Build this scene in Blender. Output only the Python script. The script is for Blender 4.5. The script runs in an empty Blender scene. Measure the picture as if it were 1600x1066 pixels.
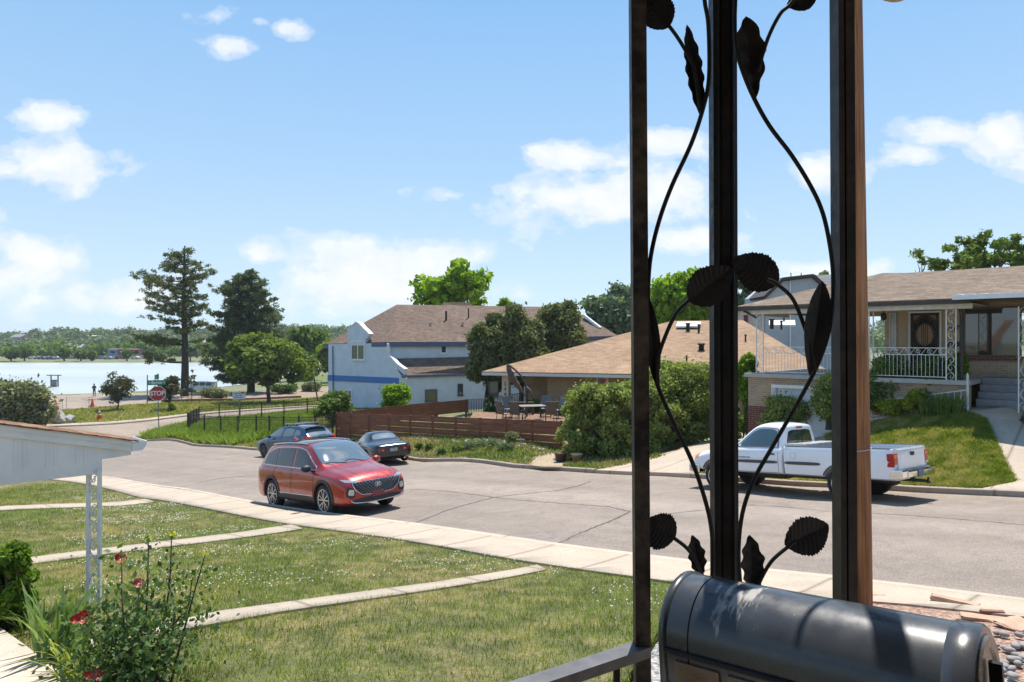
import bpy, bmesh, math, random
import numpy as np
from mathutils import Vector, Matrix
from mathutils.bvhtree import BVHTree
from mathutils.geometry import tessellate_polygon
R = math.radians
SC = bpy.context.scene
COL = SC.collection
F = 1067.0          # focal length in photo pixels (24 mm lens on a 36 mm frame, 1600 px wide)

# ------------------------------------------------------------------ camera
cd = bpy.data.cameras.new("camera"); cam = bpy.data.objects.new("camera", cd); COL.objects.link(cam)
cd.lens = 24.0; cd.sensor_width = 36.0; cd.clip_start = 0.05; cd.clip_end = 6000
cam.location = (0, 0, 0); cam.rotation_euler = (R(90), 0, 0)
SC.camera = cam

# ------------------------------------------------------------------ sun, sky, exposure
SUN_EL, SUN_AZ = 67.0, 18.0         # azimuth measured from straight ahead (+Y), positive to the right
SC.view_settings.view_transform = 'Standard'; SC.view_settings.look = 'None'
SC.view_settings.gamma = 1.0; SC.view_settings.exposure = 0.66
sl = bpy.data.lights.new("sun", 'SUN'); sl.energy = 4.6; sl.angle = R(0.53); sl.color = (1.0, 0.95, 0.87)
so = bpy.data.objects.new("sun", sl); COL.objects.link(so)
_sd = Vector((math.sin(R(SUN_AZ))*math.cos(R(SUN_EL)), math.cos(R(SUN_AZ))*math.cos(R(SUN_EL)), math.sin(R(SUN_EL))))
so.rotation_euler = _sd.to_track_quat('Z', 'Y').to_euler()

def nd(nt, t, **kw):
    n = nt.nodes.new(t)
    for k, v in kw.items():
        if k.startswith('i_'):
            n.inputs[k[2:].replace('_', ' ')].default_value = v
        elif k.startswith('n') and k[1:].isdigit():
            n.inputs[int(k[1:])].default_value = v
        else:
            setattr(n, k, v)
    return n
def math_(nt, op, a, b=None, c=None, clamp=False):
    n = nt.nodes.new('ShaderNodeMath'); n.operation = op; n.use_clamp = clamp
    for i, v in enumerate((a, b, c)):
        if v is None: continue
        if isinstance(v, (int, float)): n.inputs[i].default_value = v
        else: nt.links.new(v, n.inputs[i])
    return n.outputs[0]
def mixc(nt, fac, a, b, mode='MIX'):
    n = nt.nodes.new('ShaderNodeMix'); n.data_type = 'RGBA'; n.blend_type = mode
    for i, v in ((0, fac), (6, a), (7, b)):
        if isinstance(v, (int, float)): n.inputs[i].default_value = v
        elif isinstance(v, tuple): n.inputs[i].default_value = (v[0], v[1], v[2], 1)
        else: nt.links.new(v, n.inputs[i])
    return n.outputs[2]
def ramp(nt, fac, stops, interp='LINEAR'):
    n = nt.nodes.new('ShaderNodeValToRGB'); cr = n.color_ramp; cr.interpolation = interp
    while len(cr.elements) < len(stops): cr.elements.new(0.5)
    for e, (p, c) in zip(cr.elements, stops):
        e.position = p; e.color = (c[0], c[1], c[2], 1) if isinstance(c, tuple) else (c, c, c, 1)
    nt.links.new(fac, n.inputs[0])
    return n.outputs[0]

W = bpy.data.worlds.new("World"); SC.world = W; W.use_nodes = True
def build_world():
    nt = W.node_tree; nt.nodes.clear(); L = nt.links.new
    out = nd(nt, 'ShaderNodeOutputWorld'); bg = nd(nt, 'ShaderNodeBackground')
    sky = nd(nt, 'ShaderNodeTexSky', sky_type='NISHITA', sun_disc=False)
    sky.sun_elevation = R(SUN_EL); sky.sun_rotation = R(SUN_AZ); sky.altitude = 1600
    sky.air_density = 1.0; sky.dust_density = 0.6; sky.ozone_density = 2.2
    tc = nd(nt, 'ShaderNodeTexCoord'); sp = nd(nt, 'ShaderNodeSeparateXYZ'); L(tc.outputs['Generated'], sp.inputs[0])
    x, y, z = sp.outputs
    ys = math_(nt, 'MAXIMUM', y, 0.05)
    u = math_(nt, 'DIVIDE', x, ys); v = math_(nt, 'DIVIDE', z, ys)
    cb = nd(nt, 'ShaderNodeCombineXYZ'); L(u, cb.inputs[0]); L(v, cb.inputs[1])
    def noise(scale, det, rough, stretch=1.6, off=0.0):
        m = nd(nt, 'ShaderNodeVectorMath', operation='MULTIPLY'); L(cb.outputs[0], m.inputs[0]); m.inputs[1].default_value = (1, stretch, 1)
        a = nd(nt, 'ShaderNodeVectorMath', operation='ADD'); L(m.outputs[0], a.inputs[0]); a.inputs[1].default_value = (off, off*.7, off)
        n = nd(nt, 'ShaderNodeTexNoise'); n.inputs['Scale'].default_value = scale; n.inputs['Detail'].default_value = det
        n.inputs['Roughness'].default_value = rough; L(a.outputs[0], n.inputs['Vector']); return n
    n1 = noise(6.5, 8, .55); n2 = noise(19.0, 6, .6, 1.5, 3.1)
    clouds = [(95,258,118,34,1.0),(60,180,46,20,.7),(20,262,60,26,.7),(75,398,92,32,1.0),(130,465,130,24,.5),(357,75,52,20,1.0),(335,26,34,13,.55),
      (460,46,34,17,.8),(405,32,16,10,.45),(600,412,140,44,1.35),(700,395,80,30,.8),(412,398,40,18,.85),(640,460,170,30,.75),(905,245,85,26,1.1),(940,312,178,44,1.15),
      (1050,300,80,40,1.0),(1052,226,66,20,.95),(700,305,52,13,.75),(1050,376,86,22,1.0),(1292,268,62,30,1.0),(1430,246,58,20,.9),
      (1482,208,66,26,.9),(1565,212,70,32,1.0),(1290,425,100,18,.8),(300,440,60,14,.4),(1180,440,80,18,.6),(1700,240,120,50,1),(-150,300,160,60,1),
      (-60,430,120,40,.9),(1900,380,180,40,.9),(560,445,150,34,1.15),(75,400,80,26,.5),(20,430,90,24,.9),(200,470,120,22,.8),(1500,-650,300,110,1.1),(2300,-420,320,120,1.1),(700,-1000,340,150,1.1),(-350,-620,280,120,1.1),(1250,-1300,300,160,1.0),(3200,-200,400,160,1.0)]  # high out-of-view clouds at the end are added for reflections in car glass
    acc = None
    for (px, py, rx, ry, w) in clouds:
        s = nd(nt, 'ShaderNodeVectorMath', operation='SUBTRACT'); L(cb.outputs[0], s.inputs[0])
        s.inputs[1].default_value = ((px-800)/F, (533-py)/F, 0)
        m = nd(nt, 'ShaderNodeVectorMath', operation='MULTIPLY'); L(s.outputs[0], m.inputs[0]); m.inputs[1].default_value = (F/rx/1.25, F/ry/1.35, 0)
        ln = nd(nt, 'ShaderNodeVectorMath', operation='LENGTH'); L(m.outputs[0], ln.inputs[0])
        val = math_(nt, 'MULTIPLY_ADD', ln.outputs['Value'], -w, w)
        acc = val if acc is None else math_(nt, 'SMOOTH_MAX', acc, val, .12)
    fb = math_(nt, 'MULTIPLY_ADD', n1.outputs[0], 2.7, -1.38)
    fb2 = math_(nt, 'MULTIPLY_ADD', n2.outputs[0], 1.0, -0.5)
    dens = math_(nt, 'ADD', math_(nt, 'ADD', acc, fb), fb2)
    mask = ramp(nt, dens, [(.04, 0.0), (.26, .34), (.55, .82), (.95, 1.0)], 'EASE')
    front = ramp(nt, y, [(.05, 0.0), (.25, 1.0)])
    mask = math_(nt, 'MULTIPLY', mask, front)
    shade = ramp(nt, n2.outputs[0], [(.3, (6.0, 6.25, 6.6)), (.7, (7.0, 7.0, 7.1))])
    mask = math_(nt, 'MULTIPLY', mask, .93)
    # sky colour: nishita blended with the clear-day gradient it should have over this lake
    sk = mixc(nt, 1.0, sky.outputs[0], (0.80, 1.02, 1.2), 'MULTIPLY')
    grad = ramp(nt, z, [(0.0, (4.7, 5.6, 6.25)), (.10, (4.3, 5.4, 6.3)), (.24, (3.15, 4.7, 6.3)), (.46, (1.95, 3.75, 6.1)), (1.0, (1.0, 2.4, 4.9))])
    sk = mixc(nt, .8, sk, grad)
    col = mixc(nt, mask, sk, shade)
    L(col, bg.inputs[0]); bg.inputs[1].default_value = 0.098
    L(bg.outputs[0], out.inputs[0])
build_world()

# ------------------------------------------------------------------ street frame and terrain
ds = Vector((-.718, .6963)); dt = Vector((.6963, .718))
def ST(s, t): return (ds.x*s+dt.x*t, ds.y*s+dt.y*t)
def P(px, py, Y): return Vector(((px-800)/F*Y, Y, (533-py)/F*Y))
def warp(x, y):
    r = np.hypot(x, y)+1e-6; g = np.log(1+r/8.0)*8.0/r
    return x*g, y*g
_ctl_px = [(1600,955,7.42),(960,872,11.19),(397,790,20.2),(287,768,24.0),(172,750,29.85),(103,742,34.9),(1600,777,15.48),(1075,747,21.4),(655,722,30.8),(300,697,49),(215,690,57),
 (830,890,10.64),(300,972,7.0),(450,826,16.03),(40,876,12.37),(222,783,23.0),(0,797,20.24),(50,1040,5.9),(640,1060,5.5),(1000,1000,6.3),(1000,1060,5.3),
 (1590,990,6.0),(1150,940,8.2),(655,688,35.3),(875,705,29.5),(525,688,41.2),(1540,640,21.1),(1590,765,16.22),(1400,668,21.5),(1240,700,24.5),(1110,715,24.3),
 (950,737,24.2),(1000,712,27.5),(890,716,28),(900,650,40),(820,667,34),(560,642,58),(300,680,53),(64,668,65.6),(293,651,71.4),(490,636,77.7),(640,640,62),
 (293,630,88),(100,640,83.8),(147,620,98),(60,617,109),(417,632,90),(287,619,103),(700,640,80),(900,620,70),(1200,640,50),(1500,610,40),(1700,692,18.4),(1700,640,21)]
_ctl_abs = [(-10,2,-3.2),(10,0,-2.4),(0,-5,-2.3),(-20,5,-5.0),(20,-10,-1.6),(-40,0,-7),(-60,30,-8.6),(-15,-20,-3.5),(30,5,-1.8),(60,20,0),(60,60,-3),(120,120,-4),
 (0,200,-8.5),(200,300,-6),(-120,100,-9),(-60,330,-8.4),(-330,330,-8.4),(-600,300,-8),(0,700,-4),(-500,700,-3),(500,700,0),(0,1500,4),(-1500,1000,2),(1500,1000,5),
 (-1500,0,-5),(1500,0,5),(0,-1500,0),(200,0,2),(-200,0,-9),(0,-200,0),(-120,330,-8.4),(-220,330,-8.4),(-120,420,-7.0),(-300,450,-6.0)]
_C = [tuple(P(*c)) for c in _ctl_px] + _ctl_abs
for _px, _py in ((1700, 783), (1500, 773), (1414, 769), (1301, 763), (1194, 757), (960, 742), (800, 731), (540, 713), (470, 708), (400, 704)):
    _Y = 19.2/(.6963*(_px-800)/F+.718); _C.append(tuple(P(_px, _py, _Y)))
def _kz(pxs, t):
    out = []
    for _px, _py in pxs:
        _Y = t/(.6963*(_px-800)/F+.718); p = P(_px, _py, _Y); out.append((-.718*p.x+.6963*p.y, p.z))
    return sorted(out)
_nk = [(-6, -2.18)]+_kz([(1600,955),(960,872),(397,790),(287,768),(172,750),(103,742)], 9.2)+[(60, -8.0)]
_fk = [(-6, -2.8)]+_kz([(1700,783),(1600,777),(1414,769),(1301,763),(1194,757),(1075,747),(960,742),(800,731),(655,722),(540,713),(400,704),(300,697),(215,690)], 19.2)
for _s in (-4, -1, 2, 5, 8, 12, 16, 20, 25, 30, 36, 42, 48, 54):
    a_, b_ = np.interp(_s, [q[0] for q in _nk], [q[1] for q in _nk]), np.interp(_s, [q[0] for q in _fk], [q[1] for q in _fk])
    for _t, _c in ((11.7, .035), (14.2, .06), (17.0, .05)): _C.append((*ST(_s, _t), a_+(b_-a_)*(_t-9.2)/10+_c))
# extra points along both kerbs keep the street even
for s in (-20, -10, -4, 45, 55): _C.append((*ST(s, 9.2), -2.93-.105*(s-1.17) if s < 41 else -7.0-.06*(s-40)))
for s in (-20, -10, -4): _C.append((*ST(s, 19.2), -3.54-.088*(s-2.44)))

_C = np.array(_C)
_wx, _wy = warp(_C[:, 0], _C[:, 1])
def _phi(r2): return np.where(r2 > 1e-9, r2*np.log(np.maximum(r2, 1e-9)), 0)
def _solve():
    n = len(_C); r2 = (_wx[:, None]-_wx[None])**2+(_wy[:, None]-_wy[None])**2
    K = _phi(r2)+np.eye(n)*0.08
    Pm = np.c_[np.ones(n), _wx, _wy]
    A = np.zeros((n+3, n+3)); A[:n, :n] = K; A[:n, n:] = Pm; A[n:, :n] = Pm.T
    b = np.r_[_C[:, 2], 0, 0, 0]
    return np.linalg.solve(A, b)
_sol = _solve()
LAKE_Z = -9.0
_lk = [P(-500,617,112),P(0,617.5,114),P(60,616.5,113.5),P(110,614.5,115.5),P(160,612,118),P(215,607,122),P(240,605,125),P(330,600,131),P(420,590,150),P(470,578,190)]
lake_poly = [(v.x, v.y) for v in _lk]+[(-60,235),(-66,275),(-120,284),(-240,282),(-420,290),(-560,240),(-420,112)]
def poly_sd(x, y, poly):
    """signed distance, positive inside"""
    x = np.asarray(x, float); y = np.asarray(y, float)
    d = np.full(x.shape, 1e9); ins = np.zeros(x.shape, bool)
    n = len(poly)
    for i in range(n):
        ax, ay = poly[i]; bx, by = poly[(i+1) % n]
        ex, ey = bx-ax, by-ay; wx, wy = x-ax, y-ay
        t = np.clip((wx*ex+wy*ey)/(ex*ex+ey*ey+1e-12), 0, 1)
        d = np.minimum(d, np.hypot(wx-ex*t, wy-ey*t))
        c = ((ay > y) != (by > y)) & (x < (bx-ax)*(y-ay)/((by-ay) if by != ay else 1e-12)+ax)
        ins ^= c
    return np.where(ins, d, -d)
def ZG(x, y):
    x = np.atleast_1d(np.asarray(x, float)); y = np.atleast_1d(np.asarray(y, float))
    wx, wy = warp(x, y); out = np.empty(x.shape)
    n = len(_C)
    for i in range(0, len(x), 20000):
        a, b = wx[i:i+20000], wy[i:i+20000]
        r2 = (a[:, None]-_wx[None])**2+(b[:, None]-_wy[None])**2
        out[i:i+20000] = _phi(r2)@_sol[:n]+_sol[n]+_sol[n+1]*a+_sol[n+2]*b
    m = (y > 60) & (x < 60)
    if m.any():
        sd = poly_sd(x[m], y[m], lake_poly); zz = out[m]
        zz = np.where(sd > 0, LAKE_Z-.12-np.minimum(sd*.15, 1.2), np.where(sd > -12, np.maximum(LAKE_Z+.10+(-sd)*.03, zz*np.clip(-sd/12, 0, 1)+(LAKE_Z+.12)*(1-np.clip(-sd/12, 0, 1))), np.maximum(zz, LAKE_Z+.4)))
        out[m] = zz
    return out
def zg(x, y): return float(ZG([x], [y])[0])
_Ys = np.geomspace(2.0, 1400, 900)
def hit(px, py, dz=0.0):
    u = (px-800)/F; v = (533-py)/F
    z = ZG(u*_Ys, _Ys)+dz
    k = np.argmax(v*_Ys < z)
    a, b = _Ys[max(k-1, 0)], _Ys[k]
    for _ in range(25):
        m = (a+b)/2
        if v*m < zg(u*m, m)+dz: b = m
        else: a = m
    return Vector((u*b, b, v*b))

# ------------------------------------------------------------------ mesh helpers
ROOT = {}
class MB:
    def __init__(s): s.v = []; s.f = []; s.m = []; s.M = None; s.mi = 0; s.sm = []; s.smooth = False
    def add(s, vs, fs, smooth=None):
        b = len(s.v)
        if s.M is not None: vs = [s.M @ Vector(p) for p in vs]
        s.v += [tuple(p) for p in vs]
        for f in fs: s.f.append([b+i for i in f]); s.m.append(s.mi); s.sm.append(s.smooth if smooth is None else smooth)
        return s
    def box(s, c, d, rz=0, rot=None):
        x, y, z = d[0]/2, d[1]/2, d[2]/2
        M = Matrix.Translation(c) @ (rot if rot is not None else Matrix.Rotation(rz, 4, 'Z'))
        vs = [M @ Vector((a*x, b*y, e*z)) for a in (-1, 1) for b in (-1, 1) for e in (-1, 1)]
        return s.add(vs, [(0,1,3,2),(4,6,7,5),(0,4,5,1),(2,3,7,6),(0,2,6,4),(1,5,7,3)], False)
    def bbox(s, c, d, bev=.01, rz=0):
        """bevelled box"""
        bm = bmesh.new(); bmesh.ops.create_cube(bm, size=1)
        for v in bm.verts: v.co = Vector((v.co.x*d[0], v.co.y*d[1], v.co.z*d[2]))
        bmesh.ops.bevel(bm, geom=bm.edges[:], offset=bev, segments=2, profile=.7, affect='EDGES')
        M = Matrix.Translation(c) @ Matrix.Rotation(rz, 4, 'Z')
        s.add([M @ v.co for v in bm.verts], [[v.index for v in f.verts] for f in bm.faces], False); bm.free(); return s
    def quad(s, a, b, c, d): return s.add([a, b, c, d], [(0, 1, 2, 3)], False)
    def poly(s, pts): return s.add(pts, [list(range(len(pts)))], False)
    def prism(s, pts, dvec):
        """closed polygon extruded by a vector"""
        n = len(pts); d = Vector(dvec); a = [Vector(p) for p in pts]; b = [p+d for p in a]
        fs = [list(range(n))[::-1], [n+i for i in range(n)]]+[(i, (i+1) % n, n+(i+1) % n, n+i) for i in range(n)]
        return s.add(a+b, fs, False)
    def beam(s, a, b, w, h, up=(0, 0, 1)):
        a, b = Vector(a), Vector(b); t = (b-a).normalized(); u = Vector(up); r = t.cross(u)
        if r.length < 1e-4: r = t.cross(Vector((0, 1, 0)))
        r.normalize(); u = r.cross(t)
        vs = [p+r*(i*w/2)+u*(j*h/2) for p in (a, b) for (i, j) in ((-1,-1),(1,-1),(1,1),(-1,1))]
        return s.add(vs, [(3,2,1,0),(4,5,6,7),(0,1,5,4),(1,2,6,5),(2,3,7,6),(3,0,4,7)], False)
    def tube(s, pts, r, n=8, caps=True, smooth=True):
        pts = [Vector(p) for p in pts]; m = len(pts)
        rs = r if isinstance(r, (list, tuple)) else [r]*m
        T = [(pts[min(i+1, m-1)]-pts[max(i-1, 0)]).normalized() for i in range(m)]
        u = T[0].cross(Vector((0, 0, 1)))
        if u.length < 1e-3: u = T[0].cross(Vector((0, 1, 0)))
        u.normalize(); vs = []
        for i in range(m):
            u = (u-T[i]*u.dot(T[i])).normalized(); w = T[i].cross(u)
            for k in range(n):
                a = 2*math.pi*k/n; vs.append(pts[i]+(u*math.cos(a)+w*math.sin(a))*rs[i])
        fs = [(i*n+k, i*n+(k+1) % n, (i+1)*n+(k+1) % n, (i+1)*n+k) for i in range(m-1) for k in range(n)]
        s.add(vs, fs, smooth)
        if caps:
            s.add([vs[k] for k in range(n)][::-1], [list(range(n))], False); s.add(vs[-n:], [list(range(n))], False)
        return s
    def lathe(s, c, prof, n=20, axis='Z', smooth=True):
        """prof: (r, h) list round the axis through c"""
        vs = []
        for r, h in prof:
            for k in range(n):
                a = 2*math.pi*k/n; x, y = r*math.cos(a), r*math.sin(a)
                p = (x, y, h) if axis == 'Z' else ((h, x, y) if axis == 'X' else (y, h, x))
                vs.append(Vector(c)+Vector(p))
        fs = [(i*n+k, i*n+(k+1) % n, (i+1)*n+(k+1) % n, (i+1)*n+k) for i in range(len(prof)-1) for k in range(n)]
        if prof[0][0] > 1e-5: fs.append(list(range(n))[::-1])
        if prof[-1][0] > 1e-5: fs.append([(len(prof)-1)*n+k for k in range(n)])
        return s.add(vs, fs, smooth)
    def build(s, name, mats, parent=None):
        me = bpy.data.meshes.new(name)
        off = ROOT.get(parent.name) if parent is not None else None
        vs = s.v if off is None else [(p[0]-off[0], p[1]-off[1], p[2]-off[2]) for p in s.v]
        me.from_pydata(vs, [], s.f); me.validate(clean_customdata=False)
        if not isinstance(mats, (list, tuple)): mats = [mats]
        for m in mats: me.materials.append(m)
        if len(me.polygons) == len(s.f):
            me.polygons.foreach_set('material_index', s.m); me.polygons.foreach_set('use_smooth', s.sm)
        uvmap(me)
        return link(name, me, parent)
def link(name, me, parent=None):
    o = bpy.data.objects.new(name, me); COL.objects.link(o)
    if parent is not None:
        o.parent = parent
        if parent.name in ROOT: ROOT[o.name] = ROOT[parent.name]
    return o
def uvmap(me):
    """planar UVs in metres: u along the horizontal tangent, v up the slope"""
    nl = len(me.loops); 
    if nl == 0: return
    uv = me.uv_layers.new(name='UVMap')
    co = np.empty(len(me.vertices)*3); me.vertices.foreach_get('co', co); co = co.reshape(-1, 3)
    li = np.empty(nl, int); me.loops.foreach_get('vertex_index', li)
    npoly = len(me.polygons); no = np.empty(npoly*3); me.polygons.foreach_get('normal', no); no = no.reshape(-1, 3)
    tot = np.empty(npoly, int); me.polygons.foreach_get('loop_total', tot)
    pn = np.repeat(no, tot, axis=0); p = co[li]
    t = np.c_[-pn[:, 1], pn[:, 0], np.zeros(len(pn))]; l = np.linalg.norm(t, axis=1)
    flat = l < .05; t[flat] = (1, 0, 0); l[flat] = 1; t /= l[:, None]
    b = np.cross(pn, t)
    out = np.c_[(p*t).sum(1), (p*b).sum(1)]
    uv.data.foreach_set('uv', out.astype(np.float32).ravel())
def fast(name, V, Fa, mat, parent=None, smooth=False):
    """numpy mesh: V (n,3), Fa (m,k)"""
    me = bpy.data.meshes.new(name); V = np.asarray(V, np.float32); Fa = np.asarray(Fa, np.int32)
    off = ROOT.get(parent.name) if parent is not None else None
    if off is not None: V = V-np.array(off, np.float32)[None]
    m, k = Fa.shape
    me.vertices.add(len(V)); me.vertices.foreach_set('co', V.ravel())
    me.loops.add(m*k); me.loops.foreach_set('vertex_index', Fa.ravel())
    me.polygons.add(m); me.polygons.foreach_set('loop_start', np.arange(0, m*k, k, dtype=np.int32))
    try: me.polygons.foreach_set('loop_total', np.full(m, k, np.int32))
    except Exception: pass
    me.update(calc_edges=True)
    if smooth: me.polygons.foreach_set('use_smooth', np.ones(m, bool))
    me.materials.append(mat)
    return link(name, me, parent)
def tag(o, label=None, cat=None, group=None, kind=None):
    if label: o['label'] = label
    if cat: o['category'] = cat
    if group: o['group'] = group
    if kind: o['kind'] = kind
    return o
def thing(name, label, cat, loc=(0, 0, 0), rz=0, group=None, world=False):
    """Empty at the base of a thing; world=True: its parts are given in world coordinates"""
    o = bpy.data.objects.new(name, None); COL.objects.link(o); o.empty_display_size = .3
    o.location = loc; o.rotation_euler = (0, 0, rz); tag(o, label, cat, group)
    if world: ROOT[o.name] = tuple(loc)
    return o
def copy_tree(o, parent=None):
    c = o.copy(); COL.objects.link(c)
    if parent is not None: c.parent = parent
    for ch in [x for x in bpy.data.objects if x.parent == o]: copy_tree(ch, c)
    return c
def text_mesh(txt, size, depth=.004, bold=0.0):
    cu = bpy.data.curves.new('t', 'FONT'); cu.body = txt; cu.size = size; cu.extrude = depth/2; cu.align_x = 'CENTER'; cu.align_y = 'CENTER'; cu.offset = bold
    o = bpy.data.objects.new('t', cu); COL.objects.link(o)
    bpy.context.view_layer.update()
    me = bpy.data.meshes.new_from_object(o.evaluated_get(bpy.context.evaluated_depsgraph_get()))
    bpy.data.objects.remove(o); bpy.data.curves.remove(cu); return me
def add_text(mb, txt, size, M, depth=.004, bold=0.0):
    me = text_mesh(txt, size, depth, bold)
    keep = mb.M; mb.M = M if keep is None else keep @ M
    mb.add([v.co.copy() for v in me.vertices], [list(p.vertices) for p in me.polygons], False)
    mb.M = keep; bpy.data.meshes.remove(me); return mb
def catmull(pts, n=6):
    pts = [Vector(p) for p in pts]; out = []
    for i in range(len(pts)-1):
        p0, p1, p2, p3 = pts[max(i-1, 0)], pts[i], pts[i+1], pts[min(i+2, len(pts)-1)]
        for k in range(n):
            t = k/n; out.append((2*p1+(p2-p0)*t+(2*p0-5*p1+4*p2-p3)*t*t+(3*p1-p0-3*p2+p3)*t**3)*.5)
    out.append(pts[-1]); return out
# ------------------------------------------------------------------ materials
def newmat(name):
    m = bpy.data.materials.new(name); m.use_nodes = True; nt = m.node_tree
    return m, nt, nt.nodes['Principled BSDF'], nt.nodes['Material Output']
def noise(nt, scale, detail=4, rough=.55, coord='Object', vec=None, dist=0):
    n = nt.nodes.new('ShaderNodeTexNoise'); n.inputs['Scale'].default_value = scale; n.inputs['Detail'].default_value = detail
    n.inputs['Roughness'].default_value = rough; n.inputs['Distortion'].default_value = dist
    if vec is None:
        tc = nt.nodes.new('ShaderNodeTexCoord'); vec = tc.outputs[coord]
    nt.links.new(vec, n.inputs['Vector']); return n.outputs[0]
def bump(nt, b, h, strength=.3, dist=.01):
    n = nt.nodes.new('ShaderNodeBump'); n.inputs['Strength'].default_value = strength; n.inputs['Distance'].default_value = dist
    nt.links.new(h, n.inputs['Height']); nt.links.new(n.outputs[0], b.inputs['Normal'])
def sc(c, k): return tuple(min(1, x*k) for x in c)
def simple(name, col, rough=.6, metal=0., var=.18, scale=6., bmp=0., coat=0., spec=.5, bscale=None, detail=5):
    m, nt, b, o = newmat(name)
    n = noise(nt, scale, detail)
    c = ramp(nt, n, [(.3, sc(col, 1-var)), (.7, sc(col, 1+var))]) if var else None
    if c: nt.links.new(c, b.inputs['Base Color'])
    else: b.inputs['Base Color'].default_value = (*col, 1)
    b.inputs['Metallic'].default_value = metal; b.inputs['Coat Weight'].default_value = coat; b.inputs['Coat Roughness'].default_value = .04
    b.inputs['Specular IOR Level'].default_value = spec
    r = ramp(nt, noise(nt, scale*2.3, 3), [(.3, max(0, rough-.08)), (.7, min(1, rough+.08))]); nt.links.new(r, b.inputs['Roughness'])
    if bmp: bump(nt, b, noise(nt, bscale or scale*8, 4), bmp, .02)
    return m
def uvnode(nt): return nt.nodes.new('ShaderNodeUVMap').outputs[0]
def bricky(name, c1, c2, mortar, bw=.30, bh=.075, ms=.012, bias=0., rough=.85, var=.15, bmp=.4, offset=.5, smooth=.1):
    m, nt, b, o = newmat(name)
    t = nt.nodes.new('ShaderNodeTexBrick'); nt.links.new(uvnode(nt), t.inputs['Vector'])
    t.inputs['Scale'].default_value = 1; t.inputs['Brick Width'].default_value = bw; t.inputs['Row Height'].default_value = bh
    t.inputs['Mortar Size'].default_value = ms; t.inputs['Mortar Smooth'].default_value = smooth; t.inputs['Bias'].default_value = bias
    t.offset = offset
    t.inputs['Color1'].default_value = (*c1, 1); t.inputs['Color2'].default_value = (*c2, 1); t.inputs['Mortar'].default_value = (*mortar, 1)
    n = noise(nt, 1.1, 6, .6); n2 = noise(nt, 14, 3)
    k = ramp(nt, n, [(.3, (1-var,)*3), (.7, (1+var*.5,)*3)]); k2 = ramp(nt, n2, [(.3, (1-var*.8,)*3), (.7, (1,)*3)])
    c = mixc(nt, 1.0, mixc(nt, 1.0, t.outputs['Color'], k, 'MULTIPLY'), k2, 'MULTIPLY')
    nt.links.new(c, b.inputs['Base Color']); b.inputs['Roughness'].default_value = rough; b.inputs['Specular IOR Level'].default_value = .25
    if bmp:
        h = math_(nt, 'SUBTRACT', 1.0, t.outputs['Fac']); bump(nt, b, h, bmp, .008)
    return m
def shingle(name, c1, c2, rough=.95, w=.28, h=.14):
    m, nt, b, o = newmat(name)
    uv = uvnode(nt)
    t = nt.nodes.new('ShaderNodeTexBrick'); nt.links.new(uv, t.inputs['Vector'])
    t.inputs['Scale'].default_value = 1; t.inputs['Brick Width'].default_value = w; t.inputs['Row Height'].default_value = h
    t.inputs['Mortar Size'].default_value = .007; t.inputs['Mortar Smooth'].default_value = .3; t.inputs['Bias'].default_value = 0; t.offset = .37; t.squash = .7; t.squash_frequency = 3
    t.inputs['Color1'].default_value = (*c1, 1); t.inputs['Color2'].default_value = (*c2, 1); t.inputs['Mortar'].default_value = (*sc(c1, .5), 1)
    # streaky tone changes from course to course
    mp = nt.nodes.new('ShaderNodeMapping'); mp.inputs['Scale'].default_value = (1.2, 7.2, 1); nt.links.new(uv, mp.inputs[0])
    n = noise(nt, 1.0, 3, .6, vec=mp.outputs[0]); n3 = noise(nt, .35, 4, .55, vec=uv); n2 = noise(nt, 60, 2, vec=uv)
    c = mixc(nt, 1.0, t.outputs['Color'], ramp(nt, n, [(.3, (.72,)*3), (.7, (1.2,)*3)]), 'MULTIPLY')
    c = mixc(nt, 1.0, c, ramp(nt, n3, [(.3, (.88,)*3), (.7, (1.08,)*3)]), 'MULTIPLY')
    c = mixc(nt, 1.0, c, ramp(nt, n2, [(.3, (.85,)*3), (.7, (1.1,)*3)]), 'MULTIPLY')
    nt.links.new(c, b.inputs['Base Color']); b.inputs['Roughness'].default_value = rough; b.inputs['Specular IOR Level'].default_value = .15
    bump(nt, b, math_(nt, 'SUBTRACT', 1.0, t.outputs['Fac']), .5, .01)
    return m
def leafmat(name, c1, c2, c3=None, trans=.35, rough=.62, scale=1.2):
    """c1 / c2: darker and lighter leaf colours in clumps, c3: occasional tint"""
    m, nt, b, o = newmat(name)
    g_ = 1.45; c1, c2, c3 = sc(c1, g_), sc(c2, g_), (sc(c3, g_*.95) if c3 else None)
    n = noise(nt, scale, 3, .6); n2 = noise(nt, 17, 2, .6)
    f = math_(nt, 'ADD', math_(nt, 'MULTIPLY', n, .55), math_(nt, 'MULTIPLY', n2, .45))
    st = [(.38, c1), (.58, c2)]
    if c3: st.append((.74, c3))
    c = ramp(nt, f, st); nt.links.new(c, b.inputs['Base Color'])
    b.inputs['Roughness'].default_value = rough; b.inputs['Specular IOR Level'].default_value = .2
    tr = nt.nodes.new('ShaderNodeBsdfTranslucent'); nt.links.new(mixc(nt, 1.0, c, (1.25, 1.35, .55), 'MULTIPLY'), tr.inputs[0])
    mx = nt.nodes.new('ShaderNodeMixShader'); mx.inputs[0].default_value = trans
    nt.links.new(b.outputs[0], mx.inputs[1]); nt.links.new(tr.outputs[0], mx.inputs[2]); nt.links.new(mx.outputs[0], o.inputs[0])
    return m
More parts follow.
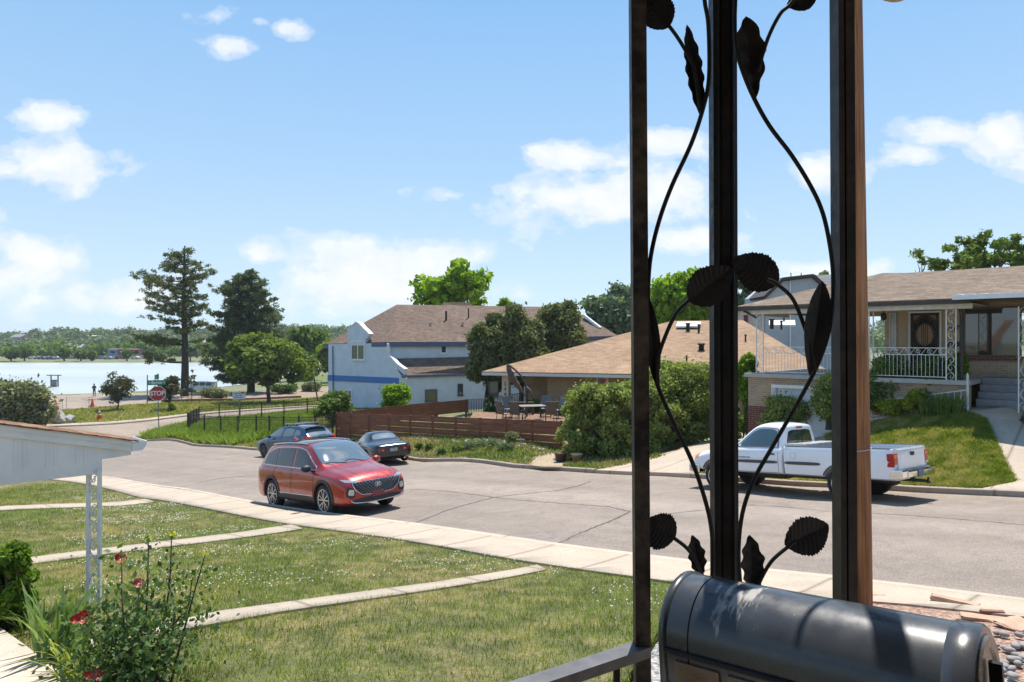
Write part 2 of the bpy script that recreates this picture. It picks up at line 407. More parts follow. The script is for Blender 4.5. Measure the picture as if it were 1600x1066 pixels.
def glassy(name, col=(.02, .025, .03), rough=.03, trans=0.0, ior=1.6):
    m, nt, b, o = newmat(name)
    b.inputs['Base Color'].default_value = (*col, 1); b.inputs['Roughness'].default_value = rough
    b.inputs['IOR'].default_value = ior; b.inputs['Specular IOR Level'].default_value = .8
    b.inputs['Coat Weight'].default_value = .6; b.inputs['Coat Roughness'].default_value = .02
    if trans:
        tr = nt.nodes.new('ShaderNodeBsdfTransparent'); tr.inputs[0].default_value = (.75, .85, .82, 1)
        fr = nt.nodes.new('ShaderNodeMixShader'); fr.inputs[0].default_value = trans
        nt.links.new(b.outputs[0], fr.inputs[1]); nt.links.new(tr.outputs[0], fr.inputs[2]); nt.links.new(fr.outputs[0], o.inputs[0])
    return m
def paint(name, col, metal=.3, rough=.28, fl=.1):
    m, nt, b, o = newmat(name)
    n = noise(nt, 3, 5, .6)
    nt.links.new(ramp(nt, n, [(.3, sc(col, 1-fl)), (.7, sc(col, 1+fl))]), b.inputs['Base Color'])
    b.inputs['Metallic'].default_value = metal; b.inputs['Coat Weight'].default_value = 1; b.inputs['Coat Roughness'].default_value = .05
    nt.links.new(ramp(nt, noise(nt, 9, 4), [(.3, rough-.05), (.7, rough+.1)]), b.inputs['Roughness'])
    return m
# lawn colours: the same world-space patches tint the soil sheet and the blades
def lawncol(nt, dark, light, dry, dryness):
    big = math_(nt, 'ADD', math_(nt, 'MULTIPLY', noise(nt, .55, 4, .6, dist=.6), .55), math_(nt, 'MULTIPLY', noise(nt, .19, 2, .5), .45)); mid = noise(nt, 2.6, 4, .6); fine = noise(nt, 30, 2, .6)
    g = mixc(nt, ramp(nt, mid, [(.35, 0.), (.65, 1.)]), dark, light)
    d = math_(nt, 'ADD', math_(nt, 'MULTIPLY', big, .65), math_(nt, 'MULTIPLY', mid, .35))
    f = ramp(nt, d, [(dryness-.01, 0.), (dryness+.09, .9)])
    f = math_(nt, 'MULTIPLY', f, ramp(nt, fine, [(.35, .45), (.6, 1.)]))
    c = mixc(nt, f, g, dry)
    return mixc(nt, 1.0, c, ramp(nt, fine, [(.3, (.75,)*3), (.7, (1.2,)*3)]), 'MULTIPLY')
def lawnmat(name, dark, light, dry, dryness=.55, blade=False):
    m, nt, b, o = newmat(name)
    c = lawncol(nt, dark, light, dry, dryness)
    nt.links.new(c, b.inputs['Base Color']); b.inputs['Roughness'].default_value = .65; b.inputs['Specular IOR Level'].default_value = .25
    if blade:
        tr = nt.nodes.new('ShaderNodeBsdfTranslucent'); nt.links.new(mixc(nt, 1.0, c, (1.2, 1.25, .6), 'MULTIPLY'), tr.inputs[0])
        mx = nt.nodes.new('ShaderNodeMixShader'); mx.inputs[0].default_value = .4
        nt.links.new(b.outputs[0], mx.inputs[1]); nt.links.new(tr.outputs[0], mx.inputs[2]); nt.links.new(mx.outputs[0], o.inputs[0])
    else: bump(nt, b, noise(nt, 60, 3), .8, .02)
    return m
def stcoords(nt):
    """s along the street, t across it, from world-space object coordinates"""
    tc = nt.nodes.new('ShaderNodeTexCoord'); out = []
    for d in (ds, dt):
        v = nt.nodes.new('ShaderNodeVectorMath'); v.operation = 'DOT_PRODUCT'; nt.links.new(tc.outputs['Object'], v.inputs[0]); v.inputs[1].default_value = (d.x, d.y, 0); out.append(v.outputs['Value'])
    return out
def concrete(name, col, joint=1.5, axis=0, var=.12):
    m, nt, b, o = newmat(name); s = stcoords(nt)[axis]
    n = noise(nt, 1.3, 6, .65); n2 = noise(nt, 25, 4, .6); n3 = noise(nt, 5, 4, .5)
    c = ramp(nt, n, [(.3, sc(col, 1-var)), (.7, sc(col, 1+var*.6))])
    c = mixc(nt, 1.0, c, ramp(nt, n2, [(.3, (.86,)*3), (.65, (1.06,)*3)]), 'MULTIPLY')
    c = mixc(nt, ramp(nt, n3, [(.60, 0.), (.72, .30)]), c, sc(col, .62))
    if joint:
        fr = math_(nt, 'PINGPONG', s, joint/2)
        j = math_(nt, 'LESS_THAN', fr, .013); j2 = ramp(nt, fr, [(0., .45), (.07, 0.)])
        c = mixc(nt, math_(nt, 'MAXIMUM', math_(nt, 'MULTIPLY', j, .75), j2), c, sc(col, .35))
    nt.links.new(c, b.inputs['Base Color']); b.inputs['Roughness'].default_value = .9; b.inputs['Specular IOR Level'].default_value = .2
    bump(nt, b, noise(nt, 80, 3), .25, .004); return m
def asphalt(name):
    m, nt, b, o = newmat(name); s, t = stcoords(nt)
    n = noise(nt, .35, 5, .6); n2 = noise(nt, 55, 3, .7); n3 = noise(nt, 3, 5, .6); st = None
    col = (.250, .204, .168)
    c = ramp(nt, n, [(.3, sc(col, .90)), (.7, sc(col, 1.08))])
    c = mixc(nt, 1.0, c, ramp(nt, n2, [(.32, (.50,)*3), (.5, (1.,)*3), (.68, (1.45,)*3)]), 'MULTIPLY')
    c = mixc(nt, 1.0, c, ramp(nt, noise(nt, 160, 2, .7), [(.35, (.8,)*3), (.65, (1.18,)*3)]), 'MULTIPLY')
    # paving lanes: slightly different tone in long bands along the street
    cb = nt.nodes.new('ShaderNodeCombineXYZ'); nt.links.new(math_(nt, 'MULTIPLY', s, .06), cb.inputs[0]); nt.links.new(t, cb.inputs[1])
    c = mixc(nt, 1.0, c, ramp(nt, noise(nt, .55, 3, .5, vec=cb.outputs[0]), [(.3, (.90,)*3), (.7, (1.07,)*3)]), 'MULTIPLY')
    c = mixc(nt, ramp(nt, n3, [(.60, 0.), (.74, .35)]), c, sc(col, .5))
    # wheel tracks, dusty gutters and blotchy repairs
    tr_ = math_(nt, 'ABSOLUTE', math_(nt, 'SUBTRACT', t, 14.2)); c = mixc(nt, 1.0, c, ramp(nt, math_(nt, 'MULTIPLY', tr_, .2), [(.10, (1.07,)*3), (.26, (.93,)*3), (.42, (1.03,)*3), (.62, (.95,)*3), (.88, (1.0,)*3), (.985, (1.16, 1.12, 1.05))]), 'MULTIPLY')
    c = mixc(nt, 1.0, c, ramp(nt, noise(nt, 1.1, 6, .65, dist=1.2), [(.35, (.88,)*3), (.62, (1.08,)*3)]), 'MULTIPLY')
    nt.links.new(c, b.inputs['Base Color']); b.inputs['Roughness'].default_value = .82; b.inputs['Specular IOR Level'].default_value = .3
    bump(nt, b, noise(nt, 120, 3), .5, .006); return m
def gravelmat(name, cols, size=28., mortar=(.1, .08, .06)):
    m, nt, b, o = newmat(name)
    v = nt.nodes.new('ShaderNodeTexVoronoi'); v.inputs['Scale'].default_value = size
    tc = nt.nodes.new('ShaderNodeTexCoord'); nt.links.new(tc.outputs['Object'], v.inputs['Vector'])
    hs = nt.nodes.new('ShaderNodeSeparateColor'); nt.links.new(v.outputs['Color'], hs.inputs[0])
    k = len(cols); c = ramp(nt, hs.outputs[0], [((i+.5)/k, x) for i, x in enumerate(cols)])
    e = ramp(nt, v.outputs['Distance'], [(.35, (1.,)*3), (.75, (.45,)*3)])
    c = mixc(nt, 1.0, c, e, 'MULTIPLY'); nt.links.new(c, b.inputs['Base Color']); b.inputs['Roughness'].default_value = .9
    bump(nt, b, math_(nt, 'SUBTRACT', 1.0, v.outputs['Distance']), .8, .02); return m
def woodmat(name, c1, c2, scale=(18, 18, .8), rough=.8, grain=1.0):
    m, nt, b, o = newmat(name); tc = nt.nodes.new('ShaderNodeTexCoord')
    mp = nt.nodes.new('ShaderNodeMapping'); mp.inputs['Scale'].default_value = scale; nt.links.new(tc.outputs['Object'], mp.inputs[0])
    n = noise(nt, 1.0, 6, .6, vec=mp.outputs[0], dist=.6); n2 = noise(nt, 1.2, 3)
    c = ramp(nt, n, [(.32, c1), (.66, c2)]); c = mixc(nt, 1.0, c, ramp(nt, n2, [(.3, (.82,)*3), (.7, (1.1,)*3)]), 'MULTIPLY')
    nt.links.new(c, b.inputs['Base Color']); b.inputs['Roughness'].default_value = rough; b.inputs['Specular IOR Level'].default_value = .3
    bump(nt, b, n, .4*grain, .01); return m

G = {}
G['asphalt'] = asphalt('asphalt')
G['walk'] = concrete('pavement concrete', (.445, .365, .287), 1.55, 0)
G['path'] = concrete('path concrete', (.40, .335, .265), 1.25, 1)
G['kerb'] = concrete('kerb concrete', (.36, .30, .25), 3.0, 0)
G['kerb_l'] = concrete('pale kerb concrete', (.48, .40, .32), 3.0, 0)
G['slab'] = concrete('porch concrete', (.50, .42, .34), 0)
G['steps'] = simple('grey step paint', (.20, .20, .21), .7, var=.15)
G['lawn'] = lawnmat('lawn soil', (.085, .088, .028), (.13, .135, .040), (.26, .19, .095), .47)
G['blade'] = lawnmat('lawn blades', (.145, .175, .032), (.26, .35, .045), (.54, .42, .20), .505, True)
G['lawn_g'] = lawnmat('green lawn', (.06, .085, .015), (.15, .19, .03), (.24, .19, .08), .60)
G['blade_g'] = lawnmat('green blades', (.15, .20, .025), (.29, .32, .055), (.50, .40, .19), .46, True)
G['verge'] = lawnmat('verge soil', (.07, .08, .025), (.13, .13, .04), (.30, .22, .12), .46)
G['blade_v'] = lawnmat('verge blades', (.11, .155, .03), (.22, .27, .05), (.45, .36, .19), .44, True)
G['field'] = lawnmat('rough ground', (.10, .12, .045), (.16, .17, .06), (.26, .22, .12), .48)
G['dirt'] = simple('bare earth', (.25, .185, .125), .95, var=.25, scale=2, bmp=.5)
G['redgravel'] = gravelmat('red crushed gravel', [(.36,.20,.14), (.46,.28,.20), (.50,.36,.27), (.27,.15,.11)], 34)
G['tangravel'] = gravelmat('tan gravel', [(.42,.30,.17), (.50,.38,.24), (.36,.26,.16), (.55,.45,.32)], 22)
G['greygravel'] = gravelmat('grey gravel', [(.30,.28,.26), (.45,.42,.40), (.16,.15,.15), (.55,.52,.48)], 30)
G['white'] = simple('white paint', (.72, .72, .72), .5, var=.07, scale=4)
G['whiteiron'] = simple('white painted iron', (.68, .68, .67), .45, var=.12, scale=12)
G['black'] = simple('black painted iron', (.016, .016, .018), .42, var=.3, scale=9, bmp=.05)
G['rubber'] = simple('tyre rubber', (.022, .022, .023), .85, var=.2)
G['blackplastic'] = simple('black plastic', (.025, .025, .027), .55, var=.15)
G['chrome'] = simple('chrome', (.72, .72, .74), .12, metal=1, var=.05)
G['alloy'] = simple('alloy', (.55, .55, .57), .3, metal=.9, var=.06)
G['glass'] = glassy('dark car glass', (.012, .014, .016), ior=1.5)
G['glass'].node_tree.nodes['Principled BSDF'].inputs['Coat Weight'].default_value = .15
G['glass_t'] = glassy('clear car glass', (.03, .045, .045), trans=.45)
G['pane'] = glassy('window glass', (.045, .055, .06), .04)
G['bark'] = woodmat('bark', (.05, .038, .028), (.14, .11, .085), (9, 9, 2.2))
G['bark_d'] = woodmat('dark bark', (.028, .022, .018), (.08, .062, .05), (9, 9, 2.2))
# ------------------------------------------------------------------ ground, streets, water
def lines(lo, hi, near, grow=1.07):
    xs = [0.0]; st = near
    while xs[-1] < hi:
        if xs[-1] > 26: st *= grow
        xs.append(xs[-1]+st)
    ys = [0.0]; st = near
    while ys[-1] > lo:
        if ys[-1] < -26: st *= grow
        ys.append(ys[-1]-st)
    return sorted(set(ys[1:]+xs))
GX = np.array(lines(-1500, 1500, 1.0)); GY = np.array(lines(-900, 2600, 1.0))
def base_ground():
    X, Y = np.meshgrid(GX, GY); Z = ZG(X.ravel(), Y.ravel())
    # sunk well below the sheets that lie on it close by
    d = np.where(np.hypot(X.ravel(), Y.ravel()) < 75, .14, .03)
    V = np.c_[X.ravel(), Y.ravel(), Z-d]
    nx, ny = len(GX), len(GY); i = np.arange(nx-1)[None]+np.arange(ny-1)[:, None]*nx; i = i.ravel()
    Fq = np.c_[i, i+1, i+nx+1, i+nx]
    o = fast('ground', V, Fq, G['field'], smooth=True); tag(o, kind='structure'); return o
base_ground()
def drape(name, poly, dz, mat, skirt=.25, res=None, kind='structure', parent=None):
    """a sheet cut on the ground's own grid and laid dz above it, with a skirt down its rim"""
    bm = bmesh.new(); vs = [bm.verts.new((p[0], p[1], 0)) for p in poly]
    tri = tessellate_polygon([[Vector((p[0], p[1], 0)) for p in poly]])
    for t in tri:
        try: bm.faces.new([vs[i] for i in t])
        except ValueError: pass
    xs = [p[0] for p in poly]; ys = [p[1] for p in poly]
    for arr, ax in ((GX, 0), (GY, 1)):
        lo, hi = (min(xs), max(xs)) if ax == 0 else (min(ys), max(ys))
        for c in arr[(arr > lo+1e-4) & (arr < hi-1e-4)]:
            co = (c, 0, 0) if ax == 0 else (0, c, 0); no = (1, 0, 0) if ax == 0 else (0, 1, 0)
            bmesh.ops.bisect_plane(bm, geom=bm.verts[:]+bm.edges[:]+bm.faces[:], plane_co=co, plane_no=no, dist=1e-5)
    bmesh.ops.recalc_face_normals(bm, faces=bm.faces[:])
    if sum(f.normal.z for f in bm.faces) < 0: bmesh.ops.reverse_faces(bm, faces=bm.faces[:])
    bm.verts.ensure_lookup_table(); co = np.array([v.co[:] for v in bm.verts]); z = ZG(co[:, 0], co[:, 1])+dz
    for v, h in zip(bm.verts, z): v.co.z = h
    for f in bm.faces: f.smooth = True
    if skirt:
        be = [e for e in bm.edges if e.is_boundary]
        r = bmesh.ops.extrude_edge_only(bm, edges=be)
        for v in [g for g in r['geom'] if isinstance(g, bmesh.types.BMVert)]: v.co.z -= skirt
        for f in [g for g in r['geom'] if isinstance(g, bmesh.types.BMFace)]: f.smooth = False
    me = bpy.data.meshes.new(name); bm.to_mesh(me); bm.free(); me.materials.append(mat); uvmap(me)
    o = link(name, me, parent); tag(o, kind=kind); return o
def HP(pts, dz=0): return [tuple(hit(x, y, dz)[:2]) for x, y in pts]
T0, T1 = 9.2, 19.2                       # near and far kerb of the street
def cross_near(t): return 65.5-.31*(t-22)
def cross_far(t): return 78-.31*(t-15.6)
def arc(c, r, a0, a1, n=7): return [(c[0]+r*math.cos(R(a0+(a1-a0)*i/n)), c[1]+r*math.sin(R(a0+(a1-a0)*i/n))) for i in range(n+1)]
# street in (t, s): corner rounded at the fenced yard
cs = cross_near(T1)
corner = [(T1, cs-4.5), (T1+.3, cs-2.6), (T1+1.3, cs-1.2), (T1+3.2, cross_near(T1+3.2)-.15), (T1+5.5, cross_near(T1+5.5))]
st_poly = [(T0, -45), (T1, -45)]+corner+[(130, cross_near(130)), (130, cross_far(130)), (-60, cross_far(-60)), (-60, cross_near(-60)), (T0-5, cross_near(T0-5)), (T0-1.2, cross_near(T0)-1.2), (T0, cross_near(T0)-5)]
drape('street', [ST(s, t) for t, s in st_poly], 0.0, G['asphalt'], skirt=.2)
# near side: pavement against the kerb, lawn strips cut by the paths
def sweep_kerb(name, ts, w, h, mat, side):
    """kerb along (t, s) points; side=+1: kerb lies on the +t side of the line"""
    mb = MB(); pts = [Vector((*ST(s, t), 0)) for t, s in ts]; fine = []
    for a, b in zip(pts, pts[1:]):
        n = max(1, int((b-a).length/1.0)); fine += [a.lerp(b, i/n) for i in range(n)]
    fine.append(pts[-1]); z = ZG([p.x for p in fine], [p.y for p in fine]); rows = []
    for i, p in enumerate(fine):
        d = (fine[min(i+1, len(fine)-1)]-fine[max(i-1, 0)]).normalized(); n = Vector((d.y, -d.x, 0))*side
        rows.append([Vector((p.x, p.y, z[i]-.1)), Vector((p.x, p.y, z[i]+h-.015))+n*.0, Vector((p.x, p.y, z[i]+h))+n*.02, Vector((p.x, p.y, z[i]+h))+n*w, Vector((p.x, p.y, z[i]-.1))+n*w])
    vs = [q for r in rows for q in r]
    mb.add(vs, [(i*5+k, (i+1)*5+k, (i+1)*5+k+1, i*5+k+1) for i in range(len(rows)-1) for k in range(4)])
    o = mb.build(name, mat); tag(o, kind='structure'); return o
sweep_kerb('kerb', [(T0, s) for s in (-45, 60)], .16, .135, G['kerb_l'], -1)
sweep_kerb('kerb', [(T1, -45), (T1, 10.8)], .16, .14, G['kerb'], 1)
sweep_kerb('kerb', [(T1, 14.6), (T1, cs-4.5)]+corner[1:]+[(130, cross_near(130))], .16, .14, G['kerb'], 1)
sweep_kerb('kerb', [(t, cross_far(t)) for t in (130, 60, 15, -60)], .16, .14, G['kerb_l'], 1)
drape('pavement', [ST(-45, T0-.16), ST(60, T0-.16), ST(60, T0-1.42), ST(-45, T0-1.42)], .13, G['walk'])
drape('pavement', [ST(cross_far(t)+.16, t) for t in (-60, 15, 130)]+[ST(cross_far(t)+1.9, t) for t in (130, 15, -60)], .13, G['walk'])
# near lawn and its three paths to the pavement
LT = T0-1.42
LAWN = [ST(4.5, LT), ST(60, LT), ST(60, -9), ST(1.5, -9), ST(2.6, 3.4), ST(3.2, 5.0)]
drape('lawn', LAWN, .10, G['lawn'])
pw = []
for (a, b, c, d) in (((822,885),(298,961),(300,979),(836,893)), ((442,821),(38,871),(50,880),(458,828)), ((215,781),(-60,797),(-60,803),(228,786))):
    pw.append(HP([a, b, c, d], .13))
for q in pw:
    v = [Vector(p) for p in q]; e = 1.2; v[1] = v[1]+(v[1]-v[0]).normalized()*e; v[2] = v[2]+(v[2]-v[3]).normalized()*e
    v[0] = v[0]+(v[0]-v[1]).normalized()*.25; v[3] = v[3]+(v[3]-v[2]).normalized()*.25
    q[:] = [tuple(p) for p in v]; drape('path', q, .122, G['path'], skirt=.1)
# red gravel yard at the right of the near side, grey gravel under the porch
drape('gravel_bed', [ST(4.45, LT), ST(-45, LT), ST(-45, 5.7), ST(3.35, 5.7)], .11, G['redgravel'])
drape('gravel_strip', [ST(3.35, 5.7), ST(-45, 5.7), ST(-45, -6), ST(1.0, -6), ST(2.5, 3.4), ST(3.15, 5.0)], .11, G['greygravel'])
# far side: verge, lawns, driveway
drape('verge', [ST(14.6, T1+.16), ST(cs-4.5, T1+.16)]+[ST(s-.1, t+.16) for t, s in corner[1:]]+[ST(cross_near(60)-.1, 60), ST(48, 60), ST(44, 27), ST(15, 27)], .12, G['verge'])
drape('driveway', [ST(10.8, T1+.02), ST(14.6, T1+.02), ST(13.4, T1+12), ST(8.6, T1+12), ST(7.6, T1+5)], .115, G['walk'], skirt=.15)
FL = HP([(1588, 752), (1541, 655), (1512, 645), (1356, 664), (1290, 678)], .12); FL = [ST(3.35, T1+.16), ST(10.8, T1+.16), ST(8.2, T1+4.2)]+FL[::-1]
drape('front_lawn', FL, .12, G['lawn_g'])
FL2 = [ST(-1.0, T1+.16), ST(-45, T1+.16), ST(-45, T1+9)]+HP([(1700, 650), (1592, 657)], .12)
drape('front_lawn', FL2, .12, G['lawn_g'])
drape('path', [ST(3.35, T1+.03)]+HP([(1588, 752), (1541, 655), (1512, 645), (1517, 637), (1600, 637), (1592, 657)], .13)+[ST(.6, T1+1.4), ST(-1.0, T1+.03)], .13, G['walk'], skirt=.1)
drape('garden_bed', HP([(1290, 678), (1356, 664), (1512, 645), (1512, 632), (1400, 640), (1290, 655)], .12), .10, G['dirt'], skirt=.1)
# park side: grass strip, parking apron, earth beds
park = HP([(-400,662),(60,664),(293,647),(500,632),(640,620)], .12)+HP([(640,608),(490,622),(330,628),(170,636),(100,641),(20,652),(-400,655)], .12)
drape('park_grass', park, .12, G['lawn_g'], skirt=.1)
drape('parking_apron', HP([(-400,655),(20,652),(100,641),(170,636),(290,627),(293,617),(200,614),(110,617.5),(0,619),(-400,619)], .1), .07, G['asphalt'], skirt=.1)
drape('earth_bed', HP([(290,627),(490,621),(640,606),(640,596),(500,606),(380,613),(293,617)], .1), .09, G['dirt'], skirt=.1)
drape('park_road', HP([(560,606),(660,598),(760,592),(760,598),(660,606),(560,615)], .1), .11, G['asphalt'], skirt=.1)
drape('park_grass', HP([(480,604),(560,598),(700,588),(700,580),(560,583),(480,588)], .1), .13, G['lawn_g'], skirt=.1)
def water():
    m, nt, b, o = newmat('lake water')
    b.inputs['Base Color'].default_value = (.27, .34, .36, 1); b.inputs['Roughness'].default_value = .34; b.inputs['IOR'].default_value = 1.33
    tc = nt.nodes.new('ShaderNodeTexCoord'); mp = nt.nodes.new('ShaderNodeMapping'); mp.inputs['Scale'].default_value = (.25, 1, 1); nt.links.new(tc.outputs['Object'], mp.inputs[0])
    h = math_(nt, 'ADD', noise(nt, 1.6, 4, .6, vec=mp.outputs[0]), math_(nt, 'MULTIPLY', noise(nt, .12, 3, .5, vec=mp.outputs[0]), 2.0))
    bump(nt, b, h, .5, .12)
    k = noise(nt, .02, 4, .6, vec=mp.outputs[0]); nt.links.new(ramp(nt, k, [(.35, (.33,.37,.38)), (.65, (.42,.45,.44))]), b.inputs['Base Color'])
    mb = MB(); mb.poly([(x, y, LAKE_Z) for x, y in lake_poly]); return tag(mb.build('lake', m), kind='structure')
water()

# cracks, seams and stains in the street
crackm = simple('crack sealer', (.085, .072, .062), .8, var=.3, scale=12)
def strip(name, px, w, m, dz=.006, jit=.03):
    rr = random.Random(int(px[0][0])); q = [Vector((*hit(x, y)[:2], 0)) for x, y in px]; q = catmull(q, 8); mb = MB(); L, R_ = [], []
    for i, p in enumerate(q):
        d = (q[min(i+1, len(q)-1)]-q[max(i-1, 0)]).normalized(); n = Vector((-d.y, d.x, 0)); o = n*rr.uniform(-jit, jit); ww = w*rr.uniform(.5, 1.3)*(.3 if i in (0, len(q)-1) else 1); L.append(p+o+n*ww); R_.append(p+o-n*ww)
    z = ZG([p.x for p in L+R_], [p.y for p in L+R_])+dz; vs = [Vector((p.x, p.y, h)) for p, h in zip(L+R_, z)]; n = len(q)
    mb.add(vs, [(i, i+1, n+i+1, n+i) for i in range(n-1)], False); return tag(mb.build(name, m), kind='structure')
strip('road_crack', [(640,822),(700,797),(740,786),(775,777),(830,771),(880,765),(910,757),(924,752)], .022, crackm)
strip('road_crack', [(640,765),(700,768),(770,777),(830,783),(880,787),(940,791),(966,795),(984,800)], .016, crackm)
strip('road_crack', [(984,800),(962,811),(935,822),(905,834),(870,851)], .024, crackm)
strip('road_crack', [(250,769),(300,757),(345,748),(402,742)], .022, crackm)
strip('road_crack', [(1020,806),(1100,797),(1190,790),(1300,800)], .014, crackm)
strip('road_crack', [(1360,802),(1450,808),(1540,815),(1620,823)], .016, crackm)
strip('road_crack', [(300,752),(360,746),(410,744)], .012, crackm); strip('road_crack', [(1180,790),(1120,778),(1060,772)], .012, crackm)
stain = simple('oil stain', (.20, .165, .14), .7, var=.3, scale=6)
for x, y, w, h in ((846,838,22,4), (872,846,16,3.5), (900,836,10,2), (640,833,12,1.5), (560,812,14,1.8)):
    pts_ = [(x+w*math.cos(a)*(1+.3*math.sin(3*a+x)), y+h*math.sin(a)*(1+.3*math.cos(4*a))) for a in [6.283*k/18 for k in range(18)]]
    drape('road_stain', HP(pts_), .004, stain, skirt=0)
# ------------------------------------------------------------------ our own porch: floor, iron column, rail, mailbox
mb = MB(); mb.prism([(-2.2, -2.5, -1.64), (2.6, -2.5, -1.64), (2.6, .62, -1.64), (1.95, 1.25, -1.64), (.95, 1.98, -1.64), (-.9, .72, -1.64), (-2.2, -.3, -1.64)], (0, 0, -1.0))
tag(mb.build('porch_floor', G['slab']), kind='structure')
FLOOR = -1.64
mb = MB(); mb.prism([(-3.0, -1.5, 1.38), (3.4, -1.5, 1.38), (3.4, .3, 1.38), (1.6, 1.74, 1.38), (.2, 1.74, 1.38), (-3.0, .3, 1.38)], (0, 0, .16)); tag(mb.build('porch_ceiling', simple('dark porch boards', (.22, .20, .18), .7)), kind='structure')
mb = MB(); mb.box((.2, -1.65, -.2), (6.6, .25, 3.4)); tag(mb.build('porch_back_wall', bricky('dark porch brick', (.20, .10, .07), (.15, .07, .05), (.25, .22, .2))), kind='structure')
def ironmat(name, col, rust):
    m, nt, b, o = newmat(name)
    n = noise(nt, 9, 6, .65); n2 = noise(nt, 40, 4, .6)
    f = ramp(nt, math_(nt, 'ADD', math_(nt, 'MULTIPLY', n, .7), math_(nt, 'MULTIPLY', n2, .3)), [(.42, 0.), (.62, 1.)])
    nt.links.new(mixc(nt, f, col, rust), b.inputs['Base Color']); nt.links.new(ramp(nt, n2, [(.3, .38), (.7, .62)]), b.inputs['Roughness'])
    b.inputs['Specular IOR Level'].default_value = .22; bump(nt, b, n2, .12, .004); return m
iron_dark = ironmat('black iron', (.013, .012, .012), (.030, .025, .022))
iron_worn = ironmat('worn black iron', (.030, .026, .024), (.125, .092, .066))
iron_post = ironmat('satin black iron', (.030, .027, .025), (.060, .047, .038))
YP = 1.62
col_ = thing('porch_column', 'black wrought iron porch column with leafy scrollwork between three bars, right in front', 'porch column', (P(1130, 533, YP).x, YP, FLOOR), world=True)
def postline(x_top, x_bot, w, Y, ytop=-260, ybot=None):
    """post given by its pixel centre at the picture's top and bottom edge"""
    a = P(x_top, 0, Y); b = P(x_bot, 1066, Y); d = (b-a)/(b.z-a.z)
    return a+d*(1.0-a.z), a+d*(FLOOR-a.z)
def grooved(mbx, a, b, w, dpt, g=0):
    a, b = Vector(a), Vector(b); h = w/2; e = dpt/2
    prof = [(-h, -e), (h, -e), (h, e), (-h, e)]
    if g: prof = [(-h, -e), (-h*.35, -e), (-h*.30, -e+.006), (-h*.16, -e+.006), (-h*.12, -e), (h*.5, -e), (h*.56, -e+.003), (h, -e+.003), (h, e), (-h, e)]
    if g == 2: prof = [(-h, -e+.006), (-h*.7, -e+.001), (-h*.62, -e-.001), (-h*.42, -e+.004), (-h*.3, -e), (h*.3, -e), (h*.42, -e+.004), (h*.62, -e-.001), (h*.7, -e+.001), (h, -e+.006), (h, e), (-h, e)]
    n = len(prof); vs = [p+Vector((x, y, 0)) for p in (a, b) for x, y in prof]
    mbx.add(vs, [list(range(n)), [n+i for i in range(n)][::-1]]+[(i, n+i, n+(i+1) % n, (i+1) % n) for i in range(n)], False)
for nm, xt, xb, wpx, Y, g, m in (('post', 996, 1003.5, 23.5, 1.60, 0, iron_worn), ('post', 1129.5, 1133, 37, 1.66, 2, iron_dark), ('post', 1316, 1321.5, 26, 1.62, 1, iron_post)):
    mb = MB(); a, b = postline(xt, xb, 0, Y); grooved(mb, a, b, wpx/F*Y, .045 if g else .035, g)
    tag(mb.build(nm, m, col_), {0: 'narrow worn left bar', 2: 'thick black middle post', 1: 'grooved dark right post'}[g])
def vine(pts, r=.0052, Y=1.60, n=5):
    mb = MB(); mb.tube(catmull([P(x, y, Y+(z[0] if z else 0)) for x, y, *z in pts], n), r, 8); return mb.build('vine_stem', iron_dark, col_)
vine([(1098,-60),(1101,0),(1107,40),(1108,120),(1099,168),(1080,225),(1050,290),(1030,345),(1017,400),(1013,450),(1014,500),(1018,550),(1027,600),(1050,655),(1080,718),(1100,775),(1111,822),(1114,870),(1112,915)])
vine([(1150,-60),(1149,0),(1148,37),(1151,78),(1163,118),(1181,159),(1204,199),(1238,244),(1268,293),(1286,334),(1297,384),(1302,430),(1301,474),(1295,519),(1279,567),(1260,605),(1236,648),(1206,700),(1178,750),(1160,803),(1154,865),(1158,925)])
vine([(1028,600),(1028,562),(1041,522),(1058,488),(1080,466),(1092,455)], .0048, 1.59)
vine([(1273,579),(1265,538),(1255,505),(1238,466),(1214,444),(1200,437)], .0048, 1.59)
vine([(1184,112),(1200,60),(1219,22),(1234,8),(1250,-12)], .0046, 1.60)
vine([(1094,170),(1085,110),(1076,88),(1061,62),(1045,40),(1032,26)], .0046, 1.60)
vine([(1102,925),(1097,898),(1078,862),(1056,843),(1046,836)], .0046, 1.60)
vine([(1180,935),(1186,912),(1205,878),(1231,855),(1244,845)], .0046, 1.60)
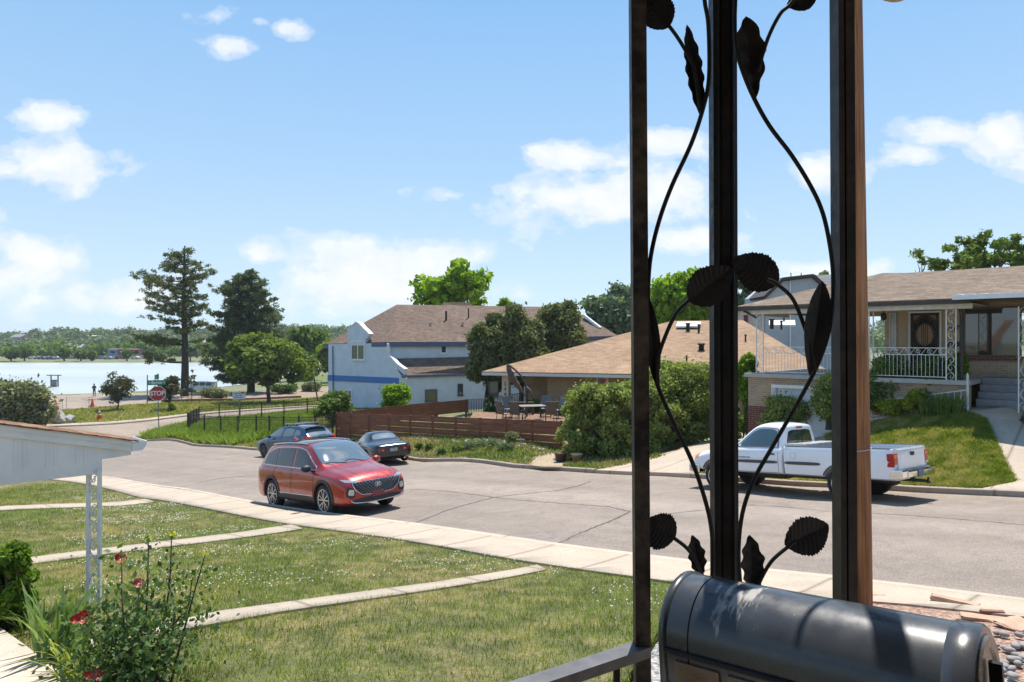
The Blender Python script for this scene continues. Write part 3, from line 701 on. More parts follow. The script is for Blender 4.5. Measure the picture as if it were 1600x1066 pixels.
def leaf(base, tip, wpx, Y, serr=0.0, teeth=0, fold=.25, peak=.45, wave=0, curl=.0, twist=0.0):
    """sheet-iron leaf: pixel base and tip, full width; veins pressed in, 1.6 mm thick"""
    b, t = P(*base, Y), P(*tip, Y); ax = t-b; Ln = ax.length; ax.normalize(); sd = ax.cross(Vector((0, 1, 0))).normalized(); nr = Vector((0, -1, 0))
    W_ = wpx/F*Y/2; n = 44 if teeth else 26; cs_ = [-1, -.66, -.33, 0, .33, .66, 1]; rows = []
    for i in range(n+1):
        s = i/n; k = math.log(.5)/math.log(peak); w = max(0.0, math.sin(math.pi*s**k))**.75*W_
        row = []
        for c in cs_:
            ww = w
            if abs(c) == 1 and teeth: ww = w*(1+serr*((s*teeth) % 1.0-.5)*2)
            if abs(c) == 1 and wave: ww = w*(1+.16*math.sin(s*wave*6.28+c))
            vein = -.0006*math.cos((s*(teeth or 9)*.6-abs(c)*1.3)*6.28)*(abs(c) > .2)
            z = abs(c)*w*fold+vein+(.10*W_*math.sin(s*wave*6.28)*c if wave else 0)+curl*Ln*(s-.5)**2+twist*c*w*(s-.5)
            row.append(b+ax*(Ln*s)+sd*(c*ww)+nr*(z-.010))
        rows.append(row)
    k = len(cs_); vs = [p for r in rows for p in r]; m = len(vs); back = [p+Vector((0, .0016, 0)) for p in vs]
    fs = [(i*k+j, i*k+j+1, (i+1)*k+j+1, (i+1)*k+j) for i in range(n) for j in range(k-1)]
    fb = [tuple(m+q for q in f[::-1]) for f in fs]
    rim = [i*k for i in range(n+1)]+[(n)*k+j for j in range(1, k)]+[i*k+k-1 for i in range(n-1, -1, -1)]+[j for j in range(k-2, 0, -1)]
    rf = [(rim[i], m+rim[i], m+rim[(i+1) % len(rim)], rim[(i+1) % len(rim)]) for i in range(len(rim))]
    mb = MB(); mb.add(vs+back, fs+fb+rf, False); return mb.build('leaf', iron_dark, col_)
leaf((1078,470), (1146,418), 62, 1.575, .07, 17, .18, .42)
leaf((1219,441), (1147,403), 62, 1.60, .07, 17, -.15, .42, twist=.2)
leaf((1268,588), (1288,438), 42, 1.58, 0, 0, .35, .55)
leaf((1027,603), (1014,462), 24, 1.585, 0, 0, .3, .5)
leaf((1182,160), (1168,22), 44, 1.60, 0, 0, .3, .60, wave=4)
leaf((1097,180), (1075,35), 26, 1.60, 0, 0, .3, .5, wave=6)
leaf((1046,40), (1004,-12), 56, 1.585, .05, 15, .2, .42)
leaf((1232,6), (1280,-10), 34, 1.60, .05, 13, .2, .5)
leaf((1057,842), (1006,818), 60, 1.585, .07, 16, .2, .45)
leaf((1229,854), (1298,822), 62, 1.60, .07, 17, .2, .48)
leaf((1097,905), (1084,838), 26, 1.60, 0, 0, .3, .5, wave=4)
leaf((1181,930), (1174,838), 36, 1.60, 0, 0, .3, .5, wave=4)

# railing running off to the lower left
ra, rb = P(1006, 1014, 1.60), P(820, 1072, 1.415); rb = ra+(rb-ra)*1.02; rb.z = ra.z
rdir = (rb-ra).normalized(); far_end = ra+rdir*1.7
rl = thing('porch_railing', 'black iron porch railing with a flat sunlit grey top rail, bottom edge left of the mailbox', 'railing', (ra.x, ra.y, FLOOR), world=True)
mb = MB(); mb.beam(ra, far_end, .046, .024); mb.build('top_rail', simple('sunlit black iron', (.10, .10, .11), .5, var=.3, scale=20), rl)  # lighter grey paints in the light lying on the rail's top
mb = MB(); mb.beam(ra+Vector((0, 0, -.75)), far_end+Vector((0, 0, -.75)), .03, .02); mb.build('bottom_rail', iron_dark, rl)
for i in range(13):
    p = ra+rdir*(.085+.12*i); mb = MB(); mb.beam(p+Vector((0, 0, -.012)), p+Vector((0, 0, -.9)), .014, .014); mb.build('baluster', iron_dark, rl)

# mailbox: half-round top over straight sides, one end towards the lower right
def mailmat():
    m, nt, b, o = newmat('mailbox enamel'); tc = nt.nodes.new('ShaderNodeTexCoord')
    n = noise(nt, 22, 5, .65); n2 = noise(nt, 5, 4, .6)
    base = ramp(nt, n2, [(.3, (.030, .034, .041)), (.7, (.060, .066, .076))])
    sp = nt.nodes.new('ShaderNodeSeparateXYZ'); nt.links.new(tc.outputs['Object'], sp.inputs[0])
    # droppings and scale near the post end, on the upper back
    d = nt.nodes.new('ShaderNodeVectorMath'); d.operation = 'SUBTRACT'; nt.links.new(tc.outputs['Object'], d.inputs[0]); d.inputs[1].default_value = (-.125, -.045, .105)
    mm = nt.nodes.new('ShaderNodeVectorMath'); mm.operation = 'MULTIPLY'; nt.links.new(d.outputs[0], mm.inputs[0]); mm.inputs[1].default_value = (14, 13, 10)
    ln = nt.nodes.new('ShaderNodeVectorMath'); ln.operation = 'LENGTH'; nt.links.new(mm.outputs[0], ln.inputs[0])
    a = math_(nt, 'MULTIPLY_ADD', ln.outputs['Value'], -.35, .62)
    mp = nt.nodes.new('ShaderNodeMapping'); mp.inputs['Scale'].default_value = (60, 16, 16); nt.links.new(tc.outputs['Object'], mp.inputs[0])
    st = noise(nt, 1, 4, .6, vec=mp.outputs[0])
    f = ramp(nt, math_(nt, 'ADD', a, math_(nt, 'MULTIPLY_ADD', st, 1.3, -.65)), [(.42, 0.), (.56, .8)])
    f2 = ramp(nt, n, [(.69, 0.), (.74, .5)])
    c = mixc(nt, math_(nt, 'MAXIMUM', f, f2), base, (.42, .40, .37))
    nt.links.new(c, b.inputs['Base Color']); nt.links.new(ramp(nt, n, [(.3, .22), (.7, .38)]), b.inputs['Roughness'])
    b.inputs['Coat Weight'].default_value = .25; b.inputs['Coat Roughness'].default_value = .12; bump(nt, b, n2, .10, .01)
    return m
def mailbox():
    Lt, Rt = P(1070, 897, 1.45), P(1526, 982, 1.095)
    ax = (Rt-Lt); L = ax.length; ax.normalize(); sd = Vector((0, 0, 1)).cross(ax).normalized(); up = ax.cross(sd)
    r = .108; c = (Lt+Rt)/2-up*r
    root = thing('mailbox', 'large black arched metal mailbox streaked with droppings, bottom right in front', 'mailbox', (0, 0, 0))
    root.matrix_world = Matrix.Translation(c) @ Matrix((ax, sd, up)).transposed().to_4x4()
    mm_ = mailmat(); n = 24; h = .13
    sec = [(r*math.cos(math.pi*k/n), r*math.sin(math.pi*k/n)) for k in range(n+1)]+[(-r, -h), (r, -h)]
    def shell(name, x0, x1, grow, m, caps=True):
        mb = MB(); s_ = [(y*(1+grow), z*(1+grow)) for y, z in sec]; k = len(s_); xs = (x0, x0+.004, x1-.004, x1) if grow else (x0, x1); g = (.97, 1, 1, .97) if grow else (1, 1)
        vs = [(x, y*q, z*q) for x, q in zip(xs, g) for y, z in s_]
        mb.add(vs, [(i*k+j, (i+1)*k+j, (i+1)*k+(j+1) % k, i*k+(j+1) % k) for i in range(len(xs)-1) for j in range(k)], True)
        if caps: mb.add(vs[:k], [list(range(k))], False); mb.add(vs[-k:], [list(range(k))[::-1]], False)
        return mb.build(name, m, root)
    b = shell('body', -L/2, L/2, 0, mm_)
    shell('rim', L/2-.035, L/2+.008, .035, mm_); shell('rim', -L/2-.006, -L/2+.012, .035, mm_)
    shell('seam', -L/2+.055, -L/2+.063, .012, iron_dark)
    mb = MB(); s_ = [(y*.90, z*.90) for y, z in sec]; k = len(s_)
    vs = [(L/2+x, y*q, z*q) for x, q in ((.006, 1), (.014, .97), (.014, .80), (.010, .78)) for y, z in s_]
    mb.add(vs, [(i*k+j, i*k+(j+1) % k, (i+1)*k+(j+1) % k, (i+1)*k+j) for i in range(3) for j in range(k)]+[[3*k+j for j in range(k)]], False)
    dr = mb.build('door', simple('worn door panel', (.14, .12, .105), .3, var=.5, scale=14, metal=.4), root)
    mb = MB(); mb.box((L/2+.022, 0, .035), (.018, .012, .05)); mb.build('door_pull', iron_dark, dr)
    # side panels between ribs, under a rolled lip; their brown paints in a reflection
    pm = simple('brown reflection panel', (.19, .125, .08), .35, var=.35, scale=9)
    for sgn in (-1,):
        mb = MB(); mb.tube([(-L/2+.01, sgn*(r+.002), -.012), (L/2-.03, sgn*(r+.002), -.012)], .006, 8); mb.build('lip', iron_dark, root)
        for i in range(4):
            x0 = -L/2+.03+i*(L-.08)/4; x1 = x0+(L-.08)/4-.016
            mb = MB(); mb.bbox(((x0+x1)/2, sgn*(r+.001), -.078), (x1-x0, .006, .10), .002); mb.build('side_panel', pm, root)
    # bracket down to the floor behind the box
    mb = MB(); d = FLOOR-c.z
    for x in (-.12, .12): mb.tube([(x, .05, -h), (x, .05, d*.98)], .012, 8)
    mb.build('stand', iron_dark, root)
    return root
mailbox()

# ------------------------------------------------------------------ utility pole with lamp
pb = hit(1335, 950, .11)
up_ = thing('utility_pole', 'tall brown wooden utility pole in the red gravel, behind the right column post', 'utility pole', pb, world=True)
ptop = P(1323, 0, pb.y); ptop = pb+(ptop-pb)*1.75
mb = MB(); N = 16; pts = [pb.lerp(ptop, i/N)+Vector((0, 0, -.3 if i == 0 else 0)) for i in range(N+1)]
mb.tube(pts, [.172-.05*i/N for i in range(N+1)], 24); mb.build('pole', woodmat('pole wood', (.12, .045, .016), (.40, .175, .065), (26, 26, .9), .65, .8), up_)
p = hit(1335, 950, .11); zz = (533-702)/F*pb.y; k = (zz-pb.z)/(ptop.z-pb.z); c = pb.lerp(ptop, k)
mb = MB(); mb.tube([c+Vector((.172*math.cos(a), .172*math.sin(a), .02*math.cos(a+.4)))*1.0 for a in [2*math.pi*i/24 for i in range(25)]], .005, 6); mb.build('wire_band', simple('pale wire', (.5, .45, .4), .5), up_)
lc = P(1400, 1, pb.y-.1); mb = MB(); k = pb.lerp(ptop, (lc.z+.55-pb.z)/(ptop.z-pb.z))
mb.tube(catmull([k, k+Vector((.25, -.05, .06)), lc+Vector((-.12, 0, .14)), lc+Vector((-.02, 0, .10))], 6), .028, 10); arm = mb.build('lamp_arm', simple('galvanised', (.35, .35, .36), .4, metal=.8), up_)
mb = MB(); mb.M = Matrix.Translation(lc+Vector((0, 0, .05))) @ Matrix.Diagonal((1, .62, .55, 1)); mb.lathe((0, 0, 0), [(.001, -.10), (.07, -.085), (.13, -.04), (.16, .02), (.15, .09), (.08, .16), (.001, .17)], 20); mb.build('lamp_head', simple('lamp housing', (.36, .28, .17), .5), up_)

# loose sandstone and kerb-side stones in the gravel on the right
rng = random.Random(5)
smat = simple('sandstone', (.46, .30, .21), .9, var=.2, scale=7, bmp=.4)
def flatstone(name, px, py, w, d, h, rz, label, m=smat, cat='stone', group=None):
    c = hit(px, py, .11); t = thing(name, label, cat, c, rz, group)
    bm = bmesh.new(); bmesh.ops.create_cube(bm, size=1); bmesh.ops.subdivide_edges(bm, edges=bm.edges[:], cuts=3, use_grid_fill=True); r_ = random.Random(px*7+py)
    for v in bm.verts: v.co = Vector((v.co.x*w*(1+r_.uniform(-.08, .08)), v.co.y*d*(1+r_.uniform(-.12, .12)), v.co.z*h*(1+r_.uniform(-.1, .1))+h*.3))
    me = bpy.data.meshes.new(name); bm.to_mesh(me); bm.free(); me.materials.append(m); uvmap(me)
    bpy.data.objects.remove(t); o = link(name, me); o.location = c; o.rotation_euler.z = rz; tag(o, label, cat, group); return o
flatstone('stone_slab', 1545, 969, .42, .12, .03, -.35, 'long pale sandstone slab lying in the red gravel above the mailbox end')
flatstone('stone_slab', 1592, 978, .30, .24, .03, .3, 'broad pink sandstone slab at the right edge of the gravel')
flatstone('stone_slab', 1371, 934, .20, .05, .03, -.1, 'short dark red stone bar beside the utility pole foot', simple('red stone', (.22, .10, .06), .9))
flatstone('stone_slab', 1551, 958, .20, .05, .03, -.15, 'short dark red stone bar near the right end of the kerb', simple('red stone bar', (.24, .12, .07), .9))
flatstone('stone_slab', 1492, 944, .42, .09, .06, -.76, 'loose pale kerb stone lying along the kerb, right of the pole')
rk = simple('river rock', (.30, .27, .25), .8, var=.25, scale=5)
n_ = 0
for i in range(80):
    px, py = rng.uniform(1540, 1680), rng.uniform(992, 1062)
    c = hit(px, py, .11); a = [rng.uniform(.022, .048) for _ in range(2)]
    mb = MB(); mb.M = Matrix.Translation((0, 0, .02)) @ Matrix.Rotation(rng.uniform(0, 3), 4, 'Z') @ Matrix.Diagonal((a[0], a[1], .022, 1))
    mb.lathe((0, 0, 0), [(.001, -1), (.6, -.8), (1, 0), (.62, .78), (.001, 1)], 10); o = mb.build('river_rock', rk); o.location = c
    tag(o, 'smooth grey river rock in the gravel right of the mailbox', 'rock', 'river rocks by the mailbox')

# ------------------------------------------------------------------ neighbour's porch roof on the left
nb = Vector((-4.68, 7.68, 0)); nn = Vector((dt.x, dt.y, 0)); dd = Vector((ds.x, ds.y, 0))
def NB(L, z, d=0): p = nb+nn*L+dd*d; return Vector((p.x, p.y, z))
gz = zg(nb.x, nb.y)+.1
nr_ = thing('porch_roof', 'white boarded side of a small porch roof with brown shingle edge on the left', 'porch roof', (nb.x, nb.y, gz), world=True)
wp = simple('weathered white boards', (.70, .68, .67), .6, var=.1, scale=3, bmp=.1)
def ztop(L): return -.852-.243*(L+.875)
D = .42
mb = MB()
mb.prism([NB(-6, ztop(-6)-.06), NB(.36, ztop(.36)-.06), NB(.36, -1.325), NB(.06, -1.34), NB(.06, -1.50), NB(-6, -1.42)][::-1], dd*.05)
for i in range(14):
    L = -.12-.28*i; mb.prism([NB(L, -1.36, -.008), NB(L+.022, -1.36, -.008), NB(L+.022, ztop(L)-.14, -.008), NB(L, ztop(L)-.14, -.008)][::-1], dd*.01)
    mb.prism([NB(L-.075, -1.36, -.008), NB(L-.053, -1.36, -.008), NB(L-.053, ztop(L)-.14, -.008), NB(L-.075, ztop(L)-.14, -.008)][::-1], dd*.01)
mb.build('gable_board', wp, nr_)
mb = MB(); mb.prism([NB(-6, ztop(-6)-.13, -.03), NB(.36, ztop(.36)-.13, -.03), NB(.36, ztop(.36)-.01, -.03), NB(-6, ztop(-6)-.01, -.03)], dd*.03); mb.prism([NB(-6, ztop(-6)-.06, -.045), NB(.36, ztop(.36)-.06, -.045), NB(.36, ztop(.36)-.01, -.045), NB(-6, ztop(-6)-.01, -.045)], dd*.02)
mb.build('rake_board', wp, nr_)
mb = MB(); rs = 0
for i in range(80):
    L0 = .42-i*.14; mb.prism([NB(L0, ztop(L0)+.012, -.07), NB(L0-.16, ztop(L0-.16)+.008, -.07), NB(L0-.16, ztop(L0-.16)-.004, -.07), NB(L0, ztop(L0)-.004, -.07)], dd*(D+.14))
mb.build('shingles', shingle('brown porch shingle', (.30, .17, .10), (.20, .11, .07)), nr_)
mb = MB(); g0 = .36; zt_ = ztop(g0)
prof = [(0, -.015), (.012, -.015), (.018, -.11), (.10, -.11), (.135, -.06), (.15, -.02), (.16, -.02), (.145, -.075), (.105, -.125), (0, -.125)]
mb.prism([NB(g0+a, zt_+z, -.05) for a, z in prof], dd*(D+.1)); mb.prism([NB(g0+a, zt_+z, -.052) for a, z in [(0, -.015), (.15, -.02), (.135, -.06), (.10, -.11), (0, -.11)]], dd*.004); mb.build('gutter', wp, nr_)
mb = MB(); mb.prism([NB(-6, -1.44, .05), NB(.04, -1.44, .05), NB(.04, -1.42, .05), NB(-6, -1.42, .05)], dd*.3); mb.prism([NB(.0, -1.50, .05), NB(.06, -1.50, .05), NB(.06, -1.30, .05), NB(.0, -1.30, .05)], dd*.3); mb.build('soffit', wp, nr_)
# its white iron column
def scroll_column(name, label, base, ztop_, w, dirv, parent=None, r=.014, group=None, scrolls=9, matl=None, sub=True):
    matl = matl or G['whiteiron']; base = Vector(base); dv = Vector(dirv).normalized()
    t = parent or thing(name, label, 'column', base, group=group, world=True); H_ = ztop_-base.z
    for k in (-1, 1):
        mb = MB(); p = base+dv*(k*w/2); mb.beam(p, p+Vector((0, 0, H_)), r*2, r*2, up=(dv.x, dv.y, .001)); mb.build('post', matl, t)
    mb = MB(); hs = H_/scrolls
    for i in range(scrolls):
        z0 = base.z+hs*(i+.5); s = 1 if i % 2 else -1; pts = []
        for q in range(15):
            a = q/14*2*math.pi*1.1; rr = .10*hs*5*(1-q/18); pts.append(base+dv*(s*w*.42*math.cos(a)*(1-q/16))+Vector((0, 0, z0-base.z+hs*.48*math.sin(a)*(1-q/22))))
        mb.tube(pts, r*.42, 5)
    wv = [base+dv*(w*.36*math.sin(q*.9))+Vector((0, 0, H_*q/30)) for q in range(31)]; mb.tube(wv, r*.4, 5)
    mb.build('scrollwork', matl, t); return t
scroll_column('porch_column', 'slim white iron column with scrollwork under the porch roof on the left', (nb.x+nn.x*-.02, nb.y+nn.y*-.02, gz), -1.44, .135, (1, -.1, 0), r=.017, scrolls=8)
drape('porch_slab', HP([(-250,800),(0,990),(100,1068),(160,1130),(-250,1130)], .1), .16, G['slab'], skirt=.15)
# ------------------------------------------------------------------ vehicles
def evalmesh(me, mods):
    o = bpy.data.objects.new('tmp', me); COL.objects.link(o)
    for t, kw in mods:
        m = o.modifiers.new(t, t)
        for k, v in kw.items(): setattr(m, k, v)
    bpy.context.view_layer.update()
    r = bpy.data.meshes.new_from_object(o.evaluated_get(bpy.context.evaluated_depsgraph_get()))
    bpy.data.objects.remove(o); return r
def mesh_of(mb, name='m'):
    me = bpy.data.meshes.new(name); me.from_pydata(mb.v, [], mb.f); me.validate(); return me
def sharpen(me, ang=32):
    bm = bmesh.new(); bm.from_mesh(me)
    for e in bm.edges:
        e.smooth = not (len(e.link_faces) == 2 and e.calc_face_angle(0) > R(ang))
    for f in bm.faces: f.smooth = True
    bm.to_mesh(me); bm.free()
def loft(stations, level=2):
    """closed car body: each station (x, zb, w, zs, wb, zt, wt, crown)"""
    rows = []
    for (x, zb, w, zs, wb, zt, wt, cr) in stations:
        h = [(0, zb), (w*.5, zb), (w-.10, zb), (w-.015, zb+.05), (w, zb+.22*(zs-zb)+.06), (w+.005, zb+.62*(zs-zb)), (w-.012, zs-.05), (wb, zs),
             (wb+(wt-wb)*.10, zs+(zt-zs)*.10), (wb+(wt-wb)*.5+.01*(zt-zs), zs+(zt-zs)*.5), (wb+(wt-wb)*.90, zs+(zt-zs)*.90), (wt-.045, zt+cr*.15), (wt*.5, zt+cr*.8), (0, zt+cr)]
        ring = [Vector((x, y, z)) for y, z in h]+[Vector((x, -y, z)) for y, z in h[-2:0:-1]]
        rows.append(ring)
    k = len(rows[0]); mb = MB(); mb.add([p for r in rows for p in r], [(i*k+j, i*k+(j+1) % k, (i+1)*k+(j+1) % k, (i+1)*k+j) for i in range(len(rows)-1) for j in range(k)])
    half = 13
    for base, flip in ((0, True), ((len(rows)-1)*k, False)):
        for j in range(half):
            a, b = base+j, base+j+1; c, d = base+(k-j-1) % k, base+(k-j) % k
            q = [a, b, c, d] if j not in (0,) else [a, b, c]
            if j == half-1: q = [a, b, d]
            q = list(dict.fromkeys(q)); mb.add([], [])
            mb.f.append(q if flip else q[::-1]); mb.m.append(0); mb.sm.append(False)
    me = mesh_of(mb); bm = bmesh.new(); bm.from_mesh(me); bmesh.ops.remove_doubles(bm, verts=bm.verts[:], dist=1e-5); bmesh.ops.recalc_face_normals(bm, faces=bm.faces[:]); bm.to_mesh(me); bm.free()
    return evalmesh(me, [('SUBSURF', dict(levels=level, render_levels=level, subdivision_type='CATMULL_CLARK'))])
def cutter_mesh(parts):
    mb = MB()
    for p in parts:
        if p[0] == 'cyl':
            _, x, z, r, y0, y1 = p; mb.lathe((x, 0, z), [(r, y0), (r, y1)], 40, axis='Y')
        else:
            _, c, d = p; mb.box(c, d)
    me = mesh_of(mb); bm = bmesh.new(); bm.from_mesh(me); bmesh.ops.recalc_face_normals(bm, faces=bm.faces[:]); bm.to_mesh(me); bm.free(); return me
def boolean(me, parts):
    co = bpy.data.objects.new('cut', cutter_mesh(parts)); COL.objects.link(co)
    r = evalmesh(me, [('BOOLEAN', dict(operation='DIFFERENCE', object=co, solver='EXACT'))])
    bpy.data.objects.remove(co); return r
def bvh_of(me):
    bm = bmesh.new(); bm.from_mesh(me); t = BVHTree.FromBMesh(bm); bm.free(); return t
class Skin:
    """projects flat outlines onto the body: side +1/-1 (x,z), 'f'/'r' (y,z), 't' (x,y)"""
    def __init__(s, me): s.t = bvh_of(me)
    def hit(s, a, b, how):
        if how in (1, -1): o, d = Vector((a, how*3, b)), Vector((0, -how, 0))
        elif how == 'f': o, d = Vector((5, a, b)), Vector((-1, 0, 0))
        elif how == 'r': o, d = Vector((-5, a, b)), Vector((1, 0, 0))
        else: o, d = Vector((a, b, 4)), Vector((0, 0, -1))
        h, n, i, dist = s.t.ray_cast(o, d)
        if h is None:
            h, n, i, dist = s.t.find_nearest(o+d*2.2)
        if n.dot(d) > 0: n = -n
        return h, n
    def patch(s, mb, poly, how, off=.006, cell=.07, skirt=.02, smooth=True):
        bm = bmesh.new(); vs = [bm.verts.new((p[0], p[1], 0)) for p in poly]
        for t in tessellate_polygon([[Vector((p[0], p[1], 0)) for p in poly]]):
            try: bm.faces.new([vs[i] for i in t])
            except ValueError: pass
        for ax in (0, 1):
            lo, hi = min(p[ax] for p in poly), max(p[ax] for p in poly); n = int((hi-lo)/cell)
            for i in range(1, n+1):
                c = lo+(hi-lo)*i/(n+1); co = (c, 0, 0) if ax == 0 else (0, c, 0); no = (1, 0, 0) if ax == 0 else (0, 1, 0)
                bmesh.ops.bisect_plane(bm, geom=bm.verts[:]+bm.edges[:]+bm.faces[:], plane_co=co, plane_no=no, dist=1e-5)
        bmesh.ops.recalc_face_normals(bm, faces=bm.faces[:]); bm.verts.ensure_lookup_table()
        pos, nor = [], []
        for v in bm.verts:
            h, n = s.hit(v.co.x, v.co.y, how); pos.append(h+n*off); nor.append(n)
        for v in bm.verts: v.index = v.index
        bm.verts.index_update(); bm.faces.ensure_lookup_table()
        fs = [[v.index for v in f.verts] for f in bm.faces]
        # orient outwards
        f = fs[len(fs)//2]; nn_ = (pos[f[1]]-pos[f[0]]).cross(pos[f[2]]-pos[f[0]])
        if nn_.dot(nor[f[0]]) < 0: fs = [q[::-1] for q in fs]
        base = len(pos); be = [e for e in bm.edges if e.is_boundary]; ring = {}
        for e in be:
            for v in e.verts:
                if v.index not in ring: ring[v.index] = len(pos); pos.append(pos[v.index]-nor[v.index]*(off+skirt))
        sk = [(e.verts[0].index, e.verts[1].index, ring[e.verts[1].index], ring[e.verts[0].index]) for e in be]
        mb.add(pos, fs, smooth); mb.add(pos, sk, False); bm.free(); return mb
    def line(s, mb, pts, how, r=.005, off=.002, n=6, step=5):
        mb.tube([s.hit(p.x, p.y, how)[0]+s.hit(p.x, p.y, how)[1]*off for p in catmull([(a, b, 0) for a, b in pts], step)], r, n); return mb
def rnd(poly, n=4):
    """rounded closed outline"""
    pts = [Vector((p[0], p[1], 0)) for p in poly]; out = []; m = len(pts)
    for i in range(m):
        a, b, c = pts[i-1], pts[i], pts[(i+1) % m]; u = b+(a-b)*.28; w = b+(c-b)*.28
        for k in range(n+1):
            t = k/n; p = u*(1-t)**2+b*2*t*(1-t)+w*t*t; out.append((p.x, p.y))
    return out
def wheel(root, x, y, r, w, style, side, mats):
    g = bpy.data.objects.new('wheel', None)
    # the wheel mesh is the tyre; rim and hub are its sub-parts
    mb = MB(); ri = r*.68
    mb.M = Matrix.Translation((x, y, r))
    mb.lathe((0, 0, 0), [(ri, -w/2+.01), (ri+.03, -w/2), (r-.035, -w/2+.004), (r-.008, -w/2+.03), (r, -w/2+.055), (r, w/2-.055), (r-.008, w/2-.03), (r-.035, w/2-.004), (ri+.03, w/2), (ri, w/2-.01)], 40, axis='Y')
    ty = mb.build('wheel', mats['tyre'], root)
    mb = MB(); mb.M = Matrix.Translation((x, y, r)); s = side
    mb.lathe((0, 0, 0), [(.001, s*(w/2-.07)), (ri*.98, s*(w/2-.07))], 32, axis='Y'); mb.build('brake_disc', G['alloy'] if style == 'steel' else G['blackplastic'], ty)
    mb = MB(); mb.M = Matrix.Translation((x, y, r))
    mb.lathe((0, 0, 0), [(ri-.022, s*(w/2-.06)), (ri-.006, s*(w/2-.004)), (ri+.012, s*(w/2)), (ri+.012, s*(w/2-.05))], 40, axis='Y')
    if style == 'steel':
        mb.lathe((0, 0, 0), [(.001, s*(w/2-.01)), (.05, s*(w/2-.012)), (.06, s*(w/2-.045)), (ri*.62, s*(w/2-.03)), (ri*.8, s*(w/2-.055)), (ri, s*(w/2-.05))], 32, axis='Y')
    else:
        nsp = 5; wd = .15
        for k in range(nsp*2):
            a0 = 2*math.pi*(k//2)/nsp+(.17 if k % 2 else -.17)+.3; a1 = 2*math.pi*(k//2)/nsp+(.26 if k % 2 else -.26)+.3
            p0 = Vector((.05*math.cos(a0), s*(w/2-.022), .05*math.sin(a0))); p1 = Vector((ri*math.cos(a1), s*(w/2-.012), ri*math.sin(a1)))
            mb.beam(p0, p1, .022, .03, up=(0, 1, 0))
        mb.lathe((0, 0, 0), [(.001, s*(w/2-.005)), (.035, s*(w/2-.007)), (.055, s*(w/2-.02)), (.055, s*(w/2-.05))], 20, axis='Y')
    mb.build('rim', mats['rim'], ty)
    return ty
def plate(root, x, z, how, txt='', col=(.5, .5, .5), name='number_plate', w=.30, h=.15, yaw=0):
    d = 1 if how == 'f' else -1
    mb = MB(); mb.bbox((x, 0, z), (.012, w, h), .004); o = mb.build(name, simple(name+' blank', col, .4, var=.2, scale=12), root); return o
def car_base(name, label, cat, px, py, az, Z=None, dz=0, group=None, pitch=None, halfbase=1.38, at=None):
    """thing whose local x axis points to azimuth az (degrees from +X, counter-clockwise), following the slope"""
    c = Vector(at) if at else hit(px, py); t = thing(name, label, cat, c)
    f = Vector((math.cos(R(az)), math.sin(R(az)), 0)); l = Vector((-f.y, f.x, 0))
    zf = zg(c.x+f.x*halfbase, c.y+f.y*halfbase); zr = zg(c.x-f.x*halfbase, c.y-f.y*halfbase)
    zl = zg(c.x+l.x*.8, c.y+l.y*.8); zr2 = zg(c.x-l.x*.8, c.y-l.y*.8)
    fx = Vector((f.x*2*halfbase, f.y*2*halfbase, zf-zr)).normalized(); ly = Vector((l.x*1.6, l.y*1.6, zl-zr2)).normalized(); up = fx.cross(ly).normalized(); ly = up.cross(fx)
    c.z = (zf+zr+zl+zr2)/4+.004
    t.matrix_world = Matrix.Translation(c) @ Matrix((fx, ly, up)).transposed().to_4x4(); return t
def put(me, name, mat, root):
    me.materials.clear(); me.materials.append(mat); o = link(name, me, root); return o
CARMAT = dict(tyre=G['rubber'], rim=G['alloy'])

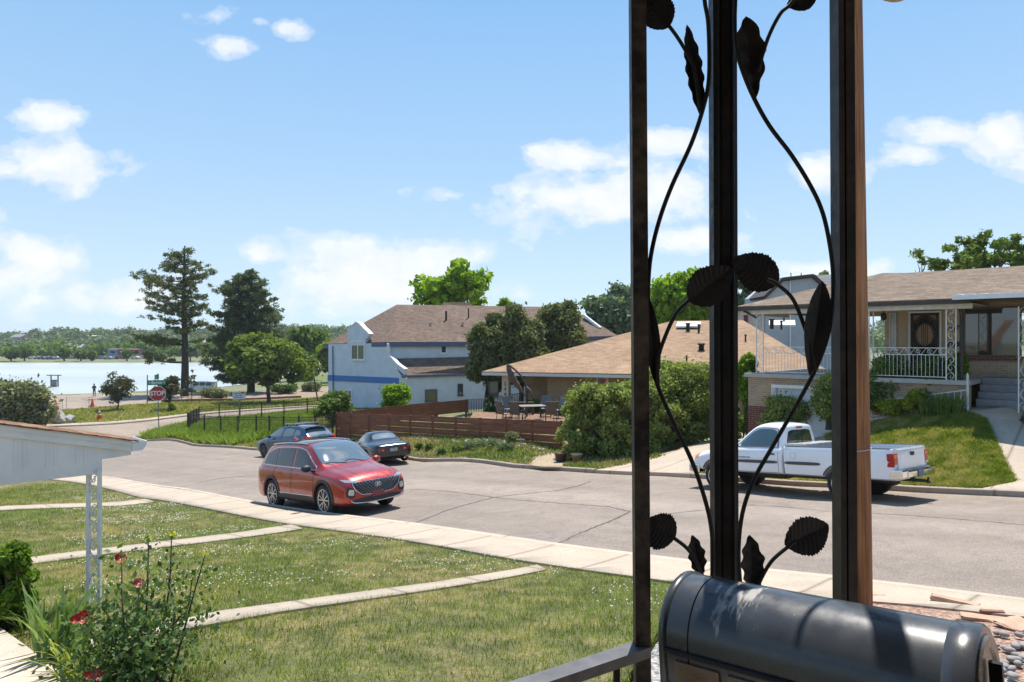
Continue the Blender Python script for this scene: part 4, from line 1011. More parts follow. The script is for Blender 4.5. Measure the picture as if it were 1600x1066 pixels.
def make_suv():
    t = car_base('parked_car', 'red family SUV with chrome window line, parked at the near kerb facing right', 'car', 0, 0, SUV_AZ, at=(*SUV_AT, 0))
    red = paint('metallic red paint', (.33, .018, .014), .45, .30)
    st = [(-2.37, .42, .72, .86, .68, .92, .62, .0), (-2.35, .36, .84, .93, .80, 1.00, .72, .01), (-2.24, .28, .915, 1.03, .86, 1.12, .76, .02), (-2.02, .24, .94, 1.06, .88, 1.50, .66, .04), (-1.86, .24, .945, 1.065, .885, 1.60, .655, .05),
          (-1.2, .24, .945, 1.06, .89, 1.645, .665, .05), (-.4, .24, .945, 1.04, .89, 1.66, .67, .05), (.30, .24, .945, 1.02, .89, 1.625, .655, .05), (.62, .24, .945, 1.01, .89, 1.50, .67, .05),
          (1.02, .24, .945, .995, .885, 1.19, .71, .05), (1.22, .24, .945, .985, .88, 1.06, .74, .045), (1.75, .24, .94, .94, .86, 1.00, .72, .045), (2.12, .25, .91, .87, .82, .93, .68, .04), (2.30, .28, .85, .78, .76, .84, .62, .03), (2.40, .34, .74, .70, .66, .74, .54, .01)]
    body = loft(st, 2); wr = .372; xw = (-1.345, 1.42)
    sk = Skin(body)
    body = boolean(body, [('cyl', x, wr, wr+.045, s*.55, s*1.2) for x in xw for s in (1, -1)]); sharpen(body)
    put(body, 'body', red, t)
    gl = G['glass']; blk = G['blackplastic']; chr_ = G['chrome']
    def part(name, mat, fn, parent=t):
        mb = MB(); fn(mb); return mb.build(name, mat, parent)
    roofp = [(-1.55, -.56), (-1.55, .56), (.18, .55), (.18, -.55)]
    part('roof_glass', gl, lambda m: sk.patch(m, roofp, 't', .006))
    wsp = rnd([(.26, .60), (.26, -.60), (1.12, -.72), (1.20, 0), (1.12, .72)], 3)
    part('windshield', glassy('windscreen', (.10, .13, .15), .03, ior=2.1), lambda m: sk.patch(m, wsp, 't', .007, .06))
    for s in (1, -1):
        out = [(-1.93, 1.12), (-1.80, 1.40), (-1.35, 1.535), (-.4, 1.56), (.25, 1.50), (.70, 1.25), (.98, 1.06), (.2, 1.075), (-1.2, 1.10)]
        part('chrome_trim', chr_, lambda m: [sk.line(m, out+[out[0]], s, .011, .004, 6, 4)])
        for nm, w in (('side_window', [(-1.86, 1.14), (-1.76, 1.38), (-1.33, 1.515), (-1.20, 1.52), (-1.16, 1.12)]), ('side_window', [(-1.10, 1.12), (-1.12, 1.52), (-.40, 1.54), (-.26, 1.535), (-.24, 1.10)]), ('side_window', [(-.12, 1.10), (-.14, 1.535), (.22, 1.485), (.55, 1.30), (.62, 1.24), (.62, 1.09)]), ('quarter_light', [(.66, 1.09), (.66, 1.21), (.90, 1.08)])):
            part(nm, gl, lambda m: sk.patch(m, w, s, .006))
        part('sill_cladding', blk, lambda m: sk.patch(m, [(-.92, .22), (-.92, .40), (-.6, .44), (.6, .44), (.98, .40), (.98, .22)], s, .012))
        part('sill_trim', chr_, lambda m: sk.line(m, [(-.85, .455), (0, .45), (.9, .455)], s, .012, .006))
        for x in xw:
            def arch(m):
                pts = []; q = []
                for k in range(19):
                    a = R(-18+216*k/18); q.append((x+(wr+.045)*math.cos(a), wr+(wr+.045)*math.sin(a), x+(wr+.115)*math.cos(a), wr+(wr+.115)*math.sin(a)))
                poly = [(a, b) for a, b, c, d in q]+[(c, d) for a, b, c, d in q[::-1]]
                poly = [(a, max(b, .25)) for a, b in poly]; sk.patch(m, poly, s, .014, .09, .06)
            part('arch_trim', blk, arch)
            wheel(t, x, s*(.945-.13), wr, .235, 'alloy', s, CARMAT)
        [part('door_line', blk, lambda m: sk.line(m, l, s, .006, .0, 4)) for l in ([(-.20, 1.05), (-.19, .8), (-.2, .47)], [(.98, 1.0), (.97, .8), (.93, .47)], [(-1.12, 1.06), (-1.2, .88), (-1.0, .62), (-.86, .47)])]
        for x in (-.98, -.02):
            part('door_handle', red, lambda m: sk.patch(m, rnd([(x, .90), (x+.2, .905), (x+.2, .935), (x, .93)]), s, .03, .05, .04))
        # mirror
        def mir(m):
            m.M = Matrix.Translation((.80, s*1.02, 1.10)) @ Matrix.Diagonal((.085, .125, .085, 1)); m.lathe((0, 0, 0), [(.001, -1), (.6, -.85), (1, -.2), (1, .4), (.7, .9), (.001, 1)], 14, axis='Y'); m.M = None
            m.beam((.82, s*.86, 1.03), (.80, s*.98, 1.06), .06, .03)
        part('mirror', blk if s < 0 else red, mir)
        part('roof_rail', chr_, lambda m: sk.line(m, [(-1.75, s*.60), (-1.3, s*.615), (-.4, s*.62), (.2, s*.60)], 't', .018, .025))
        part('roof_rail_foot', blk, lambda m: sk.line(m, [(-1.75, s*.60), (-.5, s*.615), (.2, s*.60)], 't', .02, .0))
        # slim upper lamp strip and the big lower lamp
        part('headlight', simple('lamp strip', (.45, .45, .47), .15, metal=.5), lambda m: sk.patch(m, [(s*.80, .80), (s*.84, .86), (s*.62, .84), (s*.50, .79), (s*.54, .765)], 'f', .010, .05))
        hl = part('headlight', blk, lambda m: sk.patch(m, rnd([(s*.62, .46), (s*.60, .66), (s*.80, .70), (s*.83, .50), (s*.74, .44)]), 'f', .008, .05))
        part('lens', simple('headlamp lens', (.55, .55, .5), .1, metal=.4), lambda m: sk.patch(m, rnd([(s*.65, .50), (s*.64, .63), (s*.76, .65), (s*.78, .52)]), 'f', .018, .05), hl)
        part('taillight', simple('tail lamp red', (.35, .01, .01), .15, var=.1), lambda m: sk.patch(m, [(s*.5, .93), (s*.52, 1.02), (s*.84, 1.03), (s*.84, .92)], 'r', .010, .05))
    gp = [(-.60, .78), (.60, .78), (.66, .74), (.44, .50), (-.44, .50), (-.66, .74)]
    g = part('grille', blk, lambda m: sk.patch(m, gp, 'f', .010, .05))
    def mesh_(m):
        for i in range(-7, 8):
            for sl_ in (1, -1):
                a = (i*.09-.17*sl_, .50); b = (i*.09+.17*sl_, .78)
                pts = [(a[0]+(b[0]-a[0])*k/6, a[1]+(b[1]-a[1])*k/6) for k in range(7)]
                pts = [p for p in pts if abs(p[0]) < .42+(p[1]-.5)*.8]
                if len(pts) > 1: sk.line(m, pts, 'f', .0075, .016, 4, 1)
    part('grille_mesh', simple('dark chrome', (.25, .25, .26), .3, metal=.9), mesh_, g)
    part('grille_frame', chr_, lambda m: sk.line(m, gp+[gp[0]], 'f', .010, .012, 5, 2))
    def badge(m):
        h, n = sk.hit(0, .685, 'f'); M = Matrix.Translation(h+n*.03) @ Matrix(((0, 0, 1, 0), (1, 0, 0, 0), (0, 1, 0, 0), (0, 0, 0, 1)))
        m.M = M; m.tube([(.085*math.cos(a), .045*math.sin(a), 0) for a in [2*math.pi*k/24 for k in range(25)]], .007, 6)
        sh = Matrix(((1, .35, 0, 0), (0, 1, 0, 0), (0, 0, 1, 0), (0, 0, 0, 1))); m.M = None; add_text(m, 'H', .095, M @ sh @ Matrix.Diagonal((1.2, 1, 1, 1)), .008, .003)
    part('badge', chr_, badge)
    part('bumper_intake', blk, lambda m: sk.patch(m, [(-.60, .30), (-.66, .40), (-.40, .43), (.40, .43), (.66, .40), (.60, .30)], 'f', .010, .06))
    part('skid_plate', chr_, lambda m: sk.line(m, [(-.72, .40), (-.6, .335), (0, .31), (.6, .335), (.72, .40)], 'f', .015, .012))
    part('number_plate', simple('reddish plate cover', (.22, .05, .05), .5), lambda m: sk.patch(m, [(-.17, .42), (-.17, .55), (.17, .55), (.17, .42)], 'f', .022, .1))
    part('wiper', blk, lambda m: [sk.line(m, [(1.19, .45), (1.08, .1), (1.12, -.1)], 't', .008, .014), sk.line(m, [(1.2, -.1), (1.09, -.4), (1.06, -.62)], 't', .008, .014)])
    part('hood_crease', red, lambda m: [sk.line(m, [(1.25, s*.50), (1.7, s*.46), (2.15, s*.40)], 't', .009, -.004) for s in (1, -1)])
    part('rear_window', gl, lambda m: sk.patch(m, rnd([(-.66, 1.14), (.66, 1.14), (.56, 1.50), (-.56, 1.50)]), 'r', .008, .08))
    part('antenna_fin', red, lambda m: m.prism([(-1.75, -.02, 1.66), (-1.55, -.02, 1.68), (-1.78, -.02, 1.76)], (0, .04, 0)))
    def intr(m): m.box((0, 0, .5), (3.2, 1.5, .35))
    part('underbody', blk, lambda m: m.box((0, 0, .33), (3.6, 1.2, .2)))
    return t
SUV_AT = (-5.15, 19.2); SUV_AZ = -45.5
_suv = make_suv(); _suv.scale = (1.055, 1.055, 1.10)

def make_truck():
    t = car_base('pickup_truck', 'white regular cab pickup truck with a long bed, parked at the far kerb facing left', 'pickup truck', 0, 0, TRUCK_AZ, at=(*TRUCK_AT, 0), halfbase=1.63)
    wh = paint('white truck paint', (.80, .81, .83), 0, .35, .03); blk = G['blackplastic']; chr_ = G['chrome']; gl = G['glass']; dk = simple('dark grey moulding', (.06, .062, .068), .5, var=.1)
    zb = .52; xf, xr = 1.86, -1.40; wr = .385
    # cab and bonnet (x from -.02 to 2.72)
    st = [(.02, zb, .93, 1.16, .88, 1.68, .63, .0), (.04, zb, .945, 1.18, .89, 1.73, .68, .03), (.10, zb, .955, 1.18, .90, 1.75, .70, .045), (.5, zb, .96, 1.175, .905, 1.80, .70, .045), (.72, zb, .96, 1.17, .905, 1.775, .70, .045), (.92, zb, .96, 1.165, .90, 1.66, .71, .05),
          (1.26, zb, .96, 1.155, .895, 1.34, .74, .05), (1.42, zb, .96, 1.15, .89, 1.20, .76, .05), (1.9, zb, .955, 1.09, .87, 1.14, .74, .05), (2.35, zb, .93, 1.00, .83, 1.06, .70, .045), (2.58, zb+.02, .88, .90, .80, .98, .66, .03), (2.66, zb+.05, .82, .84, .74, .90, .60, .01)]
    body = loft(st, 2); sk = Skin(body)
    body = boolean(body, [('cyl', xf, wr, wr+.085, s*.5, s*1.2) for s in (1, -1)]); sharpen(body); put(body, 'cab', wh, t)
    def part(name, mat, fn, parent=t):
        mb = MB(); fn(mb); return mb.build(name, mat, parent)
    # bed
    bw, bz0, bz1, x0, x1 = .955, zb+.01, 1.24, -2.50, -.035
    rows = []
    for x, g in ((x0, -.03), (x0+.05, 0), (x0+.6, .004), (x1-.05, .004), (x1, -.01)):
        h = [(0, bz0), (bw-.10+g, bz0), (bw-.02+g, bz0+.04), (bw+g, bz0+.2), (bw+.012+g, bz0+.42), (bw+g, bz1-.14), (bw-.012+g, bz1-.02), (bw-.03+g, bz1), (0, bz1)]
        rows.append([Vector((x, y, z)) for y, z in h]+[Vector((x, -y, z)) for y, z in h[-2:0:-1]])
    k = len(rows[0]); mb = MB(); mb.add([p for r in rows for p in r], [(i*k+j, i*k+(j+1) % k, (i+1)*k+(j+1) % k, (i+1)*k+j) for i in range(len(rows)-1) for j in range(k)]+[list(range(k))[::-1], [(len(rows)-1)*k+j for j in range(k)]])
    me = mesh_of(mb); bm = bmesh.new(); bm.from_mesh(me); bmesh.ops.recalc_face_normals(bm, faces=bm.faces[:]); bm.to_mesh(me); bm.free()
    bk = Skin(me); me2 = boolean(me, [('box', ((x0+x1)/2, 0, bz1-.22), (x1-x0-.12, 1.62, .52))]+[('cyl', xr, wr, wr+.085, s*.55, s*1.2) for s in (1, -1)]); sharpen(me2, 40); put(me2, 'truck_bed', wh, t)
    part('bed_liner', dk, lambda m: (m.box(((x0+x1)/2, 0, .80), (x1-x0-.14, 1.6, .02)), [m.box((xr, s*.70, .88), (.9, .2, .18)) for s in (1, -1)]))
    part('bed_rail_cap', dk, lambda m: [m.beam((x0+.05, s*.90, bz1+.004), (x1-.05, s*.90, bz1+.004), .085, .012) for s in (1, -1)])
    tg = part('tailgate', wh, lambda m: (m.bbox((x0-.012, 0, .885), (.045, 1.50, .66), .012), m.bbox((x0-.036, 0, .90), (.012, 1.30, .40), .004)))
    part('tailgate_handle', blk, lambda m: m.bbox((x0-.05, 0, 1.10), (.03, .17, .085), .008), tg)
    part('tool_box', simple('aluminium tool box', (.55, .55, .56), .35, metal=.6), lambda m: (m.bbox((-.32, 0, 1.27), (.48, 1.76, .06), .01), m.bbox((-.32, 0, 1.12), (.44, 1.55, .26), .01), m.bbox((-.30, .72, 1.275), (.42, .30, .07), .01)))
    part('windshield', G['glass'], lambda m: sk.patch(m, rnd([(.80, .60), (.80, -.60), (1.36, -.74), (1.42, 0), (1.36, .74)], 3), 't', .007, .06))
    rw = part('rear_window', glassy('rear cab glass', (.02, .035, .03), .05), lambda m: sk.patch(m, rnd([(-.66, 1.26), (.66, 1.26), (.62, 1.40), (.54, 1.63), (-.54, 1.63), (-.62, 1.40)]), 'r', .008, .08))
    part('window_frame', blk, lambda m: [sk.line(m, [(a*1.0, b) for a, b in [(-.66, 1.27), (.66, 1.27)]], 'r', .008, .012), sk.line(m, [(-.12, 1.27), (-.12, 1.62)], 'r', .006, .012), sk.line(m, [(.12, 1.27), (.12, 1.62)], 'r', .006, .012)], rw)
    part('brake_light', simple('high brake lamp', (.35, .02, .02), .2), lambda m: sk.patch(m, rnd([(-.16, 1.67), (-.16, 1.71), (.16, 1.71), (.16, 1.67)]), 'r', .015, .06))
    for s in (1, -1):
        part('side_window', gl if s < 0 else glassy('cab side glass', (.05, .09, .10), .04), lambda m: sk.patch(m, rnd([(.16, 1.22), (.18, 1.60), (.30, 1.66), (.66, 1.67), (.84, 1.58), (1.15, 1.30), (1.18, 1.22)], 3), s, .006, .06))
        part('window_trim', blk, lambda m: sk.line(m, [(.14, 1.21), (.16, 1.61), (.28, 1.68), (.68, 1.69), (.87, 1.59), (1.18, 1.31), (1.20, 1.21), (.14, 1.21)], s, .009, .003, 5, 3))
        part('door_line', blk, lambda m: [sk.line(m, l, s, .006, .0, 4) for l in ([(.13, 1.66), (.12, 1.2), (.13, .60), (.2, .57), (1.2, .57), (1.27, .65), (1.27, 1.15)],)])
        part('side_moulding', dk, lambda m: sk.patch(m, rnd([(.14, .80), (.14, .875), (1.24, .875), (1.24, .80)], 2), s, .018, .2))
        part('side_moulding', dk, lambda m: bk.patch(m, rnd([(-.92, .80), (-.92, .875), (-.06, .875), (-.06, .80)], 2), s, .018, .2))
        part('door_handle', blk, lambda m: sk.patch(m, rnd([(.20, 1.02), (.20, 1.06), (.36, 1.06), (.36, 1.02)]), s, .03, .05, .04))
        for x, skk in ((xf, sk), (xr, bk)):
            wheel(t, x, s*.80, wr, .26, 'steel' if True else 'alloy', s, CARMAT)
            def lip(m):
                m.tube([skk.hit(x+(wr+.09)*math.cos(a), wr+(wr+.09)*math.sin(a), s)[0]+Vector((0, s*.006, 0)) for a in [R(25+130*k/16) for k in range(17)]], .014, 6)
            part('arch_trim', blk, lip)
            part('mud_flap', G['rubber'], lambda m: m.box((x-.44, s*.80, .42), (.015, .26, .34)))
        def mir(m):
            m.bbox((1.22, s*1.08, 1.27), (.09, .17, .20), .02); m.beam((1.22, s*.90, 1.22), (1.22, s*1.02, 1.24), .05, .04)
        part('mirror', blk, mir)
        tl = part('taillight', simple('tail lamp red', (.42, .012, .01), .18, var=.1), lambda m: (m.bbox((x0+.045, s*.872, .985), (.15, .19, .30), .02)))
        part('turn_signal', simple('amber lens', (.75, .22, .02), .2, var=.1), lambda m: m.bbox((x0+.040, s*.877, 1.075), (.152, .175, .09), .02), tl)
        part('reversing_lamp', simple('clear lens', (.55, .5, .48), .2), lambda m: m.bbox((x0+.038, s*.872, .868), (.15, .165, .06), .012), tl)
        part('headlight', simple('amber marker', (.70, .20, .05), .2), lambda m: sk.patch(m, rnd([(2.44, .86), (2.44, .99), (2.60, .93), (2.60, .84)]), s, .01, .05))
        part('headlight', simple('headlamp glass', (.5, .5, .5), .12), lambda m: sk.patch(m, rnd([(s*.50, .80), (s*.50, .94), (s*.78, .93), (s*.78, .80)]), 'f', .012, .05))
    part('bumper', chr_, lambda m: (m.bbox((x0-.11, 0, .665), (.16, 1.34, .17), .03), [m.bbox((x0-.04, s*.80, .68), (.26, .32, .20), .04) for s in (1, -1)]))
    part('number_plate', simple('blue-grey plate', (.10, .16, .26), .4, var=.4, scale=20), lambda m: m.bbox((x0-.20, 0, .66), (.01, .31, .15), .004))
    part('bumper_step', blk, lambda m: m.box((x0-.10, 0, .755), (.12, 1.2, .012)))
    part('tow_hitch', blk, lambda m: (m.box((x0-.16, 0, .49), (.30, .07, .07)), m.box((x0-.33, 0, .46), (.06, .09, .05)), m.lathe((x0-.33, 0, .49), [(.02, 0), (.02, .05), (.032, .07), (.001, .10)], 12)))
    part('front_bumper', chr_, lambda m: (m.bbox((2.68, 0, .58), (.14, 1.5, .24), .04), [m.bbox((2.56, s*.80, .58), (.34, .28, .24), .05) for s in (1, -1)]))
    part('grille', blk, lambda m: sk.patch(m, rnd([(-.42, .78), (-.42, .93), (.42, .93), (.42, .78)]), 'f', .012, .06))
    part('chassis', blk, lambda m: ([m.beam((-2.4, s*.42, .50), (2.4, s*.42, .50), .08, .14) for s in (1, -1)], [m.beam((x, -.75, wr), (x, .75, wr), .09, .09) for x in (xf, xr)], m.box((.9, 0, .46), (1.2, .6, .2)), m.tube([(-2.3, -.5, .44), (0, -.5, .44)], .04, 8)))
    def fl(m):
        h, n = bk.hit(-.28, 1.0, 1); pts = [(-.34+.13*a, .955+.13*b) for a, b in ((0, 0), (1, 0), (1, 1), (0, 1), (0, 0))]; bk.line(m, pts, 1, .003, 0, 4, 1)
    part('fuel_flap', dk, fl)
    def script(m):
        h, n = sk.hit(1.02, .935, 1); M = Matrix.Translation(h+Vector((0, .012, 0))) @ Matrix(((-1, 0, 0, 0), (0, 0, 1, 0), (0, 1, 0, 0), (0, 0, 0, 1)))
        add_text(m, 'TUNDRA SR5', .055, M, .004)
    part('door_lettering', dk, script)
    return t
TRUCK_AT = (7.58, 17.72); TRUCK_AZ = 180-50.5
_tr = make_truck(); _tr.scale = (1.05, 1, 1)

def make_hatch():
    t = car_base('parked_car', 'dark blue hatchback with a roof rack, parked at the far kerb behind the red SUV', 'car', 0, 0, HATCH_AZ, at=(*HATCH_AT, 0))
    bl = paint('dark blue paint', (.018, .040, .085), .4, .3); blk = G['blackplastic']; gl = G['glass']; wr = .33; xw = (-1.32, 1.32)
    st = [(-2.18, .42, .70, .84, .66, .90, .60, 0), (-2.14, .34, .80, .92, .76, .97, .70, .01), (-2.02, .26, .86, .96, .80, 1.05, .68, .02), (-1.72, .22, .88, .97, .82, 1.33, .60, .03), (-1.55, .22, .885, .97, .82, 1.40, .585, .04), (-.8, .22, .885, .95, .83, 1.455, .59, .04), (0, .22, .885, .93, .83, 1.455, .59, .04), (.35, .22, .885, .92, .83, 1.40, .60, .04),
          (.85, .22, .885, .91, .82, 1.12, .65, .04), (1.08, .22, .885, .90, .81, .99, .68, .04), (1.6, .22, .87, .85, .78, .90, .66, .04), (2.0, .24, .83, .74, .72, .80, .60, .03), (2.18, .30, .70, .62, .62, .68, .5, .01)]
    body = loft(st, 2); sk = Skin(body); body = boolean(body, [('cyl', x, wr, wr+.04, s*.5, s*1.1) for x in xw for s in (1, -1)]); sharpen(body); put(body, 'body', bl, t)
    def part(name, mat, fn, parent=t):
        mb = MB(); fn(mb); return mb.build(name, mat, parent)
    part('windshield', gl, lambda m: sk.patch(m, rnd([(.32, .54), (.32, -.54), (.98, -.66), (1.04, 0), (.98, .66)], 3), 't', .007, .07))
    part('rear_window', glassy('hatch glass', (.16, .19, .20), .05, ior=2.0), lambda m: sk.patch(m, rnd([(-.62, 1.0), (.62, 1.0), (.52, 1.30), (-.52, 1.30)]), 'r', .008, .08))
    part('spoiler', bl, lambda m: m.bbox((-1.78, 0, 1.405), (.26, 1.08, .03), .01))
    glt = glassy('hatch side glass', (.14, .15, .14), .05)
    for s in (1, -1):
        for w in ([(-1.62, 1.06), (-1.50, 1.24), (-1.18, 1.32), (-1.14, 1.03)], [(-1.08, 1.03), (-1.12, 1.33), (-.28, 1.37), (-.22, 1.0)], [(-.12, 1.0), (-.16, 1.37), (.22, 1.33), (.55, 1.15), (.74, 1.01)]):
            part('side_window', glt, lambda m: sk.patch(m, rnd(w, 2), s, .006))
        for x in xw: wheel(t, x, s*(.885-.115), wr, .21, 'alloy', s, dict(tyre=G['rubber'], rim=simple('dark alloy', (.10, .10, .11), .4, metal=.6)))
        [part('door_line', blk, lambda m: sk.line(m, l, s, .006, .0, 4)) for l in ([(-.17, 1.0), (-.16, .7), (-.17, .32)], [(.80, .95), (.82, .7), (.78, .32)], [(-1.1, .98), (-1.1, .75), (-.9, .5), (-.85, .32)])]
        part('mirror', bl, lambda m: (m.bbox((.66, s*.95, 1.0), (.13, .16, .11), .03)))
        part('taillight', simple('tail lamp red', (.42, .02, .02), .2), lambda m: sk.patch(m, rnd([(s*.56, .78), (s*.52, .98), (s*.74, 1.02), (s*.80, .80)]), 'r', .014, .05))
        part('taillight', simple('tail lamp red', (.42, .02, .02), .2), lambda m: sk.patch(m, rnd([(-2.10, .80), (-2.02, .96), (-1.86, .99), (-1.9, .82)]), s, .012, .05))
        part('headlight', simple('headlamp glass', (.5, .5, .5), .12), lambda m: sk.patch(m, rnd([(1.84, .68), (1.80, .80), (2.02, .76), (2.05, .66)]), s, .01, .05))
        part('roof_rail', blk, lambda m: m.beam((-1.35, s*.56, 1.47), (.1, s*.56, 1.48), .03, .03))
    for x in (-1.05, -.25):
        part('rack_bar', simple('rack alloy', (.55, .55, .55), .4, metal=.7), lambda m: m.bbox((x, 0, 1.56), (.07, 1.26, .035), .01))
        part('rack_foot', blk, lambda m: [m.box((x, s*.56, 1.51), (.08, .05, .09)) for s in (1, -1)])
    part('number_plate', simple('number plate', (.4, .42, .4), .4, var=.3, scale=20), lambda m: sk.patch(m, [(-.15, .66), (-.15, .80), (.15, .80), (.15, .66)], 'r', .012, .1))
    part('rear_wiper', blk, lambda m: sk.line(m, [(.1, 1.0), (-.1, 1.03), (-.3, 1.02)], 'r', .008, .016))
    part('underbody', blk, lambda m: m.box((0, 0, .30), (3.4, 1.2, .2)))
    return t
HATCH_AT = (-11.55, 36.4); HATCH_AZ = 180-39
_h = make_hatch(); _h.scale = (1.12,)*3

def make_roadster():
    t = car_base('parked_car', 'black two-seat roadster with a hard top, parked behind the red SUV by the slatted fence', 'car', 0, 0, ROAD_AZ, at=(*ROAD_AT, 0), halfbase=1.13)
    bl = paint('black car paint', (.008, .009, .012), .2, .2); blk = G['blackplastic']; gl = G['glass']; wr = .30; xw = (-1.13, 1.13)
    st = [(-1.96, .40, .55, .62, .52, .70, .46, 0), (-1.92, .30, .70, .72, .64, .78, .58, .01), (-1.78, .24, .79, .76, .72, .83, .62, .02), (-1.45, .20, .83, .80, .75, .86, .62, .02), (-1.12, .19, .84, .82, .76, .88, .60, .03), (-.98, .19, .838, .82, .76, .92, .56, .03), (-.66, .19, .83, .81, .75, 1.15, .48, .04), (-.42, .19, .825, .80, .75, 1.195, .47, .04), (-.05, .19, .825, .80, .75, 1.195, .48, .04), (.15, .19, .825, .80, .75, 1.15, .50, .04),
          (.48, .19, .825, .79, .75, .90, .56, .03), (.60, .19, .83, .785, .75, .84, .58, .03), (1.1, .19, .83, .76, .73, .80, .56, .03), (1.6, .20, .77, .66, .66, .70, .5, .03), (1.92, .26, .60, .54, .5, .58, .4, .01)]
    body = loft(st, 2); sk = Skin(body); body = boolean(body, [('cyl', x, wr, wr+.035, s*.5, s*1.1) for x in xw for s in (1, -1)]); sharpen(body); put(body, 'body', bl, t)
    def part(name, mat, fn, parent=t):
        mb = MB(); fn(mb); return mb.build(name, mat, parent)
    part('windshield', gl, lambda m: sk.patch(m, rnd([(.16, .44), (.16, -.44), (.50, -.55), (.54, 0), (.50, .55)], 3), 't', .007, .07))
    part('rear_window', glassy('hard top glass', (.16, .20, .22), .05, ior=2.0), lambda m: sk.patch(m, rnd([(-.98, .50), (-.98, -.50), (-.68, -.44), (-.68, .44)]), 't', .010, .08))
    for s in (1, -1):
        part('side_window', glassy('roadster side glass', (.10, .12, .12), .05), lambda m: sk.patch(m, rnd([(-.50, .86), (-.46, 1.06), (-.30, 1.13), (.08, 1.11), (.40, .88)], 2), s, .006))
        for x in xw: wheel(t, x, s*(.82-.10), wr, .20, 'alloy', s, dict(tyre=G['rubber'], rim=simple('dull alloy', (.22, .22, .23), .4, metal=.8)))
        part('taillight', simple('tail lamp red', (.35, .02, .02), .2), lambda m: sk.patch(m, rnd([(s*.36, .57), (s*.36, .68), (s*.62, .70), (s*.66, .57)]), 'r', .014, .05))
        part('reversing_lamp', simple('clear lens', (.55, .5, .48), .2), lambda m: sk.patch(m, rnd([(s*.42, .59), (s*.42, .64), (s*.47, .64), (s*.47, .59)]), 'r', .022, .05))
        part('mirror', bl, lambda m: m.bbox((.36, s*.88, .90), (.11, .15, .10), .03))
        [part('door_line', blk, lambda m: sk.line(m, l, s, .006, .0, 4)) for l in ([(-.46, .80), (-.45, .6), (-.42, .3)], [(.52, .78), (.54, .6), (.5, .3)])]
    part('number_plate', simple('number plate', (.35, .36, .36), .4, var=.3, scale=20), lambda m: sk.patch(m, [(-.15, .54), (-.15, .67), (.15, .67), (.15, .54)], 'r', .012, .1))
    part('exhaust', G['chrome'], lambda m: m.tube([(-1.7, -.42, .25), (-1.98, -.42, .25)], .03, 10))
    part('underbody', blk, lambda m: m.box((0, 0, .26), (3.1, 1.1, .16)))
    return t
ROAD_AT = (-6.2, 31.6); ROAD_AZ = 180-60
_r = make_roadster(); _r.scale = (1.12,)*3

def make_van():
    t = car_base('parked_van', 'white van parked by the water behind the tall pine', 'van', 0, 0, 180, at=(*VAN_AT, 0), halfbase=1.4)
    wh = paint('van white', (.62, .65, .68), 0, .35, .04); blk = G['blackplastic']; gl = G['glass']; wr = .34; xw = (-1.4, 1.45)
    st = [(-2.40, .35, .90, 1.0, .86, 1.80, .74, .0), (-2.36, .28, .95, 1.02, .92, 1.88, .80, .02), (-1.5, .26, .96, 1.02, .92, 1.93, .81, .03), (.3, .26, .96, 1.02, .92, 1.92, .81, .03), (.85, .26, .96, 1.02, .92, 1.80, .80, .03), (1.5, .26, .95, 1.0, .90, 1.2, .80, .03), (1.7, .26, .94, .98, .88, 1.08, .78, .03), (2.2, .28, .90, .86, .80, .92, .7, .03), (2.4, .34, .78, .7, .7, .75, .6, .0)]
    body = loft(st, 2); sk = Skin(body); body = boolean(body, [('cyl', x, wr, wr+.05, s*.5, s*1.2) for x in xw for s in (1, -1)]); sharpen(body); put(body, 'body', wh, t)
    def part(name, mat, fn, parent=t):
        mb = MB(); fn(mb); return mb.build(name, mat, parent)
    for s in (1, -1):
        for w in ([(-2.1, 1.15), (-2.1, 1.68), (-1.15, 1.70), (-1.15, 1.12)], [(-1.05, 1.12), (-1.05, 1.70), (-.1, 1.70), (-.1, 1.12)], [(0, 1.12), (0, 1.69), (.6, 1.68), (1.2, 1.15)]):
            part('side_window', gl, lambda m: sk.patch(m, rnd(w, 2), s, .006, .15))
        for x in xw: wheel(t, x, s*.84, wr, .2, 'steel', s, CARMAT)
    part('windshield', gl, lambda m: sk.patch(m, rnd([(.9, .70), (.9, -.70), (1.48, -.76), (1.48, .76)], 3), 't', .007, .1))
    return t
_v = hit(314, 613); VAN_AT = (_v.x, _v.y)
make_van()
# ------------------------------------------------------------------ houses
def rayplane(px, py, p0, n):
    d = Vector(((px-800)/F, 1, (533-py)/F)); return d*(Vector(p0).dot(n)/d.dot(n))
def vplane(a, b):
    """vertical plane through two plan points -> function (px, py) -> point"""
    a, b = Vector((a[0], a[1], 0)), Vector((b[0], b[1], 0)); n = Vector((b.y-a.y, -(b.x-a.x), 0)).normalized()
    return (lambda px, py: rayplane(px, py, a, n)), n
def slab(mb, pts, th):
    """roof face given by its corners, thickened downwards"""
    p = [Vector(q) for q in pts]; n = (p[1]-p[0]).cross(p[2]-p[0]).normalized()
    if n.z < 0: n = -n
    return mb.prism(p, -n*th)
def wall(mb, a, b, z0, z1, th=.2, side=1):
    a, b = Vector((a[0], a[1], 0)), Vector((b[0], b[1], 0)); d = (b-a).normalized(); n = Vector((-d.y, d.x, 0))*side*th
    return mb.prism([Vector((a.x, a.y, z0)), Vector((b.x, b.y, z0)), Vector((b.x, b.y, z1)), Vector((a.x, a.y, z1))], n)
